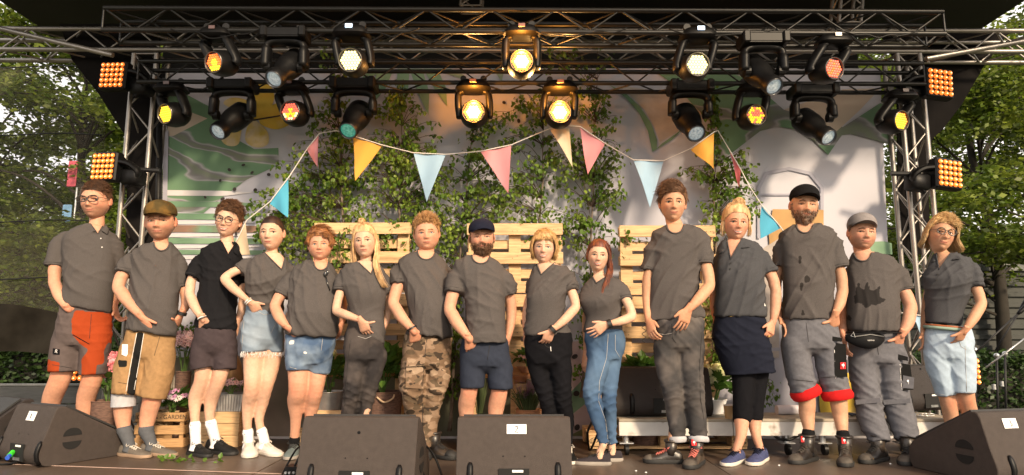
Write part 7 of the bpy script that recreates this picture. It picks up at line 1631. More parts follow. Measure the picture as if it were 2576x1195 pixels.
# 5 ------------------------------------------------------------
PE.append(dict(label='ginger short-haired woman in grey tee with sunglasses on the neckline and washed denim shorts', seed=5, Y=4.9, yaw=18, fem=True, skin='ruddy', foot=(-1.5, 4.9),
  head=(804, 580, 806, 651, 54, 12, 0), fat=.10, hair='short', hairc='ginger', hth=.018, htop=.8, hlen=.05, nst=420, sweep=.8, mouth='closed', curv=.003, mw=.021,
  fall=[(50, 120, -.035, .02, 150, 3), (-120, -60, -.02, .014, 110, 3), (120, 240, -.05, .02, 120, 2), (20, 60, .045, .014, 60, 0)], wave=.004, iris=M_irisb,
  neck=(806, 667), nr=.054, torso=[(658, 780, 662, 832, .06), (668, 745, 676, 844, .09), (690, 728, 694, 850, .115), (735, 724, 738, 856, .14, .02), (785, 720, 788, 858, .16, .04), (825, 714, 830, 854, .15, .035), (840, 712, 850, 848, .14, .03)],
  sleeves=[((742, 692, -.01), (708, 744, -.05), .070, .070), ((846, 700, .04), (856, 742, .06), .055, .05)], neckline=('crew', .022), pulls=[(735, 790, 9, .007)],
  arms=[[(740, 694, -.01, .055), (708, 740, -.06, .05), (690, 770, -.09, .044), (704, 800, -.15, .042), (724, 824, -.17, .028)], [(846, 705, .04, .05), (858, 750, .08, .042), (862, 790, .08, .036), (860, 815, .04, .026)]],
  hands=[((724, 824, -.17), (766, 860, -.10), (772, 834, -.17)), ((860, 815, .04), (846, 850, .02), (840, 825, -.04))],
  pants=dict(name='denim_shorts', short=True, mat=M_denw, mats=[(.7, .68, .66)], crotch=(775, 890), hips=[(836, 716, 842, 850, .125), (860, 712, 865, 848, .135), (885, 712, 888, 842, .13), (898, 718, 900, 838, .12), (914, 726, 916, 826, .1)], legs=[[(750, 885, -.02, 36), (750, 910, -.03, 36), (750, 932, -.03, 33)], [(808, 888, .02, 34), (806, 915, .02, 31), (804, 940, .02, 27)]],
    paint=[([(728, 854), (742, 856), (738, 868), (726, 866)], 1, 1.5), ([(764, 884), (774, 886), (772, 892), (764, 890)], 1, 1)], seams=[([(718, 920), (780, 938)], .002, M_stitch), ([(782, 944), (830, 948)], .002, M_stitch), ([(812, 850), (808, 882)], .0016, M_stitch), ([(718, 850), (716, 915)], .0015, M_stitch)]),
  legs=[[(752, 900, 0, 34), (750, 975, -.02, 27), (745, 1010, .02, 25), (744, 1055, .02, 16), (746, 1110, 0, 12)], [(804, 900, .03, 30), (794, 980, .02, 22), (786, 1015, .05, 21), (780, 1060, .05, 15), (778, 1110, .04, 12)]],
  shoes=[dict(toe=(722, 1162), heel=(744, 1140), mats=(cloth('teal_grey_shoe', (.12, .15, .15)), S_grey, L_black), sock=M_bsock, sockpt=(747, 1106, 0, 14)), dict(toe=(800, 1158), heel=(780, 1138), mats=(cloth('teal_grey_shoe', (.12, .15, .15)), S_grey, L_black))]))
# 6 ------------------------------------------------------------
PE.append(dict(label='long-haired blonde woman with top knot in grey V-neck tee and black jeans', seed=6, Y=4.84, yaw=16, fem=True, skin='fair', foot=(-1.1, 4.84),
  head=(914, 568, 920, 645, 52, 4, 0), hair='bun', hairc='lblonde', hth=.010, htop=.5, bun=(0, .0, .14), knot=(-.01, .0, .148, .024), nst=300, mouth='closed', curv=.002, mw=.021, lip=.9, brow='dark',
  fall=[(75, 150, -.10, .006, 170, 0), (-150, -70, -.20, .008, 190, 0), (150, 210, -.24, .012, 120, 0)], locks=[([(.078, .0, .04), (.082, -.02, -.08), (.07, -.06, -.16), (.09, -.08, -.26), (.125, -.085, -.34)], 90, .012, .004), ([(-.078, .0, .03), (-.085, 0, -.08), (-.085, -.01, -.16), (-.08, -.02, -.22)], 60, .010, .004)],
  neck=(920, 664), torso=[(656, 898, 658, 944, .055), (666, 868, 672, 962, .078), (686, 852, 692, 974, .10), (735, 862, 738, 976, .118, .012), (780, 874, 785, 970, .10), (815, 876, 830, 970, .108), (822, 880, 868, 969, .112)],
  sleeves=[((862, 690, -.01), (856, 734, -.05), .058, .056), ((966, 695, .03), (976, 738, .05), .05, .048)], neckline=('v', [(898, 656), (934, 690), (944, 660), (920, 650)]), pulls=[(905, 800, 9, .007)],
  arms=[[(862, 694, -.01, .044), (856, 735, -.05, .040), (844, 782, -.09, .036), (876, 794, -.16, .034), (908, 806, -.17, .024)], [(966, 700, .03, .042), (978, 750, .08, .036), (974, 800, .08, .03), (962, 830, .05, .022)]],
  hands=[((906, 806, -.17), (930, 852, -.10), (944, 804, -.17)), ((962, 830, .05), (950, 860, .04), (945, 835, 0))],
  pants=dict(name='black_jeans', lsc=.85, mat=M_blkj, crotch=(935, 900), knee=2, hips=[(808, 876, 825, 966, .10), (845, 864, 850, 970, .115), (885, 862, 885, 968, .118), (905, 866, 905, 962, .11)], legs=[[(902, 895, -.01, 35), (890, 935, -.02, 31), (884, 985, -.03, 25), (876, 1035, .02, 23), (870, 1095, .02, 16), (868, 1130, .02, 15)], [(950, 895, .02, 31), (938, 940, .02, 28), (928, 990, .02, 23), (918, 1035, .06, 20), (912, 1095, .05, 15), (912, 1130, .05, 14)]],
    seams=[([(882, 856), (876, 900), (868, 1000), (862, 1060)], .0015, M_stitchd), ([(900, 846), (920, 852), (934, 846)], .0015, M_stitch)]),
  legs=[[(884, 985, 0, 18), (872, 1060, .02, 14), (868, 1140, .02, 11)], [(928, 990, .03, 17), (916, 1060, .05, 14), (912, 1140, .05, 11)]],
  shoes=[dict(toe=(862, 1172), heel=(868, 1150), mats=(U_black, S_white, L_white)), dict(toe=(925, 1170), heel=(912, 1148), mats=(U_black, S_white, L_white))]))
# 7 ------------------------------------------------------------
PE.append(dict(label='man with spiky sandy hair in grey tee and camouflage cargo trousers', seed=7, Y=4.92, yaw=24, skin='ruddy', foot=(-.65, 4.92),
  head=(1071, 547, 1075, 626, 60, 6, 1), fat=.10, jaw=.22, hair='spiky', hairc='sandy', hth=.008, htop=.8, hlen=.026, nst=1000, lift=.5, mouth='closed', curv=.0, mw=.021, squint=.6, iris=M_irisb,
  neck=(1070, 640), nr=.064, torso=[(630, 1042, 636, 1098, .068), (644, 1008, 652, 1118, .095), (668, 996, 676, 1128, .12), (725, 1010, 730, 1136, .14, .02), (780, 1022, 785, 1136, .155, .035), (830, 1020, 838, 1134, .145, .03), (842, 1016, 852, 1132, .14, .025)],
  sleeves=[((1006, 678, -.01), (1004, 718, -.05), .078, .074), ((1118, 682, .05), (1128, 722, .08), .066, .06)], neckline=('crew', .018), pulls=[(1048, 815, 11, .010)],
  arms=[[(1006, 682, -.01, .06), (1000, 722, -.06, .055), (988, 762, -.09, .049), (1012, 800, -.15, .045), (1040, 832, -.18, .033)], [(1116, 686, .05, .056), (1130, 740, .10, .047), (1130, 790, .10, .04), (1120, 820, .06, .03)]],
  hands=[((1038, 830, -.18), (1052, 885, -.06), (1075, 840, -.12)), ((1120, 820, .06), (1110, 860, .06), (1100, 830, 0))], bands=[(1036, 826, -.18, 1042, 836, .037, M_strap, 'bracelet', .006)],
  pants=dict(name='camouflage_trousers', lsc=.92, mat=M_camo, crotch=(1090, 890), fa=.006, knee=2, hips=[(838, 1018, 846, 1134, .122), (870, 1010, 872, 1138, .13), (900, 1010, 902, 1138, .132), (920, 1014, 920, 1134, .12)], legs=[[(1046, 905, -.02, 37), (1038, 945, -.03, 36), (1038, 990, -.04, 32), (1044, 1045, .02, 28), (1054, 1100, .02, 22), (1058, 1124, .0, 22)], [(1106, 905, .02, 34), (1102, 950, .02, 33), (1090, 1000, .02, 29), (1080, 1050, .05, 27), (1074, 1105, .05, 24), (1076, 1124, .04, 24)]],
    patches=[([(1024, 900), (1070, 898), (1068, 920), (1022, 922)], M_camo, 'pocket_flap'), ([(1022, 922), (1066, 920), (1060, 978), (1020, 976)], M_camo, 'cargo_pocket')], seams=[([(1074, 850), (1068, 900), (1062, 990), (1064, 1080)], .002, M_stitchd)]),
  legs=[[(1044, 1045, .02, 18), (1056, 1110, .02, 13), (1058, 1140, .0, 12)], [(1080, 1050, .05, 18), (1076, 1110, .05, 13), (1078, 1140, .04, 12)]],
  shoes=[dict(toe=(1075, 1168), heel=(1056, 1142), mats=(U_boot, S_black, L_black), kind='boot'), dict(toe=(1146, 1158), heel=(1070, 1146), mats=(U_boot, S_black, L_black), kind='boot')]))
# 8 ------------------------------------------------------------
PE.append(dict(label='full-bearded man in navy cap, grey tee and navy shorts', seed=8, Y=4.82, yaw=6, skin='ruddy', foot=(-.24, 4.82),
  head=(1211, 558, 1213, 636, 60, 4, 0), jaw=.24, hair='short', hairc='grizz', hth=.004, htop=.1, hlen=.01, nst=80, stub=.3, beard=('beard', .014), mouth='closed', curv=.003, mw=.022, cap=(C_navy, -2, 4), squint=.9, frown=.8,
  neck=(1209, 650), nr=.064, torso=[(642, 1180, 645, 1236, .068), (655, 1146, 660, 1258, .095), (680, 1136, 684, 1272, .12), (735, 1162, 738, 1274, .135, .015), (785, 1166, 790, 1274, .15, .03), (840, 1164, 840, 1276, .15, .03), (862, 1166, 864, 1276, .148, .028)],
  sleeves=[((1148, 690, -.01), (1142, 738, -.05), .078, .075), ((1264, 690, .0), (1280, 742, .02), .07, .064)], neckline=('crew', .018), pulls=[(1185, 845, 11, .010)], fd=1.1,
  arms=[[(1148, 694, -.01, .06), (1140, 738, -.05, .056), (1130, 778, -.08, .050), (1152, 815, -.14, .048), (1178, 850, -.17, .035)], [(1264, 694, .0, .058), (1282, 750, .05, .048), (1286, 800, .06, .042), (1278, 850, .03, .031)]],
  hands=[((1177, 848, -.17), (1192, 905, -.05), (1215, 860, -.10)), ((1278, 850, .03), (1262, 895, .05), (1255, 860, -.02))],
  pants=dict(name='navy_shorts', short=True, mat=M_navy, crotch=(1225, 900), hips=[(850, 1160, 850, 1280, .122), (880, 1154, 880, 1284, .13), (905, 1153, 905, 1287, .132), (922, 1158, 922, 1284, .12)], legs=[[(1188, 905, -.02, 35), (1188, 945, -.02, 34), (1188, 976, -.02, 33)], [(1256, 905, .0, 34), (1258, 945, .0, 34), (1259, 978, .0, 33)]], seams=[([(1158, 972), (1216, 980)], .0015, M_stitchd), ([(1230, 980), (1291, 982)], .0015, M_stitchd), ([(1232, 868), (1226, 905)], .0018, M_stitchd)]),
  legs=[[(1186, 940, 0, 28), (1180, 985, -.01, 24), (1173, 1025, .03, 24), (1176, 1080, .02, 15), (1178, 1135, .0, 13)], [(1258, 940, .02, 28), (1256, 985, .01, 24), (1248, 1025, .04, 24), (1244, 1080, .03, 15), (1242, 1135, .02, 13)]],
  shoes=[dict(toe=(1172, 1172), heel=(1178, 1148), mats=(U_boot, S_black, L_black)), dict(toe=(1250, 1172), heel=(1242, 1148), mats=(U_boot, S_black, L_black))]))
# 9 ------------------------------------------------------------
PE.append(dict(label='smiling woman with honey blonde bob in grey V-neck tee and black trousers', seed=9, Y=4.82, yaw=-14, fem=True, skin='fair', foot=(.32, 4.82),
  head=(1371, 586, 1367, 659, 52, -6, 0), hair='short', hairc='blonde', hth=.016, htop=.8, hlen=.03, nst=120, mouth='open', curv=.008, mw=.024, iris=M_irisb, hlup=-.012,
  fall=[(60, 115, -.078, .022, 220, 1.6), (-115, -58, -.078, .020, 220, 1.6), (115, 245, -.07, .026, 200, 0), (8, 50, .056, .014, 60, 0), (-50, -4, .050, .014, 70, 0)],
  neck=(1376, 671), torso=[(662, 1352, 662, 1398, .055), (676, 1336, 670, 1426, .08), (698, 1330, 690, 1442, .10), (745, 1324, 740, 1428, .125, .015), (790, 1322, 788, 1422, .118, .01), (830, 1318, 828, 1434, .12), (845, 1316, 842, 1440, .12)],
  sleeves=[((1428, 692, -.01), (1436, 732, -.05), .060, .058), ((1340, 706, .03), (1334, 740, .05), .048, .044)], neckline=('v', [(1350, 664), (1361, 691), (1396, 660), (1374, 652)]), fd=2.45,
  arms=[[(1428, 696, -.01, .046), (1438, 735, -.05, .043), (1450, 772, -.09, .038), (1420, 805, -.15, .037), (1388, 832, -.17, .026)], [(1340, 710, .03, .042), (1328, 760, .08, .036), (1322, 810, .07, .03), (1324, 838, .03, .022)]],
  hands=[((1390, 830, -.17), (1362, 880, -.10), (1350, 842, -.17)), ((1322, 838, .04), (1330, 878, .04), (1345, 850, 0))], bands=[(1390, 829, -.17, 1382, 837, .031, M_strap, 'wristwatch', .013)],
  pants=dict(name='black_trousers', lsc=.88, mat=M_blk, crotch=(1380, 900), knee=2, hips=[(836, 1320, 836, 1440, .112), (865, 1317, 865, 1443, .12), (893, 1319, 893, 1442, .12), (915, 1328, 915, 1434, .11)], legs=[[(1352, 905, .01, 32), (1360, 950, .01, 28), (1374, 1000, .0, 24), (1382, 1050, .03, 21), (1384, 1110, .03, 16), (1384, 1135, .03, 16)], [(1408, 905, -.02, 34), (1412, 950, -.02, 30), (1416, 1000, -.02, 26), (1424, 1050, .02, 22), (1426, 1110, .02, 17), (1426, 1135, .02, 17)]],
    seams=[([(1366, 860), (1374, 872), (1386, 876)], .002, M_stitchd), ([(1385, 872), (1386, 884)], .003, M_tag)]),
  legs=[[(1382, 1050, .03, 16), (1384, 1140, .03, 11)], [(1424, 1050, .02, 16), (1426, 1140, .02, 11)]],
  shoes=[dict(toe=(1374, 1172), heel=(1384, 1150), mats=(U_black, S_white, L_white)), dict(toe=(1436, 1172), heel=(1426, 1150), mats=(U_black, S_white, L_white))]))
# 10 -----------------------------------------------------------
PE.append(dict(label='smiling woman with auburn side ponytail in grey tee and skinny blue jeans', seed=10, Y=4.78, yaw=-38, fem=True, skin='fair', foot=(.68, 4.78),
  head=(1508, 606, 1503, 679, 50, -6, 0), hair='slick', hairc='auburn', hth=.009, htop=.6, bun=(.04, .12, .0), nst=340, mouth='open', curv=.009, mw=.025, brow='dark',
  fall=[(60, 130, -.09, .012, 130, 0), (-130, -75, -.03, .008, 80, 0)], locks=[([(.07, .02, .02), (.085, -.01, -.06), (.085, -.05, -.13), (.065, -.075, -.21), (.05, -.085, -.29), (.035, -.085, -.33)], 150, .013, .0048)],
  neck=(1511, 702), nr=.046, torso=[(694, 1490, 694, 1534, .055), (708, 1478, 704, 1556, .078), (730, 1464, 722, 1572, .098), (760, 1464, 758, 1566, .12, .02), (795, 1476, 800, 1560, .10), (822, 1472, 826, 1562, .10), (836, 1471, 832, 1562, .102)],
  sleeves=[((1562, 722, -.04), (1574, 756, -.08), .056, .055), ((1482, 736, .06), (1474, 768, .1), .046, .042)], neckline=('v', [(1490, 696), (1500, 712), (1528, 694), (1510, 688)]), fd=2.45,
  arms=[[(1562, 726, -.04, .044), (1576, 756, -.09, .041), (1592, 796, -.13, .038), (1562, 808, -.17, .035), (1528, 816, -.18, .025)], [(1482, 740, .06, .042), (1474, 800, .14, .034), (1476, 860, .14, .030), (1472, 895, .12, .022)]],
  hands=[((1528, 816, -.18), (1484, 842, -.16), (1496, 812, -.18), dict(curl=(.15, .2, .2), spread=.22)), ((1472, 894, .12), (1468, 945, .10), (1480, 915, .06), dict(curl=(.3, .4, .3)))], bands=[(1533, 815, -.18, 1524, 818, .031, M_strap, 'wristwatch', .014)],
  pants=dict(name='blue_jeans', mat=M_denim, crotch=(1508, 900), knee=2, hips=[(826, 1474, 828, 1564, .10), (850, 1474, 852, 1572, .112), (875, 1478, 880, 1570, .118), (900, 1480, 905, 1560, .112)], legs=[[(1508, 895, -.03, 34), (1500, 940, -.06, 31), (1490, 992, -.08, 25), (1500, 1040, -.02, 22), (1514, 1090, .0, 16), (1520, 1116, .0, 15)], [(1536, 895, .02, 33), (1533, 940, .02, 29), (1530, 1000, .0, 24), (1534, 1045, .05, 20), (1538, 1095, .06, 15), (1540, 1118, .06, 14)]],
    seams=[([(1530, 840), (1526, 900), (1508, 960), (1506, 1010), (1524, 1060), (1530, 1112)], .0016, M_stitch), ([(1548, 842), (1548, 880), (1560, 900)], .0015, M_stitch), ([(1506, 1116), (1536, 1116)], .002, M_stitch)]),
  legs=[[(1500, 1040, 0, 15), (1518, 1110, .0, 11), (1524, 1150, .0, 11)], [(1534, 1045, .05, 15), (1540, 1110, .06, 11), (1544, 1145, .06, 11)]],
  shoes=[dict(toe=(1464, 1168), heel=(1537, 1170), mats=(cloth('dark_hiking_shoe', (.035, .03, .035)), S_grey, U_grey), lace=L_black), dict(toe=(1500, 1160), heel=(1566, 1160), mats=(cloth('dark_hiking_shoe', (.035, .03, .035)), S_grey, U_grey), lace=L_black)]))
# 11 -----------------------------------------------------------
PE.append(dict(label='very tall young man with tousled chestnut hair, grey tee and grey jeans', seed=11, Y=4.72, yaw=-12, skin='tan', foot=(1.2, 4.72),
  head=(1693, 468, 1692, 554, 58, -8, 1), hair='swept', hairc='chest', hth=.013, htop=1.1, hlen=.045, nst=1000, sweep=-.8, lift=.3, mouth='closed', curv=.006, mw=.024, smirk=.001,
  neck=(1700, 574), nr=.060, torso=[(566, 1670, 566, 1732, .066), (584, 1645, 578, 1764, .09), (606, 1636, 600, 1780, .11), (670, 1636, 670, 1768, .118), (730, 1632, 730, 1758, .115), (785, 1624, 780, 1774, .118), (810, 1620, 799, 1778, .12)],
  sleeves=[((1764, 600, -.02), (1771, 668, -.06), .074, .072), ((1650, 612, .02), (1630, 680, .03), .064, .060)], neckline=('crew', .016), fd=2.45, fa=.006,
  arms=[[(1764, 604, -.02, .056), (1776, 670, -.06, .052), (1786, 718, -.10, .046), (1758, 752, -.16, .043), (1734, 778, -.19, .031)], [(1650, 616, .02, .054), (1632, 690, .02, .045), (1628, 750, .02, .04), (1630, 806, -.05, .029)]],
  hands=[((1734, 776, -.19), (1704, 848, -.18), (1700, 800, -.2), dict(curl=(.12, .25, .22), spread=.12)), ((1630, 806, -.05), (1646, 858, -.14), (1652, 826, -.14), dict(curl=(.3, .5, .4)))],
  pants=dict(name='grey_jeans', lsc=.93, mat=M_gryj, cuff=(M_band, 'turned_up_cuff', .018, 1.06), crotch=(1700, 850), knee=2, fa=.004, hips=[(795, 1632, 792, 1772, .115), (830, 1640, 825, 1774, .122), (858, 1644, 855, 1774, .122), (875, 1648, 875, 1770, .11)], legs=[[(1676, 865, .01, 35), (1680, 920, .0, 32), (1692, 985, -.02, 28), (1698, 1040, .03, 25), (1704, 1085, .02, 23), (1706, 1106, .0, 22)], [(1740, 865, -.01, 36), (1740, 925, -.02, 32), (1744, 985, -.03, 29), (1752, 1040, .02, 27), (1757, 1085, .0, 25), (1758, 1106, -.01, 24)]],
    seams=[([(1766, 830), (1760, 920), (1762, 1000), (1778, 1098)], .0018, M_stitchd), ([(1690, 815), (1692, 850), (1700, 862)], .002, M_stitchd), ([(1650, 838), (1672, 842), (1692, 838)], .0018, M_stitch)]),
  legs=[[(1698, 1040, .03, 18), (1706, 1120, .0, 13)], [(1752, 1040, .02, 18), (1758, 1125, -.01, 13)]],
  shoes=[dict(toe=(1618, 1164), heel=(1718, 1166), mats=(U_boot, S_black, U_cap), kind='boot', lace=L_red), dict(toe=(1728, 1182), heel=(1764, 1164), mats=(U_boot, S_black, U_cap), kind='boot', lace=L_red, logo=True)]))
# 12 -----------------------------------------------------------
PE.append(dict(label='smiling woman with messy blonde bun in grey polo, navy skirt and leggings', seed=12, Y=4.8, yaw=-16, fem=True, skin='ruddy', foot=(1.72, 4.8),
  head=(1853, 520, 1850, 602, 56, -6, 0), hair='bun', hairc='lblonde', hth=.014, htop=.6, bun=(.0, .02, .14), knot=(.012, .0, .138, .040), nst=420, mouth='open', curv=.008, mw=.026,
  locks=[([(.078, .0, .03), (.086, -.01, -.03), (.08, 0, -.08)], 30, .008, .003), ([(-.078, .0, .03), (-.085, -.01, -.03), (-.08, 0, -.09)], 24, .007, .003)],
  neck=(1850, 612), nr=.054, torso=[(602, 1824, 602, 1880, .06), (616, 1806, 612, 1908, .085), (640, 1798, 634, 1926, .11), (690, 1794, 688, 1926, .132, .02), (740, 1794, 740, 1928, .13, .02), (780, 1790, 780, 1930, .13, .015), (797, 1790, 797, 1930, .13, .012)],
  sleeves=[((1908, 636, -.02), (1936, 688, -.05), .070, .068), ((1812, 644, .04), (1802, 690, .08), .056, .052)], shirt=T_GREYB, shirtname='polo_shirt',
  neckline=('polo', [(1828, 600), (1838, 652), (1866, 602), (1846, 594)], [(1822, 634), (1862, 626), (1806, 642), (1888, 622)], [(1838, 662), (1837, 676)], M_blackpl), fd=2.45,
  arms=[[(1908, 640, -.02, .054), (1938, 690, -.05, .05), (1952, 730, -.07, .044), (1950, 775, -.08, .04), (1944, 812, -.10, .028)], [(1812, 648, .04, .048), (1800, 710, .1, .042), (1796, 770, .1, .034), (1800, 800, .06, .026)]],
  hands=[((1944, 810, -.10), (1930, 868, -.14), (1915, 830, -.16), dict(curl=(.45, .6, .5))), ((1800, 800, .06), (1802, 850, .08), (1810, 820, .02))], bands=[(1935, 846, -.13, 1933, 852, .0115, M_gold, 'ring', .003)],
  pants=dict(name='navy_skirt', short=True, mat=M_skirt, crotch=(1860, 870), fa=.004, fd=1.6, hips=[(790, 1794, 790, 1928, .125), (830, 1787, 830, 1934, .14), (870, 1792, 868, 1944, .15), (910, 1806, 905, 1952, .15), (945, 1822, 936, 1955, .148)], legs=[],
    seams=[([(1832, 797), (1868, 792)], .004, M_gold)]),
  legs=[[(1872, 930, 0, 34), (1868, 1000, -.02, 25), (1866, 1050, .03, 23), (1864, 1095, .02, 15), (1858, 1135, .0, 12)], [(1908, 930, .03, 28), (1902, 1000, .02, 22), (1898, 1055, .06, 20), (1902, 1095, .04, 14), (1906, 1135, .02, 11)]],
  shoes=[dict(toe=(1820, 1174), heel=(1868, 1160), mats=(U_blue, S_white, L_pink), lace=M_skirt), dict(toe=(1884, 1174), heel=(1924, 1156), mats=(U_blue, S_white, L_pink), lace=M_skirt)]))
# 13 -----------------------------------------------------------
PE.append(dict(label='bearded man in black cap with grey work trousers rolled to red cuffs', seed=13, Y=4.84, yaw=-10, skin='tan', foot=(2.2, 4.84),
  head=(2025, 474, 2021, 558, 60, -10, 2), hair='none', hairc='brown', hth=.003, stub=.3, beard=('grizz', .011), mouth='closed', curv=.004, smirk=.002, cap=(C_black, -6, 0), squint=.9,
  neck=(2026, 573), nr=.060, torso=[(564, 1996, 564, 2056, .066), (580, 1968, 576, 2088, .095), (604, 1958, 600, 2106, .12), (670, 1962, 668, 2104, .13, .01), (730, 1964, 730, 2100, .135, .015), (785, 1964, 785, 2102, .135, .01), (802, 1966, 806, 2102, .135, .01)],
  sleeves=[((2088, 600, -.02), (2112, 676, -.05), .080, .078), ((1976, 606, .04), (1962, 670, .08), .066, .062)], neckline=('crew', .016), fd=2.45, fa=.006, shirtm=(.026, .023, .022), shirtp=[([(2012, 640), (2018, 650), (2012, 668), (2006, 655)], 1, 2), ([(2030, 690), (2038, 700), (2030, 716), (2022, 700)], 1, 2), ([(2016, 706), (2022, 716), (2018, 740), (2010, 724)], 1, 2), ([(2018, 770), (2024, 790), (2014, 800)], 1, 2)],
  arms=[[(2088, 604, -.02, .056), (2112, 680, -.05, .050), (2120, 730, -.07, .046), (2112, 765, -.11, .042), (2102, 790, -.14, .032)], [(1976, 610, .04, .055), (1956, 690, .1, .045), (1954, 760, .1, .04), (1960, 796, .04, .03)]],
  hands=[((2102, 790, -.14), (2098, 850, -.04), (2062, 808, -.16)), ((1960, 796, .04), (1978, 826, .0), (1966, 815, -.08))],
  pants=dict(name='work_trousers', lsc=.99, mat=M_workg, cuff=(M_red, 'rolled_red_cuff', .032, 1.12), crotch=(2040, 850), knee=2, hips=[(796, 1966, 800, 2104, .122), (830, 1964, 830, 2112, .128), (860, 1966, 860, 2118, .13), (878, 1972, 878, 2116, .12)], legs=[[(2000, 865, .0, 36), (2008, 920, .0, 35), (2020, 972, -.02, 34), (2028, 990, -.02, 32)], [(2080, 865, -.01, 36), (2088, 920, -.02, 35), (2100, 970, -.03, 35), (2106, 996, -.03, 32)]],
    patches=[([(2097, 862), (2128, 866), (2132, 948), (2100, 950)], M_work2, 'holster_pocket'), ([(2110, 902), (2134, 906), (2134, 938), (2108, 934)], M_workg, 'pocket_flap'), ([(2092, 846), (2118, 850), (2118, 860), (2092, 857)], M_work2, 'pocket_flap')],
    logos=[((2121, 920), 1.0)], seams=[([(2028, 812), (2034, 860)], .0016, M_stitchd), ([(1996, 955), (2046, 960)], .002, M_stitchd), ([(2066, 950), (2124, 946)], .002, M_stitchd), ([(2099, 880), (2102, 952)], .0022, M_tag)]),
  legs=[[(2022, 960, 0, 26), (2030, 1010, .0, 24), (2030, 1040, .03, 22), (2034, 1080, .02, 15), (2038, 1115, .0, 13)], [(2102, 965, 0, 26), (2110, 1015, -.01, 24), (2114, 1045, .02, 21), (2120, 1090, .01, 15), (2124, 1125, -.01, 13)]], knee=5,
  shoes=[dict(toe=(1985, 1170), heel=(2050, 1156), mats=(U_boot, S_black, U_cap), kind='boot', sock=M_bsock, sockpt=(2037, 1088, .01, 17), logo=True), dict(toe=(2122, 1182), heel=(2130, 1158), mats=(U_boot, S_black, U_cap), kind='boot', sock=M_bsock, sockpt=(2121, 1092, .0, 18), logo=True)]))
# 14 -----------------------------------------------------------
PE.append(dict(label='man in pale grey cap with damp spotted tee and black belt bag', seed=14, Y=4.92, yaw=-14, skin='ruddy', foot=(2.75, 4.92),
  head=(2169, 545, 2168, 625, 60, -8, 0), hair='short', hairc='brown', hth=.006, htop=.2, hlen=.012, nst=150, stub=.35, mouth='closed', curv=.005, cap=(C_greyc, -8, -6), squint=.7, jaw=.22, fat=.06,
  neck=(2172, 644), nr=.064, torso=[(634, 2142, 634, 2202, .068), (648, 2134, 644, 2240, .095), (672, 2128, 666, 2262, .12), (730, 2126, 728, 2264, .145, .02), (780, 2126, 780, 2264, .16, .035), (820, 2126, 820, 2262, .155, .03), (832, 2128, 834, 2258, .15, .03)],
  sleeves=[((2254, 676, -.02), (2276, 734, -.05), .078, .074), ((2142, 680, .04), (2134, 730, .08), .062, .058)], neckline=('crew', .018), fd=2.45,
  shirtm=(.022, .020, .020), shirtp=[([(2150, 745), (2160, 700), (2170, 740), (2182, 696), (2190, 738), (2215, 720), (2212, 748), (2228, 752), (2205, 770), (2190, 764), (2180, 778), (2166, 762), (2145, 766)], 1, 3.), ([(2120, 790), (2150, 800), (2142, 806), (2128, 802)], 1, 2.)],
  arms=[[(2254, 680, -.02, .060), (2276, 736, -.06, .056), (2292, 772, -.09, .051), (2284, 812, -.14, .046), (2270, 840, -.16, .034)], [(2142, 684, .04, .055), (2128, 750, .1, .046), (2122, 810, .06, .04), (2120, 845, -.02, .03)]],
  hands=[((2270, 838, -.16), (2250, 895, -.05), (2232, 856, -.17)), ((2118, 842, -.02), (2124, 884, -.06), (2136, 862, -.12))],
  pants=dict(name='work_trousers', lsc=.99, mat=M_workg, crotch=(2205, 900), knee=2, fa=.005, hips=[(826, 2130, 828, 2262, .125), (858, 2130, 858, 2272, .132), (890, 2134, 890, 2280, .135), (910, 2140, 910, 2276, .125)], legs=[[(2170, 900, .0, 36), (2172, 950, .0, 34), (2182, 1005, -.02, 33), (2192, 1055, .02, 32), (2210, 1096, .0, 28), (2214, 1112, .0, 27)], [(2240, 900, -.01, 38), (2244, 950, -.02, 36), (2256, 1005, -.03, 35), (2268, 1050, .01, 34), (2280, 1092, .0, 30), (2282, 1108, .0, 29)]],
    patches=[([(2262, 912), (2290, 918), (2298, 980), (2266, 984)], M_work2, 'holster_pocket'), ([(2272, 944), (2300, 950), (2298, 978), (2270, 976)], M_workg, 'pocket_flap'), ([(2256, 890), (2284, 898), (2284, 908), (2256, 904)], M_work2, 'pocket_flap'), ([(2152, 1006), (2214, 1000), (2216, 1012), (2154, 1018)], M_workg, 'knee_flap'), ([(2222, 1006), (2290, 1002), (2290, 1014), (2224, 1018)], M_workg, 'knee_flap')],
    logos=[((2285, 960), 1.0)], seams=[([(2264, 916), (2268, 980)], .0022, M_tag), ([(2204, 850), (2210, 892)], .0016, M_stitchd)]),
  legs=[[(2192, 1055, .02, 18), (2214, 1125, .0, 13)], [(2268, 1050, .01, 18), (2284, 1125, .0, 13)]],
  shoes=[dict(toe=(2165, 1168), heel=(2228, 1156), mats=(U_boot, S_black, U_cap), kind='boot', lace=L_black), dict(toe=(2270, 1176), heel=(2290, 1156), mats=(U_boot, S_black, U_cap), kind='boot', lace=L_black)]))
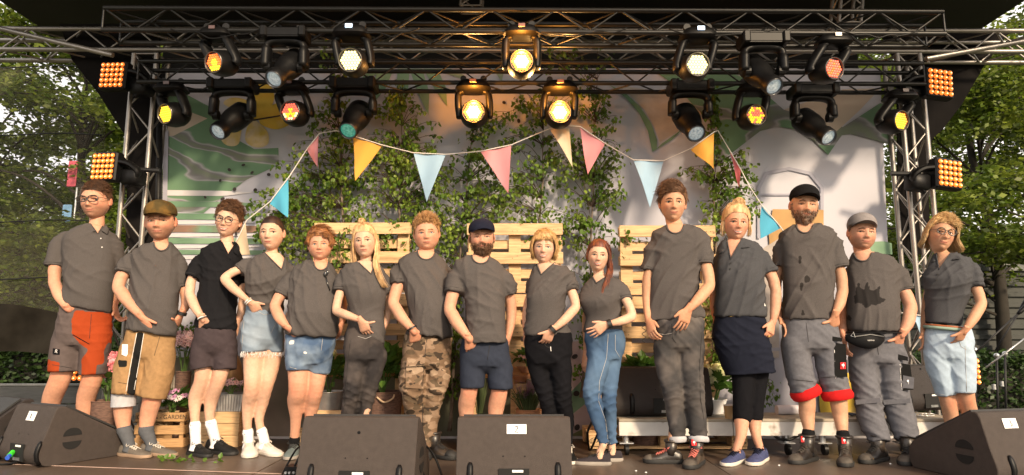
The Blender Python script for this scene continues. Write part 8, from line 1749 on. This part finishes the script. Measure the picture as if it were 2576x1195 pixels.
# 15 -----------------------------------------------------------
PE.append(dict(label='blonde woman with thin round glasses in dark polo and pale blue shorts', seed=15, Y=4.82, yaw=-30, fem=True, skin='tan', foot=(3.1, 4.82),
  head=(2372, 548, 2361, 629, 54, -14, 0), hair='swept', hairc='straw', hth=.012, htop=.8, hlen=.045, nst=700, sweep=.8, lift=.3, glasses=('round', .0225, .0215), mouth='closed', curv=.008, mw=.024,
  fall=[(68, 130, -.085, .024, 190, -3), (-130, -72, -.085, .016, 110, -2), (120, 240, -.08, .028, 170, -2), (20, 60, .056, .012, 50, 0)], wave=.003,
  neck=(2376, 646), torso=[(638, 2350, 636, 2402, .055), (652, 2342, 646, 2432, .082), (672, 2332, 664, 2448, .105), (705, 2320, 702, 2446, .13, .03), (750, 2322, 748, 2440, .115, .01), (790, 2326, 790, 2426, .11), (812, 2328, 818, 2422, .112)],
  sleeves=[((2436, 662, -.04), (2452, 722, -.08), .062, .060), ((2346, 676, .06), (2336, 716, .1), .05, .046)], shirt=T_GREYB, shirtname='polo_shirt',
  neckline=('polo', [(2354, 634), (2362, 678), (2392, 636), (2374, 628)], [(2352, 658), (2392, 656), (2340, 664), (2416, 650)], [(2358, 690), (2356, 704)], M_blackpl), fd=2.45,
  arms=[[(2436, 666, -.04, .048), (2454, 722, -.08, .045), (2470, 764, -.11, .040), (2448, 802, -.16, .038), (2428, 832, -.18, .027)], [(2346, 680, .06, .044), (2334, 740, .14, .036), (2326, 800, .12, .03), (2322, 835, .07, .022)]],
  hands=[((2428, 830, -.18), (2398, 880, -.08), (2382, 848, -.18)), ((2322, 833, .07), (2326, 870, .06), (2312, 850, -.02))],
  pants=dict(name='pale_blue_shorts', short=True, mat=M_lblue, crotch=(2370, 890), hips=[(818, 2328, 822, 2444, .108), (850, 2318, 852, 2454, .12), (880, 2320, 882, 2454, .122), (900, 2328, 902, 2448, .11)], legs=[[(2356, 895, .02, 34), (2368, 945, .02, 30), (2380, 994, .02, 26)], [(2416, 895, -.03, 38), (2420, 945, -.03, 34), (2422, 988, -.03, 31)]],
    seams=[([(2356, 990), (2404, 1000)], .0018, M_stitch), ([(2392, 992), (2450, 986)], .0018, M_stitch), ([(2410, 850), (2418, 872), (2432, 880)], .0018, M_stitch), ([(2428, 870), (2432, 985)], .0014, M_stitch)]),
  legs=[[(2372, 960, .03, 24), (2386, 1015, .03, 21), (2392, 1050, .06, 20), (2398, 1100, .05, 13), (2400, 1140, .04, 11)], [(2422, 960, -.02, 27), (2432, 1010, -.01, 23), (2440, 1045, .03, 22), (2446, 1100, .02, 14), (2448, 1140, .0, 11)]], knee=1,
  shoes=[dict(toe=(2385, 1168), heel=(2402, 1150), mats=(U_white, S_white, L_white)), dict(toe=(2440, 1170), heel=(2450, 1150), mats=(U_white, S_white, L_white))]))
import os
PEOPLE = {}
for sp in PE:
    PEOPLE[sp['seed']] = build_person(sp)
# ---- extras worn by single people
def loop_belt(k, ring, r, m_, name, flat=1.0):
    par, sp = PEOPLE[k]; pts = ringpx(ring, sp['Y'], R(sp.get('yaw', 0)), 40); m = MB(); m.path(pts, r, 8, closed=True, flat=flat, fdir=(0, 0, 1)); return m.build(name, m_, sp['_pants'][0], smooth=True)
par, sp = PEOPLE[1]; po, bp = sp['_pants']
me = textmesh('R', .036, M_tag, .0004); c = stick(bp, [(141.5, 884)], .016, 5.1)[0]; inst('logo_mark', me, po, Matrix.Translation(c) @ Matrix.Rotation(R(90), 4, 'X') @ Matrix.Rotation(R(-8), 4, 'Z'))
par, sp = PEOPLE[2]; po, bp = sp['_pants']
loop_belt(15, (822, 2326, 832, 2434, .118), .014, M_mint, 'mint_belt', .9)
loop_belt(15, (817, 2327, 826, 2430, .115), .009, M_leather, 'brown_belt', .9)
# belt bag of the man in the grey cap
par, sp = PEOPLE[14]; bagm = cloth('belt_bag_black', (.008, .008, .009), rough=.6)
g0 = W(2184, 852, 4.74); m = MB(); rings = []
for i in range(11):
    t_ = i / 10; x = (t_ - .5) * .27; hh = .058 * math.sin(math.pi * min(1, max(0, .08 + t_ * .84))) ** .7; cc_ = g0 + Vector((x, .045 * (2 * t_ - 1) ** 2, -.015 + .02 * (2 * t_ - 1) ** 2))
    rings.append([cc_ + Vector((0, -math.cos(a) * .035 * math.sin(math.pi * (.1 + .8 * t_)), hh * math.sin(a))) for a in [2 * math.pi * k / 14 for k in range(14)]])
m.loft(rings); bag = m.build('belt_bag', bagm, par, smooth=True)
m = MB(); m.path([g0 + Vector((x, -.034 * math.cos(x * 9) + .002, .03 - abs(x) * .15)) for x in [-.1 + .02 * i for i in range(11)]], .003, 5); m.build('zip', M_steel, bag)
me = textmesh('EASTPAK', .012, M_tag, .0004); inst('logo_lettering', me, bag, Matrix.Translation(g0 + Vector((.0, -.0375, -.012))) @ Matrix.Rotation(R(90), 4, 'X'))
m = MB(); m.path([g0 + Vector((-.115, .01, .02)), g0 + Vector((-.1, .0, .045)), g0 + Vector((-.09, 0, .01))], .003, 5, closed=True); m.build('zip_pull', M_steel, bag)
loop_belt(14, (836, 2124, 838, 2266, .165, .03), .011, bagm, 'bag_strap', .5)
# sunglasses hanging from the neckline
par, sp = PEOPLE[5]; to, bv = sp['_shirt']; p0, p1, p2 = stick(bv, [(818, 690), (824, 712), (830, 730)], .014, 4.9); m = MB(); m.path([p0, p1, p2], .004, 6); m.sphere(p0 + Vector((.0, -.004, .0)), (.012, .006, .02), 10, 8); m.sphere(p0 + Vector((.012, .0, .012)), (.012, .005, .018), 10, 8); m.build('sunglasses', mat('sunglasses_black', (.01, .01, .01), .15, spec=.9), par, smooth=True)
# leggings of the woman in the skirt
par, sp = PEOPLE[12]
mb = MB(); Yq = sp['Y']
for lp_ in sp['_lp']:
    pts = []
    for (p, r), (p2, r2) in zip(lp_, lp_[1:]):
        pts.append((p, r + .007)); ya, yb = px(p)[1], px(p2)[1]
        if yb > 1062: t_ = (1062 - ya) / (yb - ya); pts.append((p.lerp(p2, t_), r + (r2 - r) * t_ + .007)); break
    limb(mb, pts, 18)
me = garment(mb, M_blk, .009, 3, 88, .0012); link('leggings', me, par)
# small swoosh marks on white socks
for k, pts in ((3, ((482, 1071), (528, 1066))), (4, ((617, 1092), (650, 1090)))):
    par, sp = PEOPLE[k]
    for x, y in pts:
        m = MB(); yy = sp['Y'] - .085; m.path([W(x - 4, y - 2, yy), W(x - 2, y + 1, yy), W(x + 5, y - 1.5, yy)], [.0012, .0026, .0008], 5); m.build('sock_mark', M_ink, par, smooth=True)
# coil key cord of the tall man and tag on the polo
par, sp = PEOPLE[11]; m = MB(); m.path([W(1620 + 5 * math.sin(t_ * .35) , 812 + t_ * .9, 4.64) + Vector((.004 * math.cos(t_ * 3), .004 * math.sin(t_ * 3), 0)) for t_ in range(0, 56)] , .0022, 5); m.build('coiled_cord', M_strap, par, smooth=True)
par, sp = PEOPLE[12]; to, bv = sp['_shirt']; patch(bv, [(1923, 762), (1927, 762), (1927, 770), (1923, 770)], M_tag, 'hem_tag', to, .003, .001, 1, 4.8)
# damp splashes on the tee of the man in the black cap
